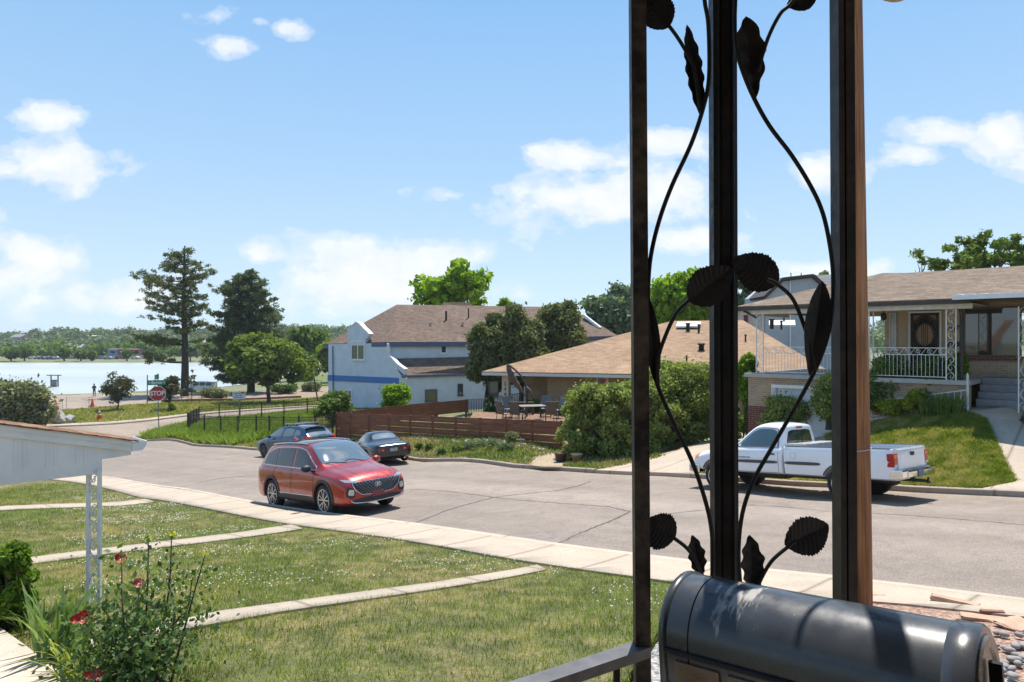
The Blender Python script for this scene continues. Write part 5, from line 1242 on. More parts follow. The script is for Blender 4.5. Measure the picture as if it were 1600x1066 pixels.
def window(parent, fn, n, px0, px1, py0, py1, frame=G['white'], pane=G['pane'], fw=.06, mull=0, out=.05, name='window', blind=None):
    """framed window lying on a vertical plane; n points to the viewer"""
    a, b, c, d = fn(px0, py1), fn(px1, py1), fn(px1, py0), fn(px0, py0); zlo = min(a.z, b.z); zhi = max(c.z, d.z); a.z = b.z = zlo; c.z = d.z = zhi
    if n.y > 0: n = -n
    u = (b-a); wd = u.length; u.normalize(); up = Vector((0, 0, 1)); M = Matrix((u, n, up)).transposed().to_4x4(); M.translation = (a+b)/2; h = zhi-zlo
    mb = MB(); mb.M = M
    for x, z, sx, sz in ((-wd/2+fw/2, h/2, fw, h), (wd/2-fw/2, h/2, fw, h), (0, fw/2, wd-2*fw, fw), (0, h-fw/2, wd-2*fw, fw)): mb.box((x, out/2, z), (sx, out, sz))
    for k in range(mull): mb.box((-wd/2+wd*(k+1)/(mull+1), out/2-.002, h/2), (fw*.8, out*.9, h-2*fw))
    w_ = mb.build(name, frame, parent)
    mb = MB(); mb.M = M; mb.box((0, .012, h/2), (wd-2*fw, .012, h-2*fw)); mb.build('pane', pane, w_)
    if blind:
        mb = MB(); mb.M = M
        for k in (-1, 1): mb.box((k*wd*.20, .022, h/2), (wd*.12, .006, h-2*fw-.05))
        mb.build('curtain', blind, w_)
    mb = MB(); mb.M = M; mb.box((0, out*.9, -.03), (wd+.1, out*1.8, .05)); mb.build('sill', frame, w_)
    return w_
tan_sh = shingle('tan roof shingle', (.40, .265, .17), (.31, .20, .125)); brn_sh = shingle('brown roof shingle', (.235, .165, .125), (.155, .108, .085)); gr_sh = shingle('grey brown roof shingle', (.265, .20, .15), (.18, .135, .10))
tan_br = bricky('tan brick', (.50, .345, .20), (.41, .275, .155), (.38, .31, .22), .24, .08, .010)
pale_br = bricky('pale brick', (.40, .29, .19), (.32, .225, .145), (.42, .37, .31), .24, .078, .010)
red_br = bricky('red brick', (.17, .065, .045), (.12, .045, .03), (.22, .17, .14), .24, .078, .010)
soffit = simple('cream soffit', (.50, .45, .38), .7, var=.06); fascia_w = simple('white fascia', (.60, .58, .55), .5, var=.06)

# --- low tan-roofed brick house with the corner porch
e1 = Vector((.937, -.349, 0)); g1 = Vector((.349, .937, 0)); A1 = P(753, 580.5, 40); EZ = A1.z
def Q1(a, b, z): p = A1+e1*a+g1*b; return Vector((p.x, p.y, z))
gz1 = zg(*Q1(3, 3, 0)[:2])
h1 = thing('brick_house', 'low tan brick house under a wide orange-brown hipped roof behind the slatted fence', 'house', (*Q1(1.2, 1.2, 0)[:2], gz1), world=True)
R1a, R1b = Q1(9.7, 9.7, EZ+3.13), Q1(14.2, 9.7, EZ+3.13); W1, D1 = 19.0, 19.4
mb = MB()
for f in ([Q1(0, 0, EZ), Q1(W1, 0, EZ), R1b, R1a], [Q1(0, 0, EZ), R1a, Q1(0, D1, EZ)], [Q1(0, D1, EZ), R1a, R1b, Q1(W1, D1, EZ)], [Q1(W1, 0, EZ), Q1(W1, D1, EZ), R1b]): slab(mb, f, .08)
rf1 = mb.build('roof', tan_sh, h1)
mb = MB(); z = EZ-.10
for a, b in ((Q1(0, 0, z), Q1(W1, 0, z)), (Q1(0, .05, z), Q1(0, D1, z))): mb.beam(a+Vector((0, 0, -.04)), b+Vector((0, 0, -.04)), .04, .17)
mb.build('fascia', fascia_w, h1)
mb = MB(); mb.prism([Q1(.05, .05, EZ-.17), Q1(W1, .05, EZ-.17), Q1(W1, D1, EZ-.17), Q1(.05, D1, EZ-.17)], (0, 0, -.02)); mb.build('soffit', soffit, h1)
z0 = gz1-1.2; zt = EZ-.19
mb = MB()
wall(mb, Q1(3.6, 1.3, 0), Q1(W1-1, 1.3, 0), z0, zt, .25, 1); wall(mb, Q1(3.6, 1.55, 0), Q1(3.6, 5.0, 0), z0, zt, .25, -1)
wall(mb, Q1(.9, 5.0, 0), Q1(3.85, 5.0, 0), z0, zt, .25, 1); wall(mb, Q1(.9, 5.25, 0), Q1(.9, D1-1, 0), z0, zt, .25, -1)
mb.build('wall', tan_br, h1)
fn1, n1 = vplane(Q1(3.6, 1.28, 0), Q1(10, 1.28, 0)); fnp, np_ = vplane(Q1(.9, 4.98, 0), Q1(3.6, 4.98, 0))
window(h1, fn1, n1, 932, 951, 588, 622, fascia_w, fw=.10, mull=0)
window(h1, fn1, n1, 1075, 1105, 592, 630, fascia_w, fw=.08, mull=1)
window(h1, fnp, np_, 764, 779, 596, 620, simple('brown frame', (.10, .06, .04), .6), fw=.05)
mb = MB(); p = Q1(1.25, .75, gz1); mb.bbox((p.x, p.y, (zt+gz1)/2), (.42, .42, zt-gz1+.5), .02, rz=-.36); pc = mb.build('porch_pillar', simple('pillar paint', (.55, .47, .38), .7, var=.1), h1)
mb = MB(); nrm = Vector((-.349, -.937, 0))
for i, ch in enumerate('2445'):
    q = p+nrm*.225; q.z = EZ-.75-.30*i; add_text(mb, ch, .30, Matrix.Translation(q) @ Matrix.Rotation(-.356, 4, 'Z') @ Matrix.Rotation(R(90), 4, 'X'), .01, .008)
mb.build('house_number', simple('dark numerals', (.12, .11, .10), .5), pc)
n_roof = (Q1(W1, 0, EZ)-Q1(0, 0, EZ)).cross(R1a-Q1(0, 0, EZ)).normalized()
def onroof(px, py): return rayplane(px, py, Q1(0, 0, EZ), n_roof)
vm = simple('dark roof vent', (.03, .03, .03), .6); sw = simple('white skylight dome', (.68, .68, .68), .35)
up1 = (g1+Vector((0, 0, .323))).normalized()
for px, py in ((1076, 511), (1222, 509)):
    c = onroof(px, py)+Vector((0, 0, .10)); mb = MB(); mb.prism([c-e1*.75-up1*.5, c+e1*.75-up1*.5, c+e1*.75+up1*.5, c-e1*.75+up1*.5], (0, 0, .10)); mb.build('skylight', sw, rf1)
for px, py, h_, r_ in ((1075, 517, .45, .12), (1092, 519, .45, .07), (1096, 547, .35, .16), (1073, 568, .4, .05), (1165, 533, .35, .05), (1206, 513, .55, .12), (1225, 506, .5, .06), (1221, 514, .45, .06), (1290, 540, .4, .06)):
    c = onroof(px, py); mb = MB(); mb.lathe((c.x, c.y, c.z-.05), [(r_, 0), (r_, h_), (r_*1.4, h_), (r_*1.4, h_+.08), (.001, h_+.12)], 10); mb.build('roof_vent', vm, rf1)

# --- big blue-grey house with the curved gable
bw_ = simple('blue grey stucco', (.57, .605, .67), .85, var=.08, scale=1.5, bmp=.15); bluetrim = simple('blue trim', (.055, .17, .42), .6, var=.1); navy = simple('slate blue fascia', (.085, .115, .20), .6, var=.08)
La, Lb = P(513, 600, 61.0), P(632, 600, 56.3); fL, nL = vplane(La, Lb)
EC = fL(603, 534.5); EL = P(508, 537.5, 61.6); e2 = Vector((.923, .385, 0))
FRr = EC+e2*18.8; FRr.z = EC.z; R2a, R2b = P(620, 476, 63.5), P(852, 479.5, 70.5); BL = Vector((-14.6, 70, EC.z)); BR = FRr+Vector((-3.5, 10.5, 0))
gz2 = zg(-12, 59)-.2
h2 = thing('stucco_house', 'two-storey blue-grey stucco house with a curved gable dormer and brown hipped roof', 'house', (-12, 60, gz2), world=True)
FU = EC+Vector((-.1, .3, 0)); 
mb = MB()
for f in ([EC, FRr, R2b, R2a], [EL, EC, R2a], [BL, R2a, R2b, BR], [FRr, BR, R2b], [EL, R2a, BL]): slab(mb, f, .10)
ra_ = P(905, 492, 71); rb_ = P(966, 525, 70); rc_ = P(880, 527, 68)
for f in ([rc_, rb_, P(915, 494, 73), P(880, 490, 73)],): slab(mb, f, .12)
slab(mb, [P(690, 480, 67.5), P(693, 472.5, 68.0), P(733, 472.5, 69.2), P(745, 486, 69.0)], .5)
rf2 = mb.build('roof', brn_sh, h2)
mb = MB(); dz = Vector((0, 0, -.22))
for a, b in ((EL, EC), (EC, FRr), (EL, BL), (rc_, rb_)): mb.beam(a+dz, b+dz, .12, .36)
mb.build('fascia', navy, h2)
ztop2 = EC.z-.12; z0 = gz2-2
mb = MB()
# traced side wall: straight up the left, curved shoulder down on the right; 0.3 m thick
out = [fL(513, 690), fL(513, 538), fL(606, 536), fL(606.5, 556), fL(612, 561), fL(620, 570), fL(628, 576), fL(632, 579), fL(632, 690)]
for i in (0, -1): out[i].z = z0
nl = -nL if nL.y < 0 else nL
mb.prism(out, nl*.3)
wall(mb, EC+Vector((.25, .35, 0)), FRr-e2*.6+Vector((0, .3, 0)), z0, ztop2, .3, 1)
wall(mb, FRr-e2*.6+Vector((0, .3, 0)), BR-e2*.6, z0, ztop2, .3, 1); wall(mb, BR-e2*.6, BL+Vector((.6, 0, 0)), z0, ztop2, .3, 1); wall(mb, BL+Vector((.6, 0, 0)), fL(513, 600)+Vector((.1, .35, 0)), z0, ztop2, .3, 1)
wall(mb, P(884, 600, 69.4), P(957, 600, 71.5), z0, rb_.z-.1, .3, 1)
# single-storey front part under the lean-to roof
LE0 = fL(632, 587); LE1 = LE0+Vector((.86, .51, 0))*15; LE1.z = LE0.z+.12
wall(mb, LE0+Vector((.02, .1, 0)), LE1, z0, LE0.z-.1, .3, 1)
mb.build('wall', bw_, h2)
mb = MB(); tp0, tp1 = EC+Vector((.3, .2, 0)), EC+e2*15.5+Vector((0, .2, 0)); tp0.z = P(613, 561, 57).z; tp1.z = tp0.z+.2; lo0 = LE0+Vector((-.2, -.1, .02)); lo1 = LE1+Vector((0, -.3, 0))
slab(mb, [lo0, lo1, tp1, tp0], .12); mb.build('porch_roof', brn_sh, h2)
mb = MB(); mb.beam(lo0+Vector((0, -.05, -.12)), lo1+Vector((0, -.05, -.12)), .12, .18); mb.build('gutter', navy, h2)
# dormer: shaped gable with white coping, in the plane of the side wall
dm = [(544, 540), (544, 524), (543.5, 517), (549, 512), (553, 508.5), (557.5, 504.5), (562, 508), (568, 515), (573, 519.5), (577, 523.5), (575, 528), (571.5, 532), (571.5, 540)]
mb = MB(); mb.prism([fL(x, y)-nl*.06 for x, y in dm], nl*.5); dmo = mb.build('dormer', bw_, h2)
mb = MB(); pp = [fL(x, y)-nl*.05 for x, y in ((557, 504), (562, 507), (568, 514), (573, 518.5), (577.5, 523.5))]
for a, b in zip(pp, pp[1:]): mb.beam(a+nl*.2+Vector((0, 0, .05)), b+nl*.2+Vector((0, 0, .05)), .55, .14)
pp = [fL(x, y)-nl*.05 for x, y in ((543.5, 517), (549, 511.5), (557, 504))]
for a, b in zip(pp, pp[1:]): mb.beam(a+nl*.2+Vector((0, 0, .03)), b+nl*.2+Vector((0, 0, .03)), .5, .10)
mb.build('coping', G['white'], dmo)
mb = MB(); pp = [fL(x, y) for x, y in ((606, 555.5), (612, 560.5), (620, 569.5), (628, 575.5), (632.5, 578.5))]
for a, b in zip(pp, pp[1:]): mb.beam(a+nl*.15+Vector((0, 0, .05)), b+nl*.15+Vector((0, 0, .05)), .42, .12)
mb.build('coping', G['white'], h2)
mb = MB(); a, b = fL(512.5, 590.5), fL(623, 593); b.z = a.z-.02; mb.beam(a-nl*.03, b-nl*.03, .07, .50); mb.build('trim_band', bluetrim, h2)
window(h2, fL, nl, 549, 570.5, 532, 562.5, G['white'], glassy('green window glass', (.06, .09, .07), .05), .10, 1, .08)
window(h2, fL, nl, 538, 550.5, 609, 628, G['white'], fw=.10, mull=1, out=.06)
fR, nR = vplane(LE0+Vector((.02, .08, 0)), LE1+Vector((0, -.02, 0)))
window(h2, fR, nR, 664, 683, 609, 627, simple('window frame dark', (.12, .10, .09), .6), fw=.09, mull=0)
window(h2, fR, nR, 715, 723, 600, 618, simple('window frame black', (.03, .03, .03), .6), fw=.05)
fU, nU = vplane(EC+Vector((.25, .33, 0)), FRr-e2*.6+Vector((0, .28, 0)))
window(h2, fU, nU, 688, 698, 538, 552.5, G['white'], fw=.09)
def spout(parent, pts, m, r=.05): mb = MB(); mb.tube(pts, r, 8); return mb.build('downspout', m, parent)
spout(h2, [fL(521, 541)-nl*.1, fL(521, 546)-nl*.1, fL(522, 640)-nl*.1], navy)
spout(h2, [fL(611, 537)-nl*.4, fL(609.5, 542)-nl*.3, fL(608.5, 556)-nl*.1], G['white'], .04)
spout(h2, [lo0+Vector((.4, -.1, -.2)), lo0+Vector((.3, .0, -.5)), lo0+Vector((.25, .0, -3))], G['white'], .04)
n2r = (FRr-EC).cross(R2a-EC).normalized()
for px, py, h_, r_ in ((673, 508, .30, .09), (697, 500, .85, .09), (723, 508, .35, .10), (732, 496, .85, .06)):
    c = rayplane(px, py, EC, n2r); mb = MB(); mb.lathe((c.x, c.y, c.z-.05), [(r_, 0), (r_, h_), (r_*1.3, h_), (.001, h_+.06)], 10); mb.build('roof_vent', vm if h_ > .5 else sw, rf2)
mb = MB(); pp = [P(912, 492.5, 72.5), P(938, 513, 71)]; mb.beam(pp[0], pp[1], .3, .25); mb.build('coping', G['white'], h2)

# --- grey house on the rise behind
gb = simple('grey blue siding', (.36, .40, .45), .8, var=.07, scale=2); dkf = simple('dark brown fascia', (.045, .035, .032), .7)
h3 = thing('grey_house', 'pale grey-blue house with dark fascia seen over the tan roof between the column bars', 'house', (*P(1260, 600, 56)[:2], P(1260, 600, 56).z), world=True)
b3y = 56
def w3(pts, y, th, m, nm, par=None):
    mb = MB(); mb.prism([P(x, yy, y) for x, yy in pts], (0, th, 0)); return mb.build(nm, m, par or h3)
w3([(1196, 640), (1196, 462), (1222, 440), (1268, 434), (1292, 455), (1330, 455), (1330, 640)], b3y, 5, gb, 'wall')
w3([(1148, 640), (1148, 486), (1196, 486), (1196, 640)], b3y+.6, 4, simple('white siding', (.50, .50, .50), .8), 'wall')
mb = MB()
for a, b in (((1193, 465), (1222, 437)), ((1222, 436.5), (1269, 431)), ((1269, 431), (1294, 454)), ((1146, 481), (1198, 481))): mb.beam(P(*a, b3y)+Vector((0, 1.5, 0)), P(*b, b3y)+Vector((0, 1.5, 0)), 3.6, .26)
mb.build('fascia', dkf, h3)
mb = MB(); slab(mb, [P(1294, 456, b3y-.5), P(1345, 456, b3y-.5), P(1340, 428, b3y+5), P(1270, 430, b3y+5)], .2); mb.build('roof', shingle('grey shingle', (.20, .20, .20), (.15, .15, .15)), h3)
f3, n3 = vplane(P(1190, 500, b3y-.01), P(1330, 500, b3y-.01)); window(h3, f3, n3, 1260, 1266, 487, 520, simple('dark frame', (.08, .09, .10), .6), fw=.06, mull=0)
w3([(1163, 512), (1163, 486), (1169, 486), (1169, 512)], b3y+.5, .2, simple('dark red door', (.12, .03, .03), .6), 'door')
mb = MB(); q = P(1235, 440, b3y-.1); mb.tube([q, q+Vector((0, 0, -6))], .05, 8); mb.build('downspout', G['white'], h3)
for x in (1236, 1252): q = P(x, 433, b3y+1); mb = MB(); mb.tube([q, q+Vector((0, 0, .35))], .04, 8); mb.build('roof_vent', vm, h3)

# --- pale brick house at the right with the iron-railed porch over a garage
a4 = Vector((.718, -.6963, 0)); b4 = Vector((.6963, .718, 0)); A4 = Vector((8.8, 26, 0))
def Q4(a, b, z): p = A4+a4*a+b4*b; return Vector((p.x, p.y, z))
DK, EV = -1.22, 1.32
h4 = thing('brick_house', 'pale brick house on the right with white iron porch railings and a garage below', 'house', (*Q4(5, 2.6, 0)[:2], -3.6), world=True)
mb = MB(); pk = Q4(3.75, 4.0, 2.62); H2 = 2.85
L4 = 7.35
slab(mb, [Q4(-.25, -.1, EV), Q4(L4, -.1, EV), pk], .09)
slab(mb, [Q4(-.25, -.1, EV), pk, Q4(3.75, 7.2, H2), Q4(-.25, 7.2, EV)], .09)
slab(mb, [Q4(L4, -.1, EV), Q4(L4, 1.9, EV+.03), Q4(3.75, 7.2, H2), pk], .09)
slab(mb, [Q4(4.6, 1.9, EV+.02), Q4(22, 1.9, EV+.02), Q4(22, 7.2, H2), Q4(3.75, 7.2, H2)], .09)
slab(mb, [Q4(3.75, 7.2, H2), Q4(22, 7.2, H2), Q4(22, 12.5, EV), Q4(-.25, 12.5, EV)], .09); slab(mb, [Q4(-.25, 7.2, EV), Q4(3.75, 7.2, H2), Q4(-.25, 12.5, EV)], .09)
rf4 = mb.build('roof', gr_sh, h4)
mb = MB()
mb.beam(Q4(-.27, -.12, EV-.12), Q4(L4, -.12, EV-.12), .03, .10); mb.beam(Q4(-.27, -.1, EV-.12), Q4(-.27, 10, EV-.12), .03, .10)
mb.build('gutter', simple('dark bronze gutter', (.045, .038, .035), .5), rf4)
mb = MB(); mb.beam(Q4(-.1, .05, EV-.24), Q4(L4, .05, EV-.24), .08, .16); mb.beam(Q4(-.1, .1, EV-.24), Q4(-.1, 4.5, EV-.24), .08, .16); mb.build('fascia', simple('cream fascia', (.52, .48, .40), .6), h4)
mb = MB(); mb.prism([Q4(-.1, .1, EV-.17), Q4(L4, .1, EV-.17), Q4(L4, 2.6, EV-.17), Q4(4.3, 2.6, EV-.17), Q4(4.3, 4.5, EV-.17), Q4(-.1, 4.5, EV-.17)], (0, 0, .02)); mb.build('soffit', soffit, h4)
mb = MB()
wall(mb, Q4(4.2, 2.6, 0), Q4(5.03, 2.6, 0), DK-.4, EV-.15, .25, 1); wall(mb, Q4(5.03, 2.6, 0), Q4(5.95, 2.6, 0), 1.0, EV-.15, .25, 1); wall(mb, Q4(5.95, 2.6, 0), Q4(6.75, 2.6, 0), DK-.4, EV-.15, .25, 1)
wall(mb, Q4(4.2, 2.85, 0), Q4(4.2, 11.5, 0), DK-.4, EV-.1, .25, -1)
mb.build('wall', simple('tan stucco', (.44, .33, .215), .8, var=.08), h4)
mb = MB(); wall(mb, Q4(6.75, 2.6, 0), Q4(20, 2.6, 0), -3.5, -.64, .25, 1); wall(mb, Q4(6.75, 2.6, 0), Q4(7.0, 2.6, 0), -.50, EV, .25, 1); wall(mb, Q4(9.05, 2.6, 0), Q4(20, 2.6, 0), -.50, EV, .25, 1); wall(mb, Q4(7.0, 2.6, 0), Q4(9.05, 2.6, 0), 1.10, EV, .25, 1)
mb.build('wall', pale_br, h4)
mb = MB(); mb.beam(Q4(6.7, 2.56, -.57), Q4(20, 2.56, -.57), .16, .14); mb.build('sill_band', red_br, h4)
f4, n4 = vplane(Q4(0, 2.58, 0), Q4(8, 2.58, 0))
curt = simple('beige curtain', (.30, .22, .16), .8)
window(h4, f4, n4, 1506, 1597, 481, 556.5, simple('slim dark frame', (.10, .08, .07), .6), glassy('big window glass', (.05, .045, .035), .04), .05, 0, .05)
window(h4, f4, n4, 1390, 1401, 489, 546, fascia_w, simple('white curtain pane', (.42, .42, .40), .25), .03)
# front door with wrought grille
mb = MB(); da, db_ = Q4(5.05, 2.58, 0), Q4(5.93, 2.58, 0); mb.prism([Vector((da.x, da.y, DK)), Vector((db_.x, db_.y, DK)), Vector((db_.x, db_.y, .98)), Vector((da.x, da.y, .98))], b4*.06)
dr4 = mb.build('door', simple('tan door', (.38, .24, .14), .6, var=.1), h4)
mb = MB()
for a, b in (((5.02, DK), (5.02, 1.02)), ((5.96, DK), (5.96, 1.02)), ((4.98, 1.02), (6.0, 1.02))): mb.beam(Q4(a[0], 2.54, a[1]), Q4(b[0], 2.54, b[1]), .06, .06)
mb.build('door_frame', G['white'], dr4)
mb = MB(); cz, cx = .22, 5.49
for x0_, x1_, z0_, z1_ in ((5.06, 5.92, -.55, -.62), (5.06, 5.14, DK, .98), (5.84, 5.92, DK, .98), (5.06, 5.92, .90, .98), (5.06, 5.92, DK, -.42)):
    mb.prism([Q4(x0_, 2.50, z0_), Q4(x1_, 2.50, z0_), Q4(x1_, 2.50, z1_), Q4(x0_, 2.50, z1_)], b4*.02)
for k in range(34):
    a = 2*math.pi*k/34
    for rr in (.36, .43, .50):
        q = (cx+rr*.86*math.cos(a+rr*9), cz+rr*1.25*math.sin(a+rr*9))
        if abs(q[0]-cx) < .38 and q[1] < .92: mb.tube([Q4(q[0]+.05*math.cos(t), 2.50, q[1]+.05*math.sin(t)) for t in [2*math.pi*j/8 for j in range(9)]], .014, 5)
for x in (5.40, 5.46, 5.52, 5.58): mb.tube([Q4(x, 2.50, -.5), Q4(x, 2.50, .92)], .010, 5)
mb.build('door_grille', simple('black grille', (.010, .010, .010), .5), dr4)
mb = MB(); q = Q4(6.42, 2.575, .44)
add_text(mb, '2475', .20, Matrix.Translation(q) @ Matrix.Rotation(math.atan2(a4.y, a4.x), 4, 'Z') @ Matrix.Rotation(R(90), 4, 'X') @ Matrix.Rotation(.25, 4, 'Z'), .02, .006); mb.build('house_number', vm, h4)
mb = MB(); q = Q4(6.35, 2.53, -.10); mb.bbox(q, (.34, .12, .16), .01, rz=math.atan2(a4.y, a4.x)); mb.build('letter_box', vm, h4)
mb = MB(); mb.lathe(Q4(4.35, 1.9, EV-.5), [(.02, .3), (.02, .2), (.09, .14), (.10, 0), (.05, -.08), (.001, -.12)], 10); mb.build('porch_lamp', vm, h4)
# deck slab, garage front
mb = MB(); mb.prism([Q4(.05, -.02, DK), Q4(7.3, -.02, DK), Q4(7.3, 2.58, DK), Q4(4.15, 2.58, DK), Q4(4.15, 6, DK), Q4(.05, 6, DK)], (0, 0, -.14)); mb.build('deck_slab', simple('deck concrete', (.36, .35, .33), .8, var=.1), h4)
gl0, gl1 = 1.05, 3.9; zg4 = -5
mb = MB(); b_ = .12
wall(mb, Q4(.15, b_, 0), Q4(gl0, b_, 0), -2.45, DK-.14, .3, 1); wall(mb, Q4(gl0, b_, 0), Q4(gl1, b_, 0), -1.62, DK-.14, .3, 1); wall(mb, Q4(gl1, b_, 0), Q4(7.25, b_, 0), zg4, DK-.14, .3, 1); wall(mb, Q4(.15, b_+.3, 0), Q4(.15, 6, 0), -2.45, DK-.14, .3, -1)
mb.build('garage_wall', pale_br, h4)
mb = MB(); wall(mb, Q4(.14, b_-.01, 0), Q4(gl0, b_-.01, 0), zg4, -2.45, .31, 1); wall(mb, Q4(.14, b_+.3, 0), Q4(.14, 6, 0), zg4, -2.45, .31, -1); mb.build('garage_base', red_br, h4)
mb = MB(); gd = MB()
for a, b in (((gl0+.05, zg4), (gl0+.05, -1.62)), ((gl1-.05, zg4), (gl1-.05, -1.62)), ((gl0, -1.67), (gl1, -1.67))): mb.beam(Q4(a[0], b_+.06, a[1]), Q4(b[0], b_+.06, b[1]), .16, .12)
gdo = mb.build('garage_frame', G['white'], h4)
for k in range(5):
    z_ = -1.75-.5*k; gd.prism([Q4(gl0+.12, b_+.14, z_-.48), Q4(gl1-.12, b_+.14, z_-.48), Q4(gl1-.12, b_+.14, z_), Q4(gl0+.12, b_+.14, z_)], b4*.05)
gd.prism([Q4(gl0+.12, b_+.17, -5), Q4(gl1-.12, b_+.17, -5), Q4(gl1-.12, b_+.17, -1.73), Q4(gl0+.12, b_+.17, -1.73)], b4*.05)
gd.build('garage_door', simple('garage door white', (.60, .62, .66), .5, var=.04), h4)
# iron columns of the porch
wi = simple('white ironwork', (.66, .65, .62), .5, var=.08)
for k, (al, lab) in enumerate(((.62, 'left end column'), (4.30, None), (6.78, None), (8.62, None))):
    scroll_column('porch_column', None, Q4(al, .08, DK-(.9 if al > 8 else 0)), EV-.3, .26 if al != 4.30 else .22, a4, parent=h4, r=.016, scrolls=9, matl=wi)
mb = MB(); mb.beam(Q4(4.45, .4, DK), Q4(4.45, .4, EV-.3), .03, .03); mb.build('porch_post', wi, h4)
def iron_rail(al0, al1, be, zb_, name='porch_rail', hgt=1.0, step=.115, be1=None, parent=None, matl=None, curl=True):
    be1 = be if be1 is None else be1; parent = parent or h4; matl = matl or wi
    mb = MB(); L = al1-al0
    def q(al, z): k = (al-al0)/L; return Q4(al, be+(be1-be)*k, z)
    for z in ((zb_+hgt, zb_+hgt-.22, zb_+.08) if curl else (zb_+hgt, zb_+.08)): mb.beam(q(al0, z), q(al1, z), .03, .022)
    rl_ = mb.build(name, matl, parent); mb = MB(); n = int(L/step)
    for i in range(n+1): al = al0+L*i/n; mb.tube([q(al, zb_+.08), q(al, zb_+hgt-(.22 if curl else 0))], .008, 5, caps=False)
    mb.build('balusters', matl, rl_)
    if curl:
        mb = MB(); m = int(L/.30)
        for i in range(m):
            c = al0+L*(i+.5)/m; s = L/m*.48
            mb.tube([q(c+s*(t/10-1)*1.0, zb_+hgt-.11+.095*math.sin(t/20*2*math.pi)) for t in range(21)], .008, 5); mb.tube([q(c+.06*math.cos(t), zb_+hgt-.11+.06*math.sin(t)) for t in [2*math.pi*j/10 for j in range(9)]], .007, 5)
        mb.build('scroll_band', matl, rl_)
    return rl_
iron_rail(.75, 4.2, .08, DK); iron_rail(4.45, 6.66, .08, DK)
mb = MB(); mb.tube([Q4(6.98, .1, EV-.2), Q4(7.02, .25, EV-.45), Q4(7.02, .3, DK)], .055, 8); mb.build('downspout', simple('dark downspout', (.035, .032, .03), .5), h4)
spout(h4, [Q4(.05, -.1, EV-.17), Q4(.35, .05, EV-.35), Q4(.50, .08, EV-.45)], simple('dark downspout', (.035, .032, .03), .5), .04)
# white metal awning over the stair
mb = MB()
for i in range(26):
    x = 6.95+i*.30; mb.prism([Q4(x, -.6, EV+.07), Q4(x+.15, -.6, EV+.10), Q4(x+.30, -.6, EV+.07), Q4(x+.30, -.6, EV+.05), Q4(x, -.6, EV+.05)], b4*3.2+Vector((0, 0, .10)))
mb.beam(Q4(6.95, -.6, EV+.0), Q4(14, -.6, EV+.0), .05, .14); mb.build('awning', G['white'], h4)
# steps
stp = thing('porch_steps', 'four grey concrete steps up to the porch of the pale brick house', 'steps', (*Q4(8, .9, 0)[:2], -2.1), world=True)
mb = MB(); nS = 4
for k in range(nS):
    z = -2.03+(DK+.04+2.03)*(k+1)/nS; mb.prism([Q4(7.32, .75+.30*k, -3.2), Q4(9.05, .75+.30*k, -3.2), Q4(9.05, .75+.30*k, z), Q4(7.32, .75+.30*k, z)], b4*(2.55-.75-.30*k+.0))
mb.build('treads', G['steps'], stp)
mb = MB(); hz = .85
q0, q1 = Q4(8.98, .70, -2.05), Q4(8.98, 1.75, DK)
mb.tube([q0, q0+Vector((0, 0, hz)), q1+Vector((0, 0, hz)), q1], .016, 6); mb.tube([q0+Vector((0, 0, hz*.35)), q1+Vector((0, 0, hz*.35))], .012, 6)
for k in range(1, 6): q = q0.lerp(q1, k/6); mb.tube([q+Vector((0, 0, hz*.35)), q+Vector((0, 0, hz))], .008, 5)
mb.build('handrail', wi, stp)
# ------------------------------------------------------------------ fences
slatm = woodmat('red brown slats', (.17, .056, .030), (.275, .102, .056), (.9, .9, 16), .65); slatm2 = woodmat('lit red brown slats', (.17, .058, .034), (.27, .10, .055), (.9, .9, 16), .65)
def slat_fence(root, pts, tops, mat, gaps=True, h=.14, z0=None):
    """pts: ground points of the posts; tops: z of the fence top at each"""
    n = len(pts)
    for i in range(n):
        p = Vector(pts[i]); mb = MB(); mb.beam(Vector((p.x, p.y, p.z-.3)), Vector((p.x, p.y, tops[i]+.03)), .11, .11); mb.build('fence_post', mat, root)
    for i in range(n-1):
        a, b = Vector(pts[i]), Vector(pts[i+1]); mb = MB(); za, zb = tops[i], tops[i+1]; H = max(za-a.z, zb-b.z)
        d = (b-a); d.z = 0; nrm = Vector((d.y, -d.x, 0)).normalized()*.0
        k = 0; z = 0.0
        while z < H-.02:
            hh = min(h, H-z); mb.beam(Vector((a.x, a.y, za-z-hh/2))+nrm, Vector((b.x, b.y, zb-z-hh/2))+nrm, .022, hh); z += hh+(.030 if gaps and k % 2 == 1 else .006); k += 1
        mb.build('slat_panel', mat, root)
def lerp(a, b, k): return a+(b-a)*k
fA, fB = P(525, 688.5, 41.2), P(877, 706, 29.4); dF = (fB-fA); kx = []
for px in (526, 548, 577, 608, 641, 676, 712, 750, 792, 832, 877):
    u = (px-800)/F; k = (u*fA.y-fA.x)/(dF.x-u*dF.y); kx.append(k)
pts = [fA+dF*k for k in kx]; 
for p in pts: p.z = zg(p.x, p.y)+.08
tops = []
for p in pts:
    px = 800+p.x/p.y*F; tops.append((533-lerp(645, 658.5, (px-525)/352))/F*p.y)
fr = thing('slatted_fence', 'dark red-brown horizontal slatted fence along the far verge, behind the roadster', 'fence', pts[4], world=True)
slat_fence(fr, pts, tops, slatm)
sp = [fA]; e_ = Vector((.6963, .718, 0)); pts2, tops2 = [], []
for px, ty in ((528, 645), (565, 640.5), (603, 636), (642, 632), (683, 628.5), (730, 624.5)):
    u = (px-800)/F; k = (u*fA.y-fA.x)/(e_.x-u*e_.y); q = fA+e_*k; q.z = zg(q.x, q.y); pts2.append(q); tops2.append((533-ty)/F*q.y)
pts2[0] = pts2[0]+e_*.2
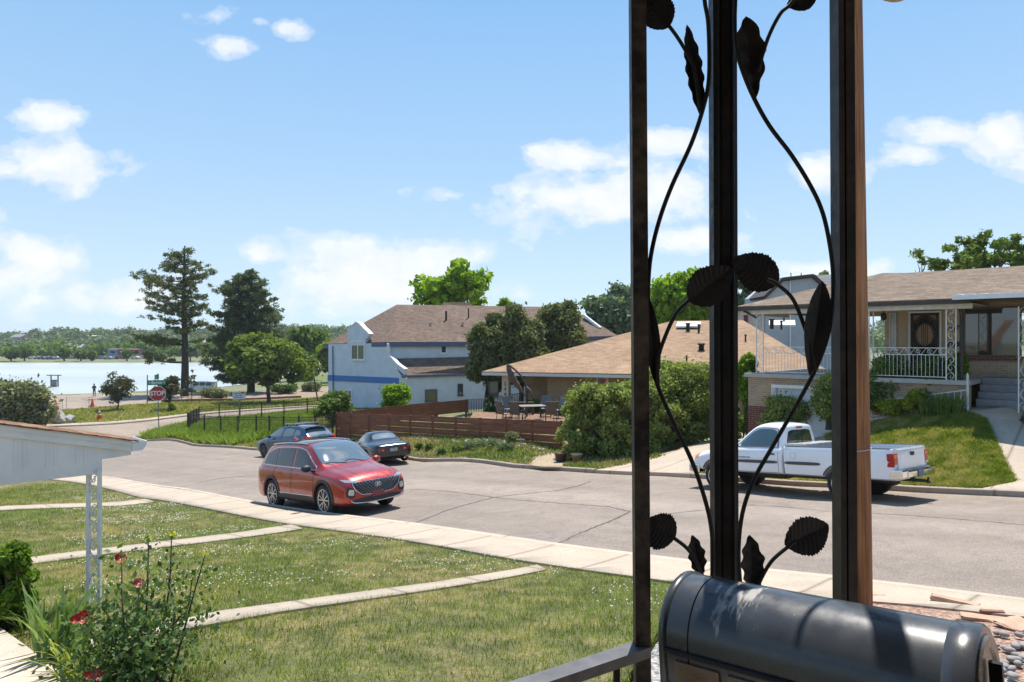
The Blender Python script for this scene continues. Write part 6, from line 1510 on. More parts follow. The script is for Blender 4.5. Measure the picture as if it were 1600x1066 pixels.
fs_ = thing('slatted_fence', 'lighter red-brown slatted side fence running back towards the blue-grey house', 'fence', pts2[3], world=True)
slat_fence(fs_, pts2, tops2, slatm2, False)
blki = simple('black fence iron', (.010, .010, .011), .5)
def iron_fence(label, px_pts, hgt, step=.15, spacing=2.4):
    ps = [hit(x, y, .12) for x, y in px_pts]; root = thing('iron_fence', label, 'fence', ps[0], world=True)
    for a, b in zip(ps, ps[1:]):
        L = (b-a).length; n = max(1, round(L/spacing))
        for i in range(n):
            p, q = a.lerp(b, i/n), a.lerp(b, (i+1)/n); p.z = zg(p.x, p.y)+.12; q.z = zg(q.x, q.y)+.12
            mb = MB(); mb.beam(p-Vector((0, 0, .1)), p+Vector((0, 0, hgt+.12)), .075, .075); mb.build('fence_post', blki, root)
            mb = MB(); up = Vector((0, 0, 1))
            for z in (.12, hgt-.18, hgt-.02): mb.beam(p+up*z, q+up*z, .03, .035)
            m = int((q-p).length/step)
            for k in range(1, m): r = p.lerp(q, k/m); mb.beam(r+up*.06, r+up*(hgt+.06), .018, .018)
            mb.build('picket_panel', blki, root)
    p = ps[-1]; mb = MB(); mb.beam(p-Vector((0, 0, .1)), p+Vector((0, 0, hgt+.12)), .075, .075); mb.build('fence_post', blki, root)
    return root
iron_fence('black iron picket fence nearest the street, left of the blue hatchback', [(295, 677), (400, 683), (520, 689)], 1.42)
iron_fence('black iron picket fence along the cross street, further back', [(311, 664), (480, 654), (510, 652.5)], 1.55)
iron_fence('short return of black iron fence behind the stop sign', [(293, 675), (311, 664.5)], 1.45, spacing=1.3)

# ------------------------------------------------------------------ signs and street things
stl = simple('galvanised post', (.22, .24, .22), .5, metal=.6)
def frameM(p, look=None):
    """local x to the right as seen from the camera, y away, z up"""
    f = Vector((p[0], p[1], 0)).normalized() if look is None else Vector(look).normalized(); r = Vector((f.y, -f.x, 0)); return Matrix((r, f, Vector((0, 0, 1)))).transposed().to_4x4()
def facing(p): return Matrix.Translation(p) @ frameM(p)
TX = Matrix.Rotation(R(90), 4, 'X')
b = hit(248, 672, .12); k = b.y/F
st_ = thing('stop_sign', 'red octagonal STOP sign with a green street name plate on a post at the corner', 'stop sign', b, world=True)
mb = MB(); zt_ = b.z+(672-584)*k; mb.tube([b-Vector((0, 0, .3)), Vector((b.x-1.6*k, b.y, zt_))], .045, 8); mb.build('post', stl, st_)
c = P(246, 615, b.y-.12); mb = MB(); mb.M = facing(c); r_ = 11.4*k/math.cos(R(22.5))
oc = lambda r: [(r*math.cos(R(22.5+45*i)), 0, r*math.sin(R(22.5+45*i))) for i in range(8)]
mb.prism(oc(r_), (0, .04, 0)); pl = mb.build('sign_plate', simple('sign white', (.62, .60, .58), .5), st_)
mb = MB(); mb.M = facing(c+Vector((0, -.012, 0))); mb.prism(oc(r_*.92), (0, .008, 0)); mb.build('sign_face', simple('stop red', (.42, .018, .022), .45, var=.08), pl)
mb = MB(); add_text(mb, 'STOP', 8.9*k, facing(c+Vector((0, -.03, 0))) @ TX @ Matrix.Diagonal((.92, 1.15, 1, 1)), .01, .014); mb.build('lettering', simple('letter white', (.75, .75, .74), .5, var=.03), pl)
c = P(245, 598, b.y-.05); mb = MB(); mb.M = facing(c); mb.box((0, 0, 0), (25*k, .03, 7.6*k)); ns = mb.build('street_sign', simple('sign green', (.012, .22, .09), .45, var=.08), st_)
mb = MB(); add_text(mb, 'Byron', 6.2*k, facing(c+Vector((0, -.03, 0))) @ TX, .01, .01)
for s in (-1, 1): mb.M = facing(c+Vector((0, -.03, 0))); mb.box((s*10*k, 0, 0), (1.8*k, .006, 1.8*k))
mb.M = None; mb.build('lettering', simple('letter white', (.75, .75, .74), .5, var=.03), ns)
c = P(245, 589, b.y-.02); mb = MB(); mb.M = Matrix.Translation(c) @ Matrix.Rotation(1.35+math.atan2(c.y, c.x)-1.57, 4, 'Z'); mb.box((0, 0, 0), (25*k, .03, 7.6*k)); mb.build('street_sign', simple('sign green dull', (.03, .20, .12), .45, var=.08), st_)

b = hit(374, 668, .12); k = b.y/F; pk_ = thing('parking_sign', 'small white notice board with red lettering on a thin post in the fenced yard', 'sign', b, world=True)
mb = MB(); mb.tube([b-Vector((0, 0, .2)), Vector((b.x, b.y, b.z+(668-611)*k))], .05, 8); mb.build('post', stl, pk_)
c = P(373.5, 618, b.y-.08); mb = MB(); mb.M = facing(c); mb.box((0, 0, 0), (19*k, .03, 12.5*k)); sb = mb.build('sign_plate', simple('notice white', (.62, .60, .60), .5), pk_)
mb = MB(); mb.M = facing(c+Vector((0, -.025, 0)))
for row, (wd_, hh) in enumerate(((15, 1.6), (11, 1.4), (14, 1.2))):
    n = int(wd_/2.1)
    for i in range(n): mb.box(((-wd_/2+2.1*i+1)*k, 0, (3.4-3.3*row)*k), (1.5*k, .006, hh*k))
mb.box((5.5*k, -.002, 4.2*k), (5*k, .006, 2.8*k)); mb.build('lettering', simple('notice red', (.35, .06, .08), .5), sb)

orange = simple('cone orange', (.75, .10, .02), .5, var=.1)
def cone(px, py, h_px, label, band=True):
    b = hit(px, py, .1); k = b.y/F; h = h_px*k; t = thing('traffic_cone', label, 'traffic cone', b, group='traffic cones by the park')
    mb = MB(); w = h*.30; mb.box((0, 0, .03), (w*2.2, w*2.2, .06)); mb.build('base', simple('cone foot', (.30, .05, .02), .7) , t)
    mb = MB(); mb.lathe((0, 0, .05), [(w*.78, 0), (w*.16, h*.93), (w*.12, h*.95), (.001, h*.95)], 18); c = mb.build('cone_body', orange, t)
    if band:
        mb = MB()
        for z0_, z1_ in ((.62, .78), (.40, .50)): mb.lathe((0, 0, .05), [(w*(.78-.667*z0_)+.01, h*z0_), (w*(.78-.667*z1_)+.01, h*z1_)], 18)
        mb.build('reflective_band', simple('cone band', (.60, .50, .45), .5), c)
cone(87, 640, 15, 'plain orange traffic cone beside the boulders on the parking apron', False)
cone(144, 635, 12.5, 'orange traffic cone next to the thin barrier, right behind the person\'s feet', False)
cone(155, 656.5, 17, 'orange traffic cone with pale bands standing on the pavement at the kerb')

def barrier(pxs, py, h_px, label):
    bs = [hit(x, py, .08) for x in pxs]; k = bs[0].y/F; t = thing('barrier', label, 'barrier', bs[0], world=True)
    gm = simple('barrier grey', (.42, .40, .40), .5, metal=.4)
    for p in bs: mb = MB(); mb.beam(p, p+Vector((0, 0, h_px*k)), .05, .05); mb.build('post', gm, t)
    mb = MB()
    for z in (.95, .55, .15):
        for a, c in zip(bs, bs[1:]): mb.beam(a+Vector((0, 0, h_px*k*z)), c+Vector((0, 0, h_px*k*z)), .018, .018)
    mb.build('wire', gm, t)
barrier((74, 97.5), 638, 15, 'thin wire barrier panel left of the orange cones'); barrier((103.5, 139), 637, 16, 'thin wire barrier panel between the two rear cones')

b = hit(85, 614.5, .05); k = b.y/F; ks = thing('notice_board', 'tall timber notice board with a cross beam at the water edge', 'notice board', b, world=True)
tw = simple('dark weathered timber', (.07, .055, .045), .8)
for x in (79.5, 90.5): q = P(x, 614.5, b.y); mb = MB(); mb.beam(Vector((q.x, q.y, b.z-.2)), P(x, 586, b.y), .16, .16); mb.build('post', tw, ks)
mb = MB(); mb.beam(P(73.5, 586.5, b.y), P(95, 586.5, b.y), .4, .16); mb.build('cross_beam', tw, ks)
mb = MB(); mb.prism([P(80.5, 607, b.y-.1), P(88.5, 607, b.y-.1), P(88.5, 594, b.y-.1), P(80.5, 594, b.y-.1)], (0, .08, 0)); bo = mb.build('board', simple('board grey', (.33, .31, .29), .7, var=.3, scale=3), ks)
mb = MB(); mb.prism([P(80, 595, b.y-.13), P(89, 595, b.y-.13), P(89, 593.6, b.y-.13), P(80, 593.6, b.y-.13)], (0, .1, 0))
for i in range(5): mb.prism([P(81.5, 605.5-2*i, b.y-.13), P(87.5-(i % 3), 605.5-2*i, b.y-.13), P(87.5-(i % 3), 604.8-2*i, b.y-.13), P(81.5, 604.8-2*i, b.y-.13)], (0, .02, 0))
mb.build('lettering', tw, bo)
b = hit(99.5, 613, .05); k = b.y/F; mb = MB(); mb.bbox((0, 0, 4.3*k), (6*k, 5*k, 8.4*k), .06); mb.bbox((0, 0, 8.7*k), (6.6*k, 5.6*k, .7*k), .03); tag(mb.build('litter_bin', simple('bin dark', (.05, .055, .06), .6)), 'dark square litter bin beside the notice board by the water', 'litter bin').location = b
for i, (x, y, h_) in enumerate(((28.5, 614, 13), (47, 614, 13), (35, 614.5, 5), (76, 613, 7), (57, 614, 5))):
    b = hit(x, y, .05); mb = MB(); mb.tube([(0, 0, -.2), (0, 0, h_*b.y/F)], .055, 6); tag(mb.build('mooring_post', tw), 'thin grey post at the water edge left of the notice board', 'post', 'thin posts along the shore').location = b
mb = MB(); q = [hit(x, y, .05) for x, y in ((36, 616.5), (60, 616.5), (95, 615), (116, 614))]
for a, c in zip(q, q[1:]): mb.beam(a+Vector((0, 0, .1)), c+Vector((0, 0, .1)), .3, .3)
tag(mb.build('log_edging', tw), 'long low timber edging along the shore under the notice board', 'edging')
b = hit(497, 628, .12); tp = P(489, 581, b.y); t = thing('street_lamp', 'dark leaning lamp post with a flat head left of the blue-grey house', 'street lamp', b, world=True)
mb = MB(); mb.tube([b-Vector((0, 0, .2)), tp], .09, 8); mb.build('pole', blki, t); mb = MB(); mb.bbox(tp+Vector((-.35, 0, .05)), (1.2, .5, .16), .03); mb.build('lamp_head', blki, t)
for x, y, h_ in ((230, 630, 44), (242, 624, 38)):
    b = hit(x, y, .1); mb = MB(); mb.tube([(0, 0, -.2), (0, 0, h_*b.y/F)], .07, 6); tag(mb.build('light_pole', simple('grey pole', (.16, .16, .16), .6)), 'thin grey pole on the shore left of the tall pine', 'pole', 'thin poles near the pine').location = b
for x, y in ((284, 628), (315, 628)):
    b = hit(x, y, .12); mb = MB(); mb.tube([(0, 0, -.1), (0, 0, 1.25)], .05, 6); tag(mb.build('bed_stake', stl), 'short stake at the edge of the earth bed below the pine', 'stake', 'stakes by the earth bed').location = b
q = [hit(x, y, .12) for x, y in ((252, 628), (300, 626.5), (350, 626), (400, 624.5), (470, 621))]; mb = MB()
for a, c in zip(q, q[1:]): mb.beam(a+Vector((0, 0, .12)), c+Vector((0, 0, .12)), .3, .28)
tag(mb.build('timber_edging', simple('red timber', (.22, .11, .07), .8)), 'low reddish timber edging between the park grass and the earth bed', 'edging')

# boulders
bm_ = simple('boulder stone', (.30, .28, .26), .9, var=.28, scale=3, bmp=.5)
def boulder(px, py, w_px, h_px, label, seed, m=bm_, cat='boulder', name='boulder'):
    b = hit(px, py, .1); k = b.y/F; bm = bmesh.new(); bmesh.ops.create_icosphere(bm, subdivisions=3, radius=1); r_ = random.Random(seed)
    pl_ = [(Vector((r_.uniform(-1, 1), r_.uniform(-1, 1), r_.uniform(-.3, 1))).normalized(), r_.uniform(.55, .85)) for _ in range(9)]
    for v in bm.verts:
        for n, d in pl_:
            e = v.co.dot(n)-d
            if e > 0: v.co -= n*e
        v.co += Vector([r_.uniform(-.02, .02)]*3)
    for v in bm.verts: v.co = Vector((v.co.x*w_px*k*.62, v.co.y*w_px*k*.5, (v.co.z+.55)*h_px*k*.68))
    me = bpy.data.meshes.new(name); bm.to_mesh(me); bm.free(); me.materials.append(m); o = link(name, me); o.location = b; tag(o, label, cat); return o
boulder(91, 662, 21, 22, 'big pale angular boulder beside the leafy shrub at the corner', 3)
boulder(106, 661, 20, 13, 'low flat boulder leaning on the big pale one', 8)
boulder(76, 654, 24, 20, 'dark grey boulder half behind the leafy shrub', 12, simple('dark boulder', (.12, .12, .12), .9, bmp=.4))

# ------------------------------------------------------------------ verge: pots, gravel, stones
drape('gravel_patch', HP([(822,727),(832,716),(858,709),(884,709),(889,722),(878,731),(850,731)], .12), .145, G['tangravel'], skirt=.05)
pm_ = simple('terracotta', (.30, .15, .09), .8)
def pot(px, py, r, h, m, label, prof=None):
    b = hit(px, py, .13); t = thing('plant_pot', label, 'plant pot', b)
    mb = MB(); mb.lathe((0, 0, 0), [(r*.7, 0), (r, h*.9), (r*1.08, h*.9), (r*1.08, h), (r*.9, h), (r*.85, h*.9), (.001, h*.88)] if prof is None else prof, 18); mb.build('pot', m, t)
    mb = MB(); mb.lathe((0, 0, h*.86), [(r*.8, 0), (.001, .02)], 12); mb.build('soil', G['dirt'], t)
pot(876, 722, .24, .36, simple('dark stump pot', (.08, .05, .03), .8, bmp=.5), 'dark brown pot at the left of three by the hedge')
pot(888, 721, .17, .16, pm_, 'low terracotta bowl between the two taller pots')
pot(901, 722, .22, .32, simple('beige pot', (.42, .29, .19), .8), 'beige pot at the right of three by the hedge')
b = hit(813, 700, .12); k = b.y/F; t = thing('garden_sign', 'little pale T-shaped garden sign in front of the slatted fence', 'sign', b, world=True); mb = MB(); mb.tube([b, b+Vector((0, 0, 12*k))], .02, 6); mb.build('stake', simple('pale stake', (.42, .38, .34), .6), t)
mb = MB(); mb.bbox(b+Vector((0, 0, 13*k)), (13*k, .03, 1.8*k), .005); mb.build('sign_plate', simple('pale plate', (.45, .38, .34), .6), t)
rng2 = random.Random(11); mbs = MB(); mbp = MB()
for i in range(420):
    k = rng2.random(); u = rng2.uniform(.15, .85 if k > .5 else .6); q = fA+dF*(.05+k*.93)-Vector((dt.x, dt.y, 0))*u
    if i % 3 == 0 and not (.34 < k < .5 or .65 < k < .9): continue
    z = zg(q.x, q.y)+.12; s = rng2.uniform(.04, .09); mb = mbs if i % 2 else mbp
    mb.M = Matrix.Translation((q.x, q.y, z)) @ Matrix.Rotation(rng2.uniform(0, 3), 4, 'Z') @ Matrix.Diagonal((s*1.3, s, s*.7, 1)); mb.lathe((0, 0, 0), [(.001, -.6), (.8, -.3), (1, .1), (.55, .7), (.001, .85)], 7)
tag(mbs.build('stone_border', simple('pale landscape stone', (.46, .40, .34), .9, var=.2)), kind='stuff'); tag(mbp.build('stone_border', simple('grey landscape stone', (.22, .20, .19), .9, var=.2)), kind='stuff')

# ------------------------------------------------------------------ patio: deck, rails, table, chairs, umbrella
dkz = P(820, 656, 35).z; dw = woodmat('deck wood', (.16, .09, .055), (.30, .18, .11), (3, 3, 3)); drw = woodmat('deck rail wood', (.09, .04, .025), (.17, .085, .05), (12, 12, 1.5))
t = thing('patio_deck', 'low wooden patio deck under the table behind the slatted fence', 'deck', P(810, 660, 35), world=True)
mb = MB()
for i in range(34):
    y = 32.6+i*.19; x0_ = max(-2.2, .1-(y-32.6)*1.15); mb.box(((x0_+3.1)/2, y, dkz-.03), (3.1-x0_, .17, .04))
mb.build('deck_boards', dw, t); mb = MB()
for x in (.6, 1.8, 2.9):
    for y in (33, 35.5, 38.5): mb.box((x, y, dkz-.5), (.12, .12, .9))
mb.build('deck_post', dw, t)
def wood_rail(label, pa, pb_, h, n):
    a, b = pa, pb_; t = thing('wooden_railing', label, 'railing', a, world=True); up = Vector((0, 0, 1))
    mb = MB(); mb.beam(a+up*h, b+up*(h+(pb_.z-pa.z)*0), .13, .05); mb.build('top_rail', woodmat('rail cap', (.20, .12, .08), (.34, .22, .15), (2, 2, 2)), t); mb = MB(); mb.beam(a+up*.1, b+up*.1, .05, .09); mb.build('bottom_rail', drw, t)
    m = max(1, int((b-a).length/1.6))
    for i in range(m+1): p = a.lerp(b, i/m); mb = MB(); mb.beam(p-up*.6, p+up*h, .11, .11); mb.build('post', drw, t)
    mb = MB()
    for i in range(n): p = a.lerp(b, (i+.5)/n); mb.beam(p+up*.1, p+up*h, .04, .04)
    mb.build('balusters', drw, t)
a, b = P(728, 655, 43.5), P(770, 655, 41.5); wood_rail('dark wooden deck railing at the left end of the patio', a, b, (655-624)/F*43, 16)
a, b = P(771, 652, 41.5), P(813, 648, 40.5); wood_rail('dark wooden deck railing in front of the numbered pillar', a, b, (650-617.5)/F*41, 16)
a, b = P(776, 653, 38.3), P(833, 653, 37.6); wood_rail('low dark wooden railing behind the patio chairs', a, b, (653-629)/F*38, 18)
t = thing('patio_table', 'rectangular glass-topped patio table on dark legs behind the slatted fence', 'table', (P(831, 640, 35).x, 35, dkz), .25); mb = MB(); mb.bbox((0, 0, .72), (1.35, .95, .03), .01); mb.build('table_top', simple('frosted table top', (.38, .36, .32), .25), t); mb = MB(); [mb.beam((sx*.62, sy*.42, 0), (sx*.58, sy*.40, .70), .05, .05) for sx in (-1, 1) for sy in (-1, 1)]; mb.box((0, 0, .69), (1.2, .8, .03)); mb.build('table_frame', simple('dark bronze', (.04, .035, .03), .5), t)
sling = simple('brown sling fabric', (.16, .115, .085), .8); slg = simple('grey sling fabric', (.15, .16, .17), .8); frm = simple('chair frame', (.05, .042, .036), .5)
def patio_chair(px, Y, rz, m, label):
    t = thing('patio_chair', label, 'chair', (P(px, 640, Y).x, Y, dkz), R(rz), 'sling chairs round the patio table')
    mb = MB(); mb.bbox((0, .02, .42), (.52, .50, .03), .01); mb.build('seat', m, t)
    mb = MB(); mb.M = Matrix.Translation((0, -.24, .42)) @ Matrix.Rotation(R(14), 4, 'X'); mb.bbox((0, 0, .34), (.52, .03, .66), .012); mb.build('backrest', m, t)
    for s in (-1, 1):
        mb = MB(); mb.tube([(s*.28, .26, 0), (s*.28, .24, .60), (s*.28, -.22, .64), (s*.28, -.42, 1.08)], .017, 6); mb.tube([(s*.28, -.30, 0), (s*.28, -.22, .62)], .017, 6); mb.build('frame', frm, t)
patio_chair(788, 33.9, -55, sling, 'brown sling patio chair at the far left, seen from behind'); patio_chair(809, 33.7, -35, sling, 'brown sling patio chair second from the left, back to the street'); patio_chair(859, 33.8, 12, sling, 'brown sling patio chair right of the table, back to the street')
patio_chair(796, 36.3, 200, slg, 'grey patio chair behind the left brown chairs'); patio_chair(853, 36.6, 170, slg, 'grey patio chair behind the table'); patio_chair(872, 35.8, 130, slg, 'grey patio chair at the right end of the table')
t = thing('patio_umbrella', 'folded brown cantilever parasol hanging from a curved dark arm over the patio', 'umbrella', P(823, 655, 36.5), world=True); YU = 36.5
mb = MB(); mb.tube(catmull([P(823, 652, YU), P(823.5, 620, YU), P(822, 606, YU), P(817, 592, YU), P(808, 581, YU), P(797, 572, YU), P(793, 570, YU)], 5), .05, 8); mb.build('arm', frm, t)
mb = MB(); mb.tube([P(823, 640, YU), P(826, 600, YU)], .045, 8); mb.build('mast', frm, t)
mb = MB(); mb.tube(catmull([P(793, 570, YU), P(796, 580, YU), P(803, 594, YU), P(812, 607, YU), P(820, 617, YU), P(822, 619, YU)], 5), [.03]+[.06+.11*math.sin(math.pi*min(1, i/18))+.02*math.sin(i*2.1) for i in range(1, 26)], 9); mb.build('folded_canopy', simple('brown canopy', (.11, .07, .05), .85, bmp=.4), t)
mb = MB(); mb.tube(catmull([P(822, 606, YU-.1), P(829, 612, YU-.2), P(832, 622, YU-.2)], 4), [.12-.012*i for i in range(9)], 8); mb.build('folded_canopy', simple('brown canopy tail', (.12, .075, .055), .85), t)
mb = MB(); mb.lathe(P(823, 655, YU), [(.45, 0), (.45, .08), (.1, .12), (.001, .12)], 14); mb.build('base', frm, t)

# ------------------------------------------------------------------ iron rail round the front garden of the pale brick house
def garden_rail():
    a, m_, b = hit(1283, 672, .13), hit(1353, 662, .13), hit(1512, 641, .13)
    t = thing('garden_railing', 'low white iron railing with heart scrolls along the front flower bed', 'railing', m_, world=True); up = Vector((0, 0, 1))
    for p, q, n, h0, h1 in ((a, m_, 5, .95, .72), (m_, b, 17, .72, .62)):
        L = (q-p).length; mb = MB(); mb.beam(p+up*h0, q+up*h1, .035, .03); mb.beam(p+up*.12, q+up*.10, .03, .02); mb.build('rail', wi, t); mb = MB()
        for i in range(n+1):
            r = p.lerp(q, i/n); mb.beam(r+up*.0, r+up*lerp(h0, h1, i/n), .018, .018)
        mb.build('balusters', wi, t)
    mb = MB(); d = (b-m_).normalized(); c = m_.lerp(b, .09)+up*.36
    for s in (1, -1): mb.tube([c+d*(s*(.09*math.sin(x)))+up*(.13*math.cos(x)-.03*abs(math.sin(2*x))) for x in [math.pi*j/12 for j in range(13)]], .010, 5)
    mb.build('heart_scroll', wi, t)
    mb = MB(); mb.beam(b-up*.1, b+up*1.05, .05, .05); mb.lathe(b+up*1.05, [(.03, 0), (.04, .03), (.001, .10)], 8); mb.build('newel_post', wi, t)
    mb = MB(); mb.beam(a-up*.1, a+up*.95, .04, .04); mb.build('newel_post', wi, t)
garden_rail()

# ------------------------------------------------------------------ person by the lake
def person():
    b = hit(147, 620, .08); k = b.y/F; H = 20*k; s = H/1.75
    t = thing('person', 'person in a dark jacket and black trousers standing by the lake with arms bent', 'person', b)
    vs = [(0,0,.95),(0,.0,1.15),(0,-.01,1.40),(0,0,1.50),(0,-.02,1.60),(0,-.02,1.72),(-.10,0,.92),(-.11,-.02,.50),(-.12,.02,.08),(-.12,-.12,.04),(.10,0,.92),(.11,.02,.50),(.13,.04,.08),(.13,-.10,.04),(-.20,0,1.43),(-.27,-.02,1.16),(-.16,-.22,1.10),(.20,0,1.43),(.27,-.02,1.18),(.14,-.22,1.20)]
    es = [(0,1),(1,2),(2,3),(3,4),(4,5),(0,6),(6,7),(7,8),(8,9),(0,10),(10,11),(11,12),(12,13),(2,14),(14,15),(15,16),(2,17),(17,18),(18,19)]
    rs = [.15,.15,.17,.06,.10,.08,.10,.075,.05,.045,.10,.075,.05,.045,.07,.055,.04,.07,.055,.04]
    me = bpy.data.meshes.new('b'); me.from_pydata([(x*s, y*s, z*s) for x, y, z in vs], es, []); o = bpy.data.objects.new('b', me); COL.objects.link(o)
    o.modifiers.new('s', 'SKIN'); 
    for i, v in enumerate(me.skin_vertices[0].data): v.radius = (rs[i]*s, rs[i]*s*.85); v.use_root = (i == 0)
    o.modifiers.new('u', 'SUBSURF').levels = 1; bpy.context.view_layer.update()
    m2 = bpy.data.meshes.new_from_object(o.evaluated_get(bpy.context.evaluated_depsgraph_get())); bpy.data.objects.remove(o)
    for nm, (c, _) in dict(skin=((.45, .28, .2), 0), jacket=((.035, .05, .06), 0), trousers=((.012, .012, .014), 0)).items(): m2.materials.append(simple(nm, c, .8, var=.1))
    for p in m2.polygons:
        z = p.center.z/s; r = abs(p.center.x)/s; p.material_index = 2 if z < .95 else (0 if z > 1.5 or (p.center.y/s < -.19 and z > 1.0) else 1); p.use_smooth = True
    link('body', m2, t); mb = MB(); mb.M = Matrix.Translation((0, -.01*s, 1.70*s)) @ Matrix.Diagonal((.105*s, .115*s, .09*s, 1)); mb.lathe((0, 0, 0), [(1, -.4), (1, .2), (.7, .8), (.001, 1)], 12); mb.build('hair', simple('dark hair', (.02, .015, .01), .7), t)
person()
# ------------------------------------------------------------------ vegetation
NR = np.random.default_rng(7)
def leafcloud(cen, size, nrm=None, asp=.55, jit=.55, rng=NR, droop=0.0):
    """rhombic leaf faces at the given centres; normals near nrm if given"""
    n = len(cen); d = rng.normal(size=(n, 3)); d /= np.linalg.norm(d, axis=1)[:, None]
    if nrm is not None: d = d*.9+nrm; d /= np.linalg.norm(d, axis=1)[:, None]
    a = rng.normal(size=(n, 3)); a[:, 2] -= droop; t = np.cross(d, a); t /= np.linalg.norm(t, axis=1)[:, None]+1e-9; b = np.cross(d, t)
    s = size*(1+jit*rng.uniform(-1, 1, n))[:, None]
    V = np.stack([cen+b*s, cen+t*s*asp+d*s*.12, cen-b*s, cen-t*s*asp+d*s*.12], 1).reshape(-1, 3)
    Fq = np.arange(n*4).reshape(-1, 4); return V, Fq
def clumps(cl, per, rng=NR, shell=.75, flat=.8):
    """leaf centres and outward normals for clusters (x,y,z,r)"""
    cl = np.asarray(cl, float); w = cl[:, 3]**2; cnt = np.maximum(3, (per*w/w.mean()).astype(int)); idx = np.repeat(np.arange(len(cl)), cnt)
    d = rng.normal(size=(len(idx), 3)); d /= np.linalg.norm(d, axis=1)[:, None]
    rr = rng.uniform(shell**3, 1.15, len(idx))**(1/3)*(.85+.3*rng.random(len(idx)))
    rr = np.where(rng.random(len(idx)) < .10, rr*rng.uniform(1.1, 1.6, len(idx)), rr); off = d*rr[:, None]*cl[idx, 3][:, None]; off[:, 2] *= flat; return cl[idx, :3]+off, d
def limb(mb, a, b, r0, r1, rng, n=5, wob=.06, seg=6):
    a, b = Vector(a), Vector(b); L = (b-a).length; pts = []
    for i in range(n+1):
        k = i/n; p = a.lerp(b, k)+Vector((0, 0, L*.10*math.sin(k*math.pi)))
        if 0 < i < n: p += Vector((rng.normal()*wob*L*.4, rng.normal()*wob*L*.4, 0))
        pts.append(p)
    mb.tube(pts, [r0+(r1-r0)*i/n for i in range(n+1)], seg)
LM = {}
LM['olive'] = leafmat('olive foliage', (.06, .085, .02), (.145, .18, .04), (.22, .24, .06), .38)
LM['spruce'] = leafmat('spruce needles', (.045, .062, .030), (.105, .128, .058), (.17, .185, .085), .25, .6)
LM['pine'] = leafmat('pine needles', (.052, .062, .028), (.125, .138, .055), (.19, .20, .085), .28, .6)
LM['juniper'] = leafmat('juniper foliage', (.055, .068, .032), (.14, .150, .065), (.22, .21, .09), .28, .6, .9)
LM['bright'] = leafmat('bright leaves', (.075, .13, .012), (.19, .28, .025), (.27, .36, .05), .45)
LM['green'] = leafmat('mid green leaves', (.055, .085, .022), (.12, .165, .04), (.17, .21, .06), .35)
LM['grey'] = leafmat('grey green leaves', (.070, .095, .055), (.13, .165, .095), (.18, .21, .12), .3)
LM['hedge'] = leafmat('hedge leaves', (.09, .115, .030), (.235, .265, .080), (.46, .46, .20), .35, scale=2.0)
LM['dark'] = leafmat('dark shrub leaves', (.038, .068, .022), (.095, .145, .042), (.18, .24, .06), .3)
LM['vine'] = leafmat('creeper leaves', (.05, .09, .015), (.14, .22, .025), (.27, .36, .04), .42, scale=2.5)
LM['rose'] = leafmat('rose leaves', (.030, .060, .022), (.085, .13, .045), (.20, .25, .10), .3, scale=6)
LM['crab'] = leafmat('purple green leaves', (.055, .05, .035), (.11, .105, .06), (.17, .15, .10), .3)
LM['yellow'] = leafmat('yellow green leaves', (.12, .15, .02), (.26, .28, .04), (.40, .36, .08), .4, scale=4)
LM['silver'] = leafmat('silvery shrub', (.09, .10, .05), (.18, .18, .10), (.30, .28, .19), .3, scale=2)
FMUL = 1.0
def crown_from(name, parent, cl, per, size, mat, **kw):
    c, d = clumps(cl, per, flat=kw.pop('flat', .8), shell=kw.pop('shell', .55)); V, Fq = leafcloud(c, size, d*.7, **kw); return fast(name, V, Fq, mat, parent)
def broadleaf(name, label, px, py, Y, top, left, right, bot, mat, bark=None, size=.22, per=120, n=60, trunk=.22, cr=.17, group=None, seed=1, base=None, fork=.35, lumpy=.35, cat='tree'):
    """tree whose crown fills the pixel box (left..right, top..bot) at distance Y; trunk foot at (px, py)"""
    rng = np.random.default_rng(seed); foot = base if base is not None else (hit(px, py, .1) if Y is None else Vector(P(px, py, Y))); Y = foot.y if Y is None else Y; k = Y/F
    gz = zg(foot.x, foot.y); foot = Vector((foot.x, foot.y, gz+.05)); cx = (left+right)/2; cx = (cx-800)*k; cz = (533-(top+bot)/2)*k; rx = (right-left)/2*k; rz = (bot-top)/2*k; ry = rx*.9
    t = thing(name, label, cat, foot, group=group, world=True); cl = []
    while len(cl) < n:
        d = rng.normal(size=3); d /= np.linalg.norm(d); rr = rng.uniform(.25, 1)**.45; r = cr*min(rx, rz)*rng.uniform(.7, 1.5)*1.4
        bump_ = 1+lumpy*(math.sin(d[0]*5+seed)*math.cos(d[2]*4+seed*2)+.5*math.sin(d[1]*7+seed)-.3)*.6
        q = (cx+d[0]*(rx*bump_-r*.6)*rr, Y+d[1]*(ry-r*.6)*rr, cz+d[2]*(rz*bump_-r*.5)*rr, r)
        if d[2] < -.55 and rng.random() < .5: continue
        cl.append(q)
    mb = MB(); fk = Vector((lerp(foot.x, cx, .5), Y, lerp(gz, cz, fork+.15))); limb(mb, foot-Vector((0, 0, .3)), fk, trunk, trunk*.7, rng, 4, .03, 9)
    for q in cl[:min(len(cl), 26)]: limb(mb, fk-Vector((0, 0, rng.uniform(0, .3)*(fk.z-gz))), q[:3], trunk*.42, trunk*.07, rng, 4, .10, 5)
    mb.build('trunk', bark or G['bark'], t); crown_from('crown', t, cl, per, size, mat); return t
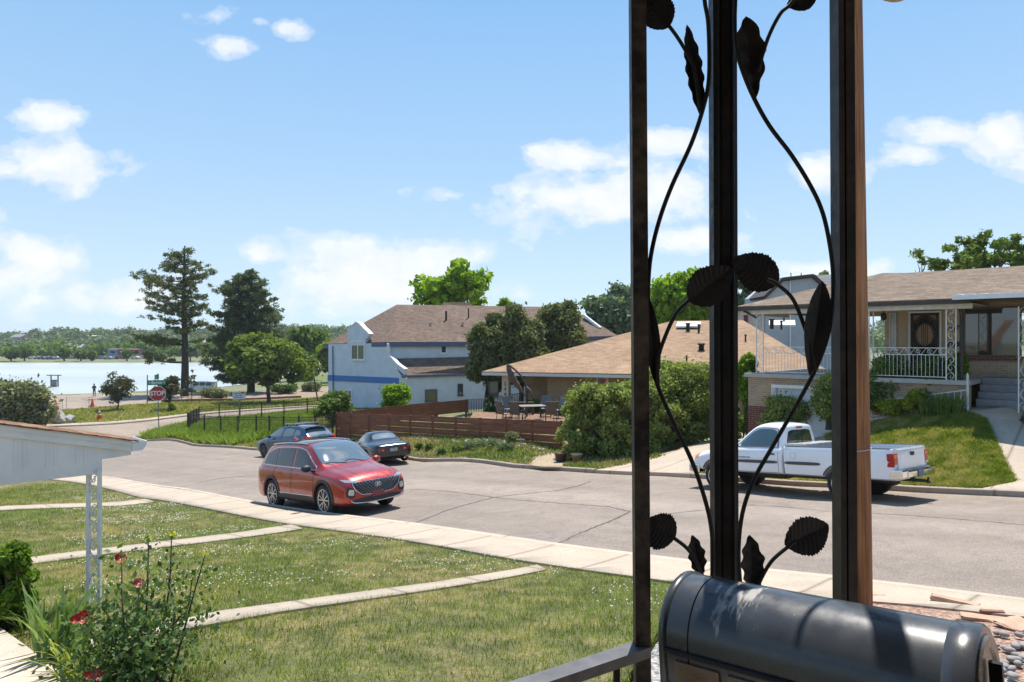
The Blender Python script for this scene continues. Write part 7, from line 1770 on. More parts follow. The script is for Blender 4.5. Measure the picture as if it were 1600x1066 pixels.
def shrub(name, label, px, py, w_px, h_px, mat, Y=None, size=.07, per=260, n=16, seed=1, depth=.8, group=None, cat='shrub', stems=True, flat=.9, lift=.5, shell=.5, cr=.34, back=0):
    rng = np.random.default_rng(seed); foot = hit(px, py, .12) if Y is None else Vector(P(px, py, Y)); Y = foot.y
    if back: Y += back; foot = Vector(((px-800)/F*Y, Y, 0)); foot.z = zg(foot.x, foot.y)+.12
    k = Y/F; foot.z = max(foot.z, zg(foot.x, foot.y)) if Y is None else foot.z
    t = thing(name, label, cat, foot, group=group, world=True); W_, H_ = w_px*k/2, h_px*k; cl = []
    for i in range(n):
        a = rng.uniform(0, 2*math.pi); rr = rng.uniform(0, 1)**.5; h = rng.uniform(.12, .95); env = math.sqrt(max(.05, 1-((h-.38)/.66)**2)); r = cr*min(W_, H_)*rng.uniform(.6, 1.1)
        cl.append((foot.x+math.cos(a)*rr*max(.1, W_*env-r*.7), foot.y+math.sin(a)*rr*max(.1, W_*env-r*.7)*depth+W_*depth*.6, foot.z+min(h*H_, H_-r*.8), r))
    if stems:
        mb = MB()
        for q in cl: limb(mb, (foot.x+rng.normal()*.1, foot.y+W_*depth*.6, foot.z-.1), q[:3], .03, .008, rng, 3, .05, 5)
        mb.build('stems', G['bark'], t)
    crown_from('foliage', t, cl, per, size, mat, flat=flat, shell=shell); return t

# --- conifers in the park
def conifer(name, label, foot, Hm, prof, mat, seed, nb, tuft, size, trunk, bark, extra=(), dens=1.0, lean=0, tip=.97, droop=-.1, bare=.12):
    """prof(h) -> (left, right) reach in metres at height fraction h"""
    rng = np.random.default_rng(seed); t = thing(name, label, 'tree', foot, world=True); mb = MB()
    ax = lambda h: Vector((foot.x+lean*h*Hm+.10*math.sin(h*7)*trunk*2, foot.y, foot.z+h*Hm))
    mb.tube([ax(i/14)-Vector((0, 0, .4 if i == 0 else 0)) for i in range(15)], [trunk*(1.12-i/14)+.03 for i in range(15)], 10); C = []; Nn = []
    br = []
    for i in range(nb):
        h = bare+(tip-bare)*((i+rng.random())/nb); a = rng.uniform(0, 2*math.pi); l, r = prof(h); reach = (r if math.cos(a) > 0 else l)*rng.uniform(.62, 1.05)
        if reach < .25: reach = .25
        br.append((h, a, reach*(abs(math.cos(a))*.35+.65), rng.uniform(-.05, .30)+droop+h*.3))
    br += list(extra)
    for h, a, L, up in br:
        s = ax(h); d = Vector((math.cos(a), math.sin(a)*.9, up)); e = s+d*L; e.z += L*.05; mid = s.lerp(e, .5)-Vector((0, 0, L*.06)); pts = catmull([s, mid, e], 3)
        mb.tube(pts, [max(.015, trunk*.16*(1-j/len(pts))*min(1, L/3)+.012) for j in range(len(pts))], 5, caps=False)
        m = max(2, int(L*tuft))
        for j in range(m):
            k = .30+.72*((j+rng.random())/m); p = s.lerp(e, k)-Vector((0, 0, L*.06*math.sin(k*3.14))); sp_ = (1-.55*k)*L*.26+.15; q = p+Vector((rng.normal()*sp_*.8, rng.normal()*sp_*.8, rng.normal()*.12+.05)); C.append((q.x, q.y, q.z, rng.uniform(.5, 1.15)*size*1.9))
    mb.build('trunk', bark, t); crown_from('crown', t, C, int(16*dens), size, mat, flat=.55, shell=.2, asp=.22, jit=.5); return t
fp = hit(288, 619, .1); kp = fp.y/F; Hp = (619-384)*kp
def prof_pine(h):
    pts = [(.97, 1.2, 1.1), (.90, 3.2, 2.4), (.82, 5.8, 3.8), (.72, 7.2, 5.0), (.62, 7.4, 5.2), (.52, 7.8, 5.2), (.47, 4.6, 3.6), (.40, 1.2, 1.4), (.33, .8, 1.6), (.15, .3, .3)]
    for (h1, l1, r1), (h0, l0, r0) in zip(pts, pts[1:]):
        if h >= h0: k = (h-h0)/(h1-h0); return l0+(l1-l0)*k, r0+(r1-r0)*k
    return .2, .2
ex = [(.34, 3.14+rng_, L_, u_) for rng_, L_, u_ in ((-.3, 6.5, .10), (.1, 7.2, .16), (.4, 6.2, .12), (.0, 5.0, .22), (-.5, 5.2, .2), (.6, 4.5, .25), (.2, 3.5, .3))]+[(.22, 3.14+.1, 7.0, .18), (.22, 3.3, 6.2, .12), (.37, 3.0, 7.0, .05), (.36, .3, 2.6, .1), (.31, -.2, 2.0, 0)]
conifer('pine_tree', 'tall open scraggy pine rising over the lake shore', fp, Hp, prof_pine, LM['pine'], 5, 78, 2.1, .26, .52, G['bark_d'], ex, 1.6, bare=.42)
fs2 = hit(392, 613, .1); ks2 = fs2.y/F; Hs = (613-419)*ks2
def prof_sp(h):
    pts = [(.99, 1.2, 1.0), (.90, 3.0, 2.4), (.78, 5.2, 4.2), (.65, 6.4, 5.6), (.50, 6.6, 5.6), (.35, 7.6, 6.2), (.2, 7.4, 6.0), (.06, 6.2, 5.0)]
    for (h1, l1, r1), (h0, l0, r0) in zip(pts, pts[1:]):
        if h >= h0: k = (h-h0)/(h1-h0); return l0+(l1-l0)*k, r0+(r1-r0)*k
    return 4, 4
conifer('spruce_tree', 'big dense dark conifer right of the tall pine, above the broadleaf tree', fs2, Hs*.99, prof_sp, LM['spruce'], 9, 190, 2.6, .30, .55, G['bark_d'], (), 1.9, bare=.08, lean=-.02)
broadleaf('maple_tree', 'round olive-green broadleaf tree on the park grass in front of the dark conifer', 420, 631, None, 520, 344, 488, 606, LM['olive'], size=.30, per=230, n=80, trunk=.28, cr=.20, seed=4)
# saplings
broadleaf('sapling', 'young purple-leaved sapling on the park grass right of the person', 184, 641, None, 582, 160, 212, 630, LM['crab'], size=.15, per=46, n=46, trunk=.09, cr=.16, seed=6)
broadleaf('sapling', 'young bushy sapling close behind the stop sign', 264, 640, None, 586, 248, 286, 628, LM['crab'], size=.16, per=52, n=40, trunk=.08, cr=.18, seed=8)
broadleaf('sapling', 'thin sparse sapling right of the pine trunk', 299, 631, None, 578, 290, 310, 618, LM['crab'], size=.13, per=18, n=16, trunk=.05, cr=.15, seed=9)
shrub('shrub', 'leafy pale-tipped shrub behind the porch roof at the left edge', 8, 672, 128, 74, LM['silver'], size=.18, per=420, n=40, seed=3, depth=.5)
shrub('shrub', 'small dark shrub at the foot of the pine', 240, 626, 26, 16, LM['dark'], size=.16, per=120, n=10, seed=5)
shrub('shrub', 'low grassy shrub under the sapling behind the stop sign', 268, 644, 14, 14, LM['green'], size=.14, per=120, n=8, seed=15)
for i, (x, y, w, h) in enumerate(((330, 622, 50, 14), (440, 616, 60, 14), (485, 612, 30, 14))): shrub('shrub', ('low straw-coloured planting in the earth bed below the van', 'low planting in the earth bed under the broadleaf tree', 'low planting at the right end of the earth bed')[i], x, y, w, h, LM['silver' if i != 1 else 'dark'], size=.16, per=160, n=16, seed=30+i, cr=.5)
# bushes by the blue-grey house
shrub('shrub', 'mixed green bush at the left end of the slatted fence', 520, 668, 76, 52, LM['green'], size=.13, per=300, n=26, seed=21)
shrub('shrub', 'rounded light green bush in front of the blue-grey wall, behind the side fence', 618, 648, 58, 44, LM['bright'], Y=50, size=.12, per=300, n=22, seed=22)
# three junipers
for (px, top, l, r, b_, Y, s, lab) in ((760, 482, 728, 800, 628, 47.5, 1, 'leftmost of three dark junipers before the blue-grey house'), (815, 480, 778, 858, 612, 46.5, 2, 'middle of three dark junipers before the blue-grey house'), (880, 468, 840, 916, 596, 50, 3, 'rightmost and tallest of three dark junipers before the blue-grey house')):
    broadleaf('juniper_tree', lab, px, 640, Y, top, l, r, b_, LM['juniper'], G['bark_d'], size=.13, per=300, n=110, trunk=.2, cr=.20, seed=40+s, group='junipers by the blue-grey house', lumpy=.5)
# trees behind the roofs
broadleaf('catalpa_tree', 'bright yellow-green tree rising behind the ridge of the blue-grey house', 705, 640, 84, 400, 646, 772, 505, LM['bright'], size=.42, per=62, n=64, trunk=.4, cr=.15, seed=58, lumpy=.9)
broadleaf('catalpa_tree', 'small bright green treetop just over the ridge, right of the large one', 790, 640, 90, 466, 776, 801, 500, LM['bright'], size=.35, per=60, n=16, trunk=.25, cr=.25, seed=52)
broadleaf('willow_tree', 'grey-green rounded tree behind the right end of the blue-grey house', 950, 640, 88, 446, 902, 1004, 560, LM['grey'], size=.36, per=170, n=70, trunk=.4, cr=.19, seed=53)
broadleaf('locust_tree', 'bright green tree behind the tan roof, seen between the left bar and middle post', 1062, 600, 64, 416, 1012, 1122, 540, LM['bright'], size=.30, per=120, n=80, trunk=.3, cr=.17, seed=54, lumpy=.5)
broadleaf('elm_tree', 'pale green tree behind the tan roof, right of the middle post', 1168, 600, 70, 430, 1140, 1200, 520, LM['grey'], size=.26, per=90, n=44, trunk=.25, cr=.2, seed=55)
broadleaf('ash_tree', 'sparse tree above the brick house roof at the right edge', 1540, 520, 42, 366, 1455, 1640, 450, LM['green'], size=.15, per=60, n=90, trunk=.22, cr=.13, seed=56, lumpy=.6, fork=.6)
broadleaf('treetop', 'tiny treetop above the grey house', 1290, 520, 75, 422, 1277, 1302, 450, LM['grey'], size=.2, per=40, n=14, trunk=.15, cr=.22, seed=57)
mb = MB(); b_ = P(1440, 470, 40); t = thing('dead_sapling', 'bare dead twigs sticking up above the brick house roof', 'tree', b_, world=True)
for tx, ty in ((1434, 407), (1441, 404), (1447, 410), (1438, 414), (1430, 418), (1444, 405)): limb(mb, b_, P(tx, ty+4, 40), .05, .012, NR, 4, .08, 5)
mb.build('twigs', G['bark'], t)
t = thing('power_pole', 'dark utility pole beyond the tan roof, right of the middle post', 'utility pole', P(1162, 620, 72), world=True); mb = MB(); mb.tube([P(1162, 620, 72), P(1162, 412, 72)], .17, 8); mb.build('pole', G['bark_d'], t); mb = MB(); mb.beam(P(1157, 420, 72), P(1167, 420, 72), .15, .15); mb.build('crossarm', G['bark_d'], t); mb = MB(); mb.lathe(P(1165, 452, 71.6), [(.25, -.6), (.25, .4), (.001, .45)], 10); mb.build('transformer', G['bark_d'], t)
# hedge mass beside the driveway
hz = [('shrub', 'large pale-tipped round bush beside the three plant pots', 946, 724, 152, 122, 26.8, LM['hedge'], 61, 84, 400), ('shrub', 'large bush between the left bar and middle post, behind the first', 1066, 712, 196, 144, 28.4, LM['hedge'], 62, 96, 400), ('shrub', 'middle bush of the hedge behind the left bar of the column', 1004, 716, 140, 116, 27.4, LM['hedge'], 60, 70, 400), ('shrub', 'bush in the gap left of the garage corner', 1148, 704, 80, 110, 27.6, LM['dark'], 63, 22, 520)]
for nm, lab, x, y, w, h, Y, m, sd, n, per in hz: shrub(nm, lab, x, y, w, h, m, Y=Y, size=.062, per=per, n=n, seed=sd, cr=.20, depth=.6, shell=.25)
shrub('creeper', 'bright green creeper climbing at the garage corner, right of the middle post', 1172, 690, 46, 136, LM['vine'], Y=26.6, size=.075, per=420, n=26, seed=64, cr=.5, depth=.6)
shrub('shrub', 'dark green low shrub behind the patio table', 895, 668, 60, 50, LM['dark'], Y=36.8, size=.08, per=260, n=14, seed=65)
shrub('shrub', 'small dark shrub in front of the brick wall behind the patio', 836, 650, 36, 24, LM['dark'], Y=38.6, size=.08, per=200, n=8, seed=66)
shrub('shrub', 'dark bushy shrub inside the patio railing', 765, 652, 22, 32, LM['dark'], Y=40.5, size=.08, per=200, n=8, seed=67)
# planting in front of the pale brick house
def bed(name, lab, x, y, w, h, m, sd, size=.05, per=300, n=18, Y=None, **kw): return shrub(name, lab, x, y, w, h, m, Y=Y, size=size, per=per, n=n, seed=sd, depth=.22, cr=.36, **kw)
bed('shrub', 'dark green bush under the porch rail, right of the utility pole', 1398, 656, 100, 92, LM['dark'], 71, .045, 480, 34, back=.75)
bed('shrub', 'dark green bush under the porch rail, left of the steps', 1462, 648, 84, 80, LM['dark'], 72, .045, 460, 28, back=.7)
bed('shrub', 'feathery lighter green bush at the top left of the steps', 1500, 642, 40, 84, LM['vine'], 73, .045, 300, 22, back=.55)
bed('rose_bush', 'pink-tinged bush in front of the garage door, above the truck cab', 1228, 676, 84, 56, LM['hedge'], 74, .05, 380, 24, 24.6)
bed('rose_bush', 'tall loose bush at the right side of the garage door', 1300, 668, 76, 82, LM['hedge'], 75, .05, 380, 28, 23.6)
bed('flower_clump', 'yellow-green flowering clump behind the garden railing, right of the pole', 1396, 657, 72, 30, LM['yellow'], 76, .04, 150, 16, back=.22, stems=False)
bed('flower_clump', 'yellow flower clump against the garden railing, further right', 1436, 651, 46, 38, LM['yellow'], 78, .04, 150, 14, back=.2, stems=False)
bed('shrub', 'small green plant at the foot of the utility pole side of the bed', 1350, 662, 30, 40, LM['vine'], 77, .05, 200, 10, back=.3)
def blades(name, lab, c, n, h, spread, w, mat, seed, cat='plant', bend=.5, root=None, out=.5):
    """sword-leaf clump, each blade a bent strip of four segments"""
    rng = np.random.default_rng(seed); V = []; Fq = []
    for i in range(n):
        a = rng.uniform(0, 6.283); r = spread*rng.random()**.6; b = np.array([c[0]+math.cos(a)*r, c[1]+math.sin(a)*r, c[2]]); dr = np.array([math.cos(a+rng.normal()*.5), math.sin(a+rng.normal()*.5), 0]); sd = np.array([-dr[1], dr[0], 0]); H = h*rng.uniform(.65, 1.1); bd = bend*rng.uniform(.3, 1.3); o = len(V)
        for j in range(6):
            k = j/5; p = b+dr*(out*H*.3*k+bd*H*k**2.4*.7)+np.array([0, 0, H*(k-.28*bd*k**3)]); ww = w*(1-k**2.2)*(.7+.6*min(k*3, 1)*.5)+.001
            V += [p-sd*ww, p+sd*ww]
        Fq += [(o+2*j, o+2*j+1, o+2*j+3, o+2*j+2) for j in range(5)]
    o = fast(name, np.array(V), np.array(Fq), mat); 
    if lab: tag(o, lab, cat)
    return o
dl = leafmat('day lily leaves', (.05, .085, .02), (.12, .17, .04), (.20, .24, .07), .35, scale=6)
for x, y, s, lab in ((1474, 648, 1, 'strappy lily clump in front of the railing near the newel post'), (1492, 646, 2, 'strappy lily clump right beside the newel post'), (1452, 650, 3, 'strappy lily clump in the middle of the garden railing')): blades('lily_clump', lab, hit(x, y, .13), 90, .75, .28, .014, dl, 80+s)
# pale tips and blossom
def blossoms(name, lab, x0, x1, y0, y1, Y, n, size, mat, seed):
    rng = np.random.default_rng(seed); k = Y/F; c = np.c_[(rng.uniform(x0, x1, n)-800)*k, Y+rng.normal(size=n)*.25, (533-rng.uniform(y0, y1, n))*k]; V, Fq = leafcloud(c, size, None, .9, rng=rng); return fast(name, V, Fq, mat, lab)

# --- near plants at the lower left
rose = thing('rose_bush', 'tall leggy rose bush with crimson blooms beside the white iron column', 'rose bush', hit(205, 1075, .1), world=True)
rg = np.random.default_rng(90); rb = hit(205, 1075, .1); Yr = rb.y; kr = Yr/F
can = []; mb = MB()
tips = [(320, 868, .2), (300, 905, .1), (268, 838, .3), (232, 842, .2), (190, 880, -.1), (218, 918, 0), (165, 925, .2), (132, 972, -.3), (120, 1010, -.2), (150, 1055, -.4), (250, 940, -.2), (285, 960, 0), (240, 985, -.3), (200, 960, .2), (175, 995, -.3), (275, 1010, -.3), (225, 1030, -.4), (150, 1000, .1), (110, 1045, -.1), (300, 985, .2), (262, 900, .3), (205, 935, .4)]
for i, (x, y, d) in enumerate(tips):
    e = P(x, y, Yr+d); b0 = rb+Vector((rg.normal()*.16, rg.normal()*.12, -.05)); m1 = b0.lerp(e, .5)+Vector((rg.normal()*.07, rg.normal()*.07, .05)); pts = catmull([b0, m1, e], 5); mb.tube(pts, [.011-.008*j/len(pts) for j in range(len(pts))], 5, caps=False); can.append(pts)
mb.build('canes', simple('rose cane', (.07, .045, .03), .7, var=.3), rose)
C = []
for i, pts in enumerate(can):
    thin = i in (0, 2, 3)
    for j in range(3, len(pts)):
        for q in range(3 if thin else 16):
            s = .04 if thin else .13; C.append(pts[j]+Vector((rg.normal()*s, rg.normal()*s, rg.normal()*s)))
for q in range(1500): C.append(Vector(P(rg.normal()*46+205, 1015+rg.normal()*38, Yr+rg.normal()*.25)))
C = np.array([c[:] for c in C if c[2] > rb.z-.1]); V, Fq = leafcloud(C, .021, None, .62, rng=rg); fast('foliage', V, Fq, LM['rose'], rose)
petal = simple('crimson petals', (.52, .010, .045), .5, var=.25, scale=60); petal2 = simple('pink petals', (.60, .08, .14), .5, var=.25, scale=60)
for x, y, s, m, d in ((189, 873, 8.5, petal, -.1), (218, 912, 8.5, petal2, -.05), (132, 966, 12, petal, -.3), (155, 1056, 9, petal2, -.4), (118, 969, 7, petal, -.28), (138, 1056, 7, petal, -.4)):
    c = P(x, y, Yr+d); r = s*kr; bm = MB()
    for ring, nn_ in ((.25, 4), (.55, 7), (.85, 9)):
        for q in range(nn_):
            a = 6.283*q/nn_+ring*5; d_ = Vector((math.cos(a), -.35, math.sin(a)*.8)); p = c+Vector((math.cos(a)*r*ring, -r*.35*(1-ring), math.sin(a)*r*ring*.72)); sx = Vector((-math.sin(a), 0, math.cos(a)))*r*.33; up = (d_.normalized()*.6+Vector((0, 0, .5)))*r*.42
            bm.add([p-sx*.6, p+sx*.6, p+sx+up*.7+Vector((0, -.004, 0)), p+up*1.15, p-sx+up*.7], [(0, 1, 2, 3, 4)], False)
    bm.build('bloom', m, rose)
ys = leafmat('yellow flower heads', (.28, .30, .03), (.45, .44, .06), None, .4)
for x, y in ((268, 836), (232, 840), (322, 864)): c = P(x, y, Yr+.25); q = np.array([c[:]])+rg.normal(size=(16, 3))*.02; V, Fq = leafcloud(q, .012, None, .7, rng=rg); fast('buds', V, Fq, ys, rose)
iris_m = leafmat('iris leaves', (.06, .10, .035), (.14, .20, .07), (.30, .32, .14), .35, scale=8)
c = hit(92, 1030, .1); blades('iris_clump', 'clump of broad sword-shaped iris leaves beside the concrete slab', c, 30, .66, .20, .034, iris_m, 91, bend=.4)
c = hit(132, 1060, .1); blades('lily_clump', 'yellowing strappy leaf clump at the foot of the rose bush', c, 60, .34, .2, .012, LM['yellow'], 92, bend=.8)
c = hit(62, 985, .1); blades('lily_clump', 'low dark strappy leaves between the left shrub and the iris', c, 50, .30, .2, .009, dl, 93, bend=.9)
shrub('shrub', 'leafy bush with small red blooms at the left edge beyond the concrete slab', 2, 985, 88, 128, LM['vine'], size=.028, per=240, n=80, seed=94, depth=.7, cr=.22, shell=.2)

# --- far shore: lone trees, cars, buildings, and the wood behind
def far_tree(px, base, top, w, Y, m, seed, lab, name='shore_tree', size=.8):
    broadleaf(name, lab, px, base, Y, top, px-w/2, px+w/2, base-(base-top)*.22, m, size=size, per=60, n=22, trunk=.35, cr=.32, seed=seed, group='trees along the far shore')
for i, (px, top, w, m, lab) in enumerate(((17, 541, 26, 'green', 'leftmost round tree on the far shore'), (38, 540, 24, 'green', 'second round tree on the far shore from the left'), (100, 542, 17, 'olive', 'thin pale tree on the far shore behind the notice board'), (126, 546, 15, 'olive', 'small dark-stemmed tree on the far shore, left of the person'), (143, 548, 9, 'green', 'tiny tree on the far shore straight above the person'), (198, 545, 12, 'green', 'small tree on the far shore by the low building'), (297, 540, 30, 'grey', 'pale grey-green tree across the water right of the pine trunk'), (250, 548, 16, 'green', 'small tree across the water behind the pine trunk'))):
    far_tree(px, 566, top, w, 295, LM[m], 100+i, lab)
far_tree(478, 596, 506, 56, 150, LM['green'], 120, 'large green tree between the dark conifer and the blue-grey house'); far_tree(515, 600, 530, 34, 140, LM['olive'], 121, 'lower green tree just left of the blue-grey house'); far_tree(462, 575, 522, 40, 200, LM['green'], 122, 'hazy green tree left of the larger one by the blue-grey house')
fcol = [(.45, .46, .48), (.10, .10, .11), (.50, .50, .50), (.22, .05, .04), (.25, .27, .30), (.06, .08, .14)]
rc = random.Random(3)
for i in range(26):
    px = 52+i*6.9+rc.uniform(-1.5, 1.5); Y = 318+rc.uniform(-4, 10); c = P(px, 560, Y); c.z = zg(c.x, c.y); m = simple('distant car paint', rc.choice(fcol), .3, var=.05, coat=.5)
    t = thing('distant_car', 'tiny parked car in the row across the lake', 'car', c, rc.uniform(-.2, .2), 'parked cars across the lake')
    mb = MB(); mb.prism([(-2.2, -.9, .35), (2.2, -.9, .35), (2.2, -.9, .8), (1.2, -.9, .95), (.6, -.9, 1.45), (-1.3, -.9, 1.45), (-2.0, -.9, .95), (-2.2, -.9, .85)], (0, 1.8, 0)); mb.build('body', m, t)
    mb = MB(); [mb.lathe((x, y, .33), [(.33, -.1), (.33, .1)], 10, axis='Y') for x in (-1.3, 1.35) for y in (-.85, .85)]; mb.build('wheels', G['rubber'], t)
def far_house(px0, px1, py0, py1, Y, wallc, roofc, lab, ridge=2.2, awn=None, name='distant_house', cat='house'):
    a, b = P(px0, py1, Y), P(px1, py1, Y); zt_ = P(0, py0, Y).z; gz = min(a.z, zg(a.x, Y))-1; t = thing(name, lab, cat, ((a.x+b.x)/2, Y, gz), world=True)
    mb = MB(); mb.prism([(a.x, Y, gz), (b.x, Y, gz), (b.x, Y, zt_), (a.x, Y, zt_)], (0, 9, 0)); mb.build('wall', simple('far wall', wallc, .8, var=.06), t)
    mb = MB(); mb.prism([(a.x-.5, Y-.6, zt_), (a.x-.5, Y+9.6, zt_), (a.x-.5, Y+4.5, zt_+ridge)], (b.x-a.x+1, 0, 0)); mb.build('roof', simple('far roof', roofc, .8, var=.1), t)
    n = max(1, int((b.x-a.x)/3.2)); w0 = (b.x-a.x)/n
    for i in range(n): mb = MB(); x = a.x+w0*(i+.5); mb.box((x, Y-.03, (zt_+a.z)/2+.3), (w0*.45, .08, (zt_-a.z)*.35)); mb.build('window', G['pane'], t)
    if awn: mb = MB(); mb.prism([(a.x, Y-1.2, zt_-1.0), (a.x, Y, zt_-.2), (a.x, Y, zt_-1.2)], (b.x-a.x, 0, 0)); mb.build('awning', simple('awning', awn, .6), t)
far_house(168, 183, 546, 557, 335, (.20, .26, .36), (.14, .15, .17), 'blue-grey two-storey building across the lake, left of the red one', .3, name='shop_building', cat='building')
far_house(184, 212, 546, 557, 337, (.34, .22, .17), (.16, .12, .10), 'low building with a red awning across the lake', .3, (.5, .04, .04), 'shop_building', 'building')
far_house(111, 122, 545, 551, 350, (.5, .5, .5), (.30, .30, .31), 'white cottage behind the pale shore tree'); far_house(17, 32, 527, 534, 470, (.38, .36, .36), (.22, .19, .18), 'grey house among the trees at the far left'); far_house(135, 149, 525, 530, 520, (.62, .62, .60), (.5, .5, .5), 'long white building on the hill above the person', .5)
far_house(157, 174, 524.5, 528, 560, (.6, .6, .6), (.45, .45, .45), 'pale low building on the hill right of the long white one', .5); far_house(318, 330, 535, 541, 380, (.5, .5, .52), (.3, .3, .32), 'white cottage showing between pine and dark conifer')
def wood():
    rng = np.random.default_rng(77); prof_x = [-60, 0, 15, 30, 45, 60, 75, 85, 95, 110, 120, 130, 140, 160, 175, 186, 196, 205, 215, 240, 270, 300, 340, 400, 460, 500, 540, 700, 900, 1300, 1700]
    prof_y = [520, 520, 519, 520, 518, 516, 519, 512, 513, 514, 516, 519, 516, 514, 519, 512, 513, 511, 516, 516, 514, 515, 512, 510, 508, 508, 510, 505, 500, 500, 500]
    for m, Y0, Y1, dy, n, per, nm in ((LM['green'], 345, 395, 21, 210, 60, 0), (LM['grey'], 400, 480, 12, 230, 60, 1), (LM['spruce'], 500, 640, 4.5, 260, 60, 2), (LM['dark'], 660, 900, 1, 300, 60, 3)):
        cl = []
        for i in range(n*2):
            px = rng.uniform(-120, 620) if i < n*1.6 else rng.uniform(620, 1750); Y = rng.uniform(Y0, Y1); k = Y/F; top = np.interp(px, prof_x, prof_y)+dy+rng.normal()*2.0+(rng.random() < .12)*(-4)
            zt_ = (533-top)*k; zb_ = zg((px-800)*k, Y); r = rng.uniform(2.4, 4.8)*(Y/400)**.5
            z = zt_-r
            while z > zb_-1: cl.append(((px-800)*k+rng.normal()*1.2, Y+rng.normal()*1.5, z, r)); z -= r*1.25
        c, d = clumps(cl, 46, rng, shell=.6); V, Fq = leafcloud(c, 1.0*(Y0/400)**.5, d, .8, rng=rng); tag(fast('distant_wood', V, Fq, m), kind='stuff')
wood()

# ------------------------------------------------------------------ grass blades, clover, weeds
def inpoly(x, y, poly): return poly_sd(x, y, poly) > 0
def grass(name, poly, n, h, w, mat, dz, seed, holes=(), clip=None, lean=.5, ydens=None):
    rng = np.random.default_rng(seed); P_ = np.array(poly); lo, hi = P_.min(0), P_.max(0)
    if clip: lo = np.maximum(lo, clip[0]); hi = np.minimum(hi, clip[1])
    x = rng.uniform(lo[0], hi[0], n); y = rng.uniform(lo[1], hi[1], n); m = (poly_sd(x, y, poly) > -.03) & (y > 1.5)
    for q in holes: m &= poly_sd(x, y, q) < .035
    px = 800+x/np.maximum(y, .1)*F; m &= (px > -120) & (px < 1720)
    if ydens: m &= rng.random(n) < np.clip((ydens/np.maximum(y, .1))**1.3, 0, 1)
    x, y = x[m], y[m]; z = ZG(x, y)+dz; n = len(x); a = rng.uniform(0, 6.283, n); hh = h*rng.uniform(.5, 1.25, n); sc_ = np.clip(y/9, 1, 4)**.5; ww = w*sc_*rng.uniform(.7, 1.3, n); hh = hh*sc_**.5
    ca, sa = np.cos(a), np.sin(a); lx, ly = rng.normal(size=n)*lean*hh, rng.normal(size=n)*lean*hh
    b0 = np.c_[x-ca*ww, y-sa*ww, z-.01]; b1 = np.c_[x+ca*ww, y+sa*ww, z-.01]; t = np.c_[x+lx, y+ly, z+hh]
    V = np.stack([b0, b1, t], 1).reshape(-1, 3); Fq = np.arange(n*3).reshape(-1, 3); return tag(fast(name, V, Fq, mat), kind='stuff')
near_holes = pw
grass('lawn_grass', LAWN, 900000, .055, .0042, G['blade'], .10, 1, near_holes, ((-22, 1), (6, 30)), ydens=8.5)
def clover():
    rng = np.random.default_rng(2); N = 60000; x = rng.uniform(-16, 5, N); y = rng.uniform(4, 24, N); m = poly_sd(x, y, LAWN) > .05
    for q in pw: m &= poly_sd(x, y, q) < -.05
    x, y = x[m], y[m]; f = np.sin(x*1.1+y*.7)+np.sin(y*1.9-x*.6+1)+1.1*np.sin(x*3.1+2+np.sin(y*2))*np.cos(y*3.3+np.sin(x*2.2))+.6*np.sin(x*8+3)*np.cos(y*7.3)+rng.normal(size=len(x))*.35; s = -.718*x+.6963*y; tt = .6963*x+.718*y
    mid = ((s > 7) & (s < 16))*.8-((s < 6.9) & (tt < 5))*1.3+((tt > 5.6) & (tt < 7.6))*.5; m = (f+mid > 1.25) & (rng.random(len(x)) < .40); x, y = x[m], y[m]; z = ZG(x, y)+.10+rng.uniform(.04, .075, len(x)); n = len(x)
    V = []; r = rng.uniform(.005, .0115, n)*np.clip(y/9, 1, 2)**.5
    ring = [(math.cos(a), math.sin(a)) for a in [6.283*k/6 for k in range(6)]]
    base = np.c_[x, y, z]; parts = [base+np.c_[np.zeros(n), np.zeros(n), r*.9]]+[base+np.c_[r*c, r*s_, np.zeros(n)] for c, s_ in ring]
    V = np.stack(parts, 1).reshape(-1, 3); o = np.arange(n)[:, None]*7; Fq = np.concatenate([np.c_[o[:, 0], o[:, 0]+1+k, o[:, 0]+1+(k+1) % 6] for k in range(6)]); print('clover', n)
    tag(fast('clover_flowers', V, Fq, simple('clover white', (.50, .50, .43), .8, var=.1)), kind='stuff')
clover()
grass('lawn_grass', FL2, 60000, .075, .008, G['blade_g'], .12, 15)
grass('lawn_grass', FL, 170000, .075, .008, G['blade_g'], .12, 5)
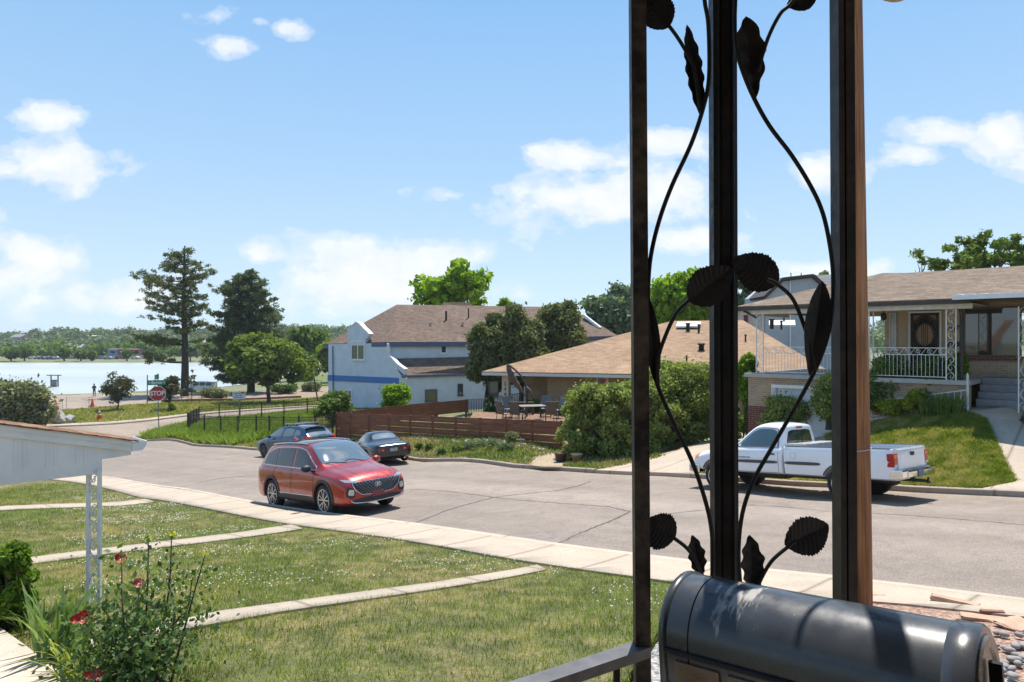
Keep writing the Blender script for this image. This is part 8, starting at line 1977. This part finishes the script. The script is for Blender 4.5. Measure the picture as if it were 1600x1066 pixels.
vp = [ST(14.6, T1+.16), ST(cs-4.5, T1+.16)]+[ST(s-.1, t+.16) for t, s in corner[1:]]+[ST(cross_near(60)-.1, 60), ST(44, 27), ST(13.8, 22.6)]
grass('verge_grass', vp, 420000, .10, .016, G['blade_v'], .12, 6, ([tuple(p[:2]) for p in HP([(826,727),(836,717),(858,711),(884,711),(887,722),(878,730),(850,730)], .12)],))
cg = [ST(44, T1+.3), ST(cs-4.5, T1+.3)]+[ST(s-.4, t+.4) for t, s in corner[1:]]+[ST(52, 30), ST(44, 24)]
grass('tall_grass', cg, 60000, .34, .03, leafmat('long bright grass', (.085, .125, .025), (.175, .225, .04), (.30, .29, .08), .4), .12, 7)
grass('park_grass_blades', park, 120000, .14, .05, G['blade_g'], .12, 8)
for i, (x, y, w) in enumerate(((670, 705, 12), (738, 703, 36), (765, 700, 36), (790, 705, 26), (800, 694, 26), (690, 712, 14), (655, 704, 12), (715, 708, 18))):
    c = hit(x, y, .12); shrub('weed_clump', ('low weeds by the roadster tail', 'grey-green lavender clump against the slatted fence', 'wide grey-green clump in the middle of the verge', 'grey-green clump left of the garden sign', 'dry pinkish bush under the garden sign', 'small green weed tuft on the verge', 'small weed tuft at the roadster rear wheel', 'spreading green weeds on the verge')[i], x, y, w*1.2, 11 if i != 4 else 17, LM['grey' if i in (1, 2, 3) else ('silver' if i == 4 else 'green')], size=.040, per=90, n=10, seed=130+i, cr=.6, stems=False, cat='plant')

# ------------------------------------------------------------------ summer haze over the lake
def haze():
    mb = MB(); z0, z1 = float(_gmin)-1.5, 34.0; mb.box((0, 950, (z0+z1)/2), (2990, 3400, z1-z0)); m, nt, b, o = newmat('haze air'); nt.nodes.remove(b)
    v = nt.nodes.new('ShaderNodeVolumePrincipled'); v.inputs['Density'].default_value = .00017; v.inputs['Color'].default_value = (.78, .88, 1.0, 1); v.inputs['Anisotropy'].default_value = .2
    nt.links.new(v.outputs[0], o.inputs['Volume']); tag(mb.build('haze', m), kind='stuff')
_gmin = min(min((v.co.z for v in o.data.vertices), default=0) for o in bpy.data.objects if o.name.startswith('ground'))
haze()
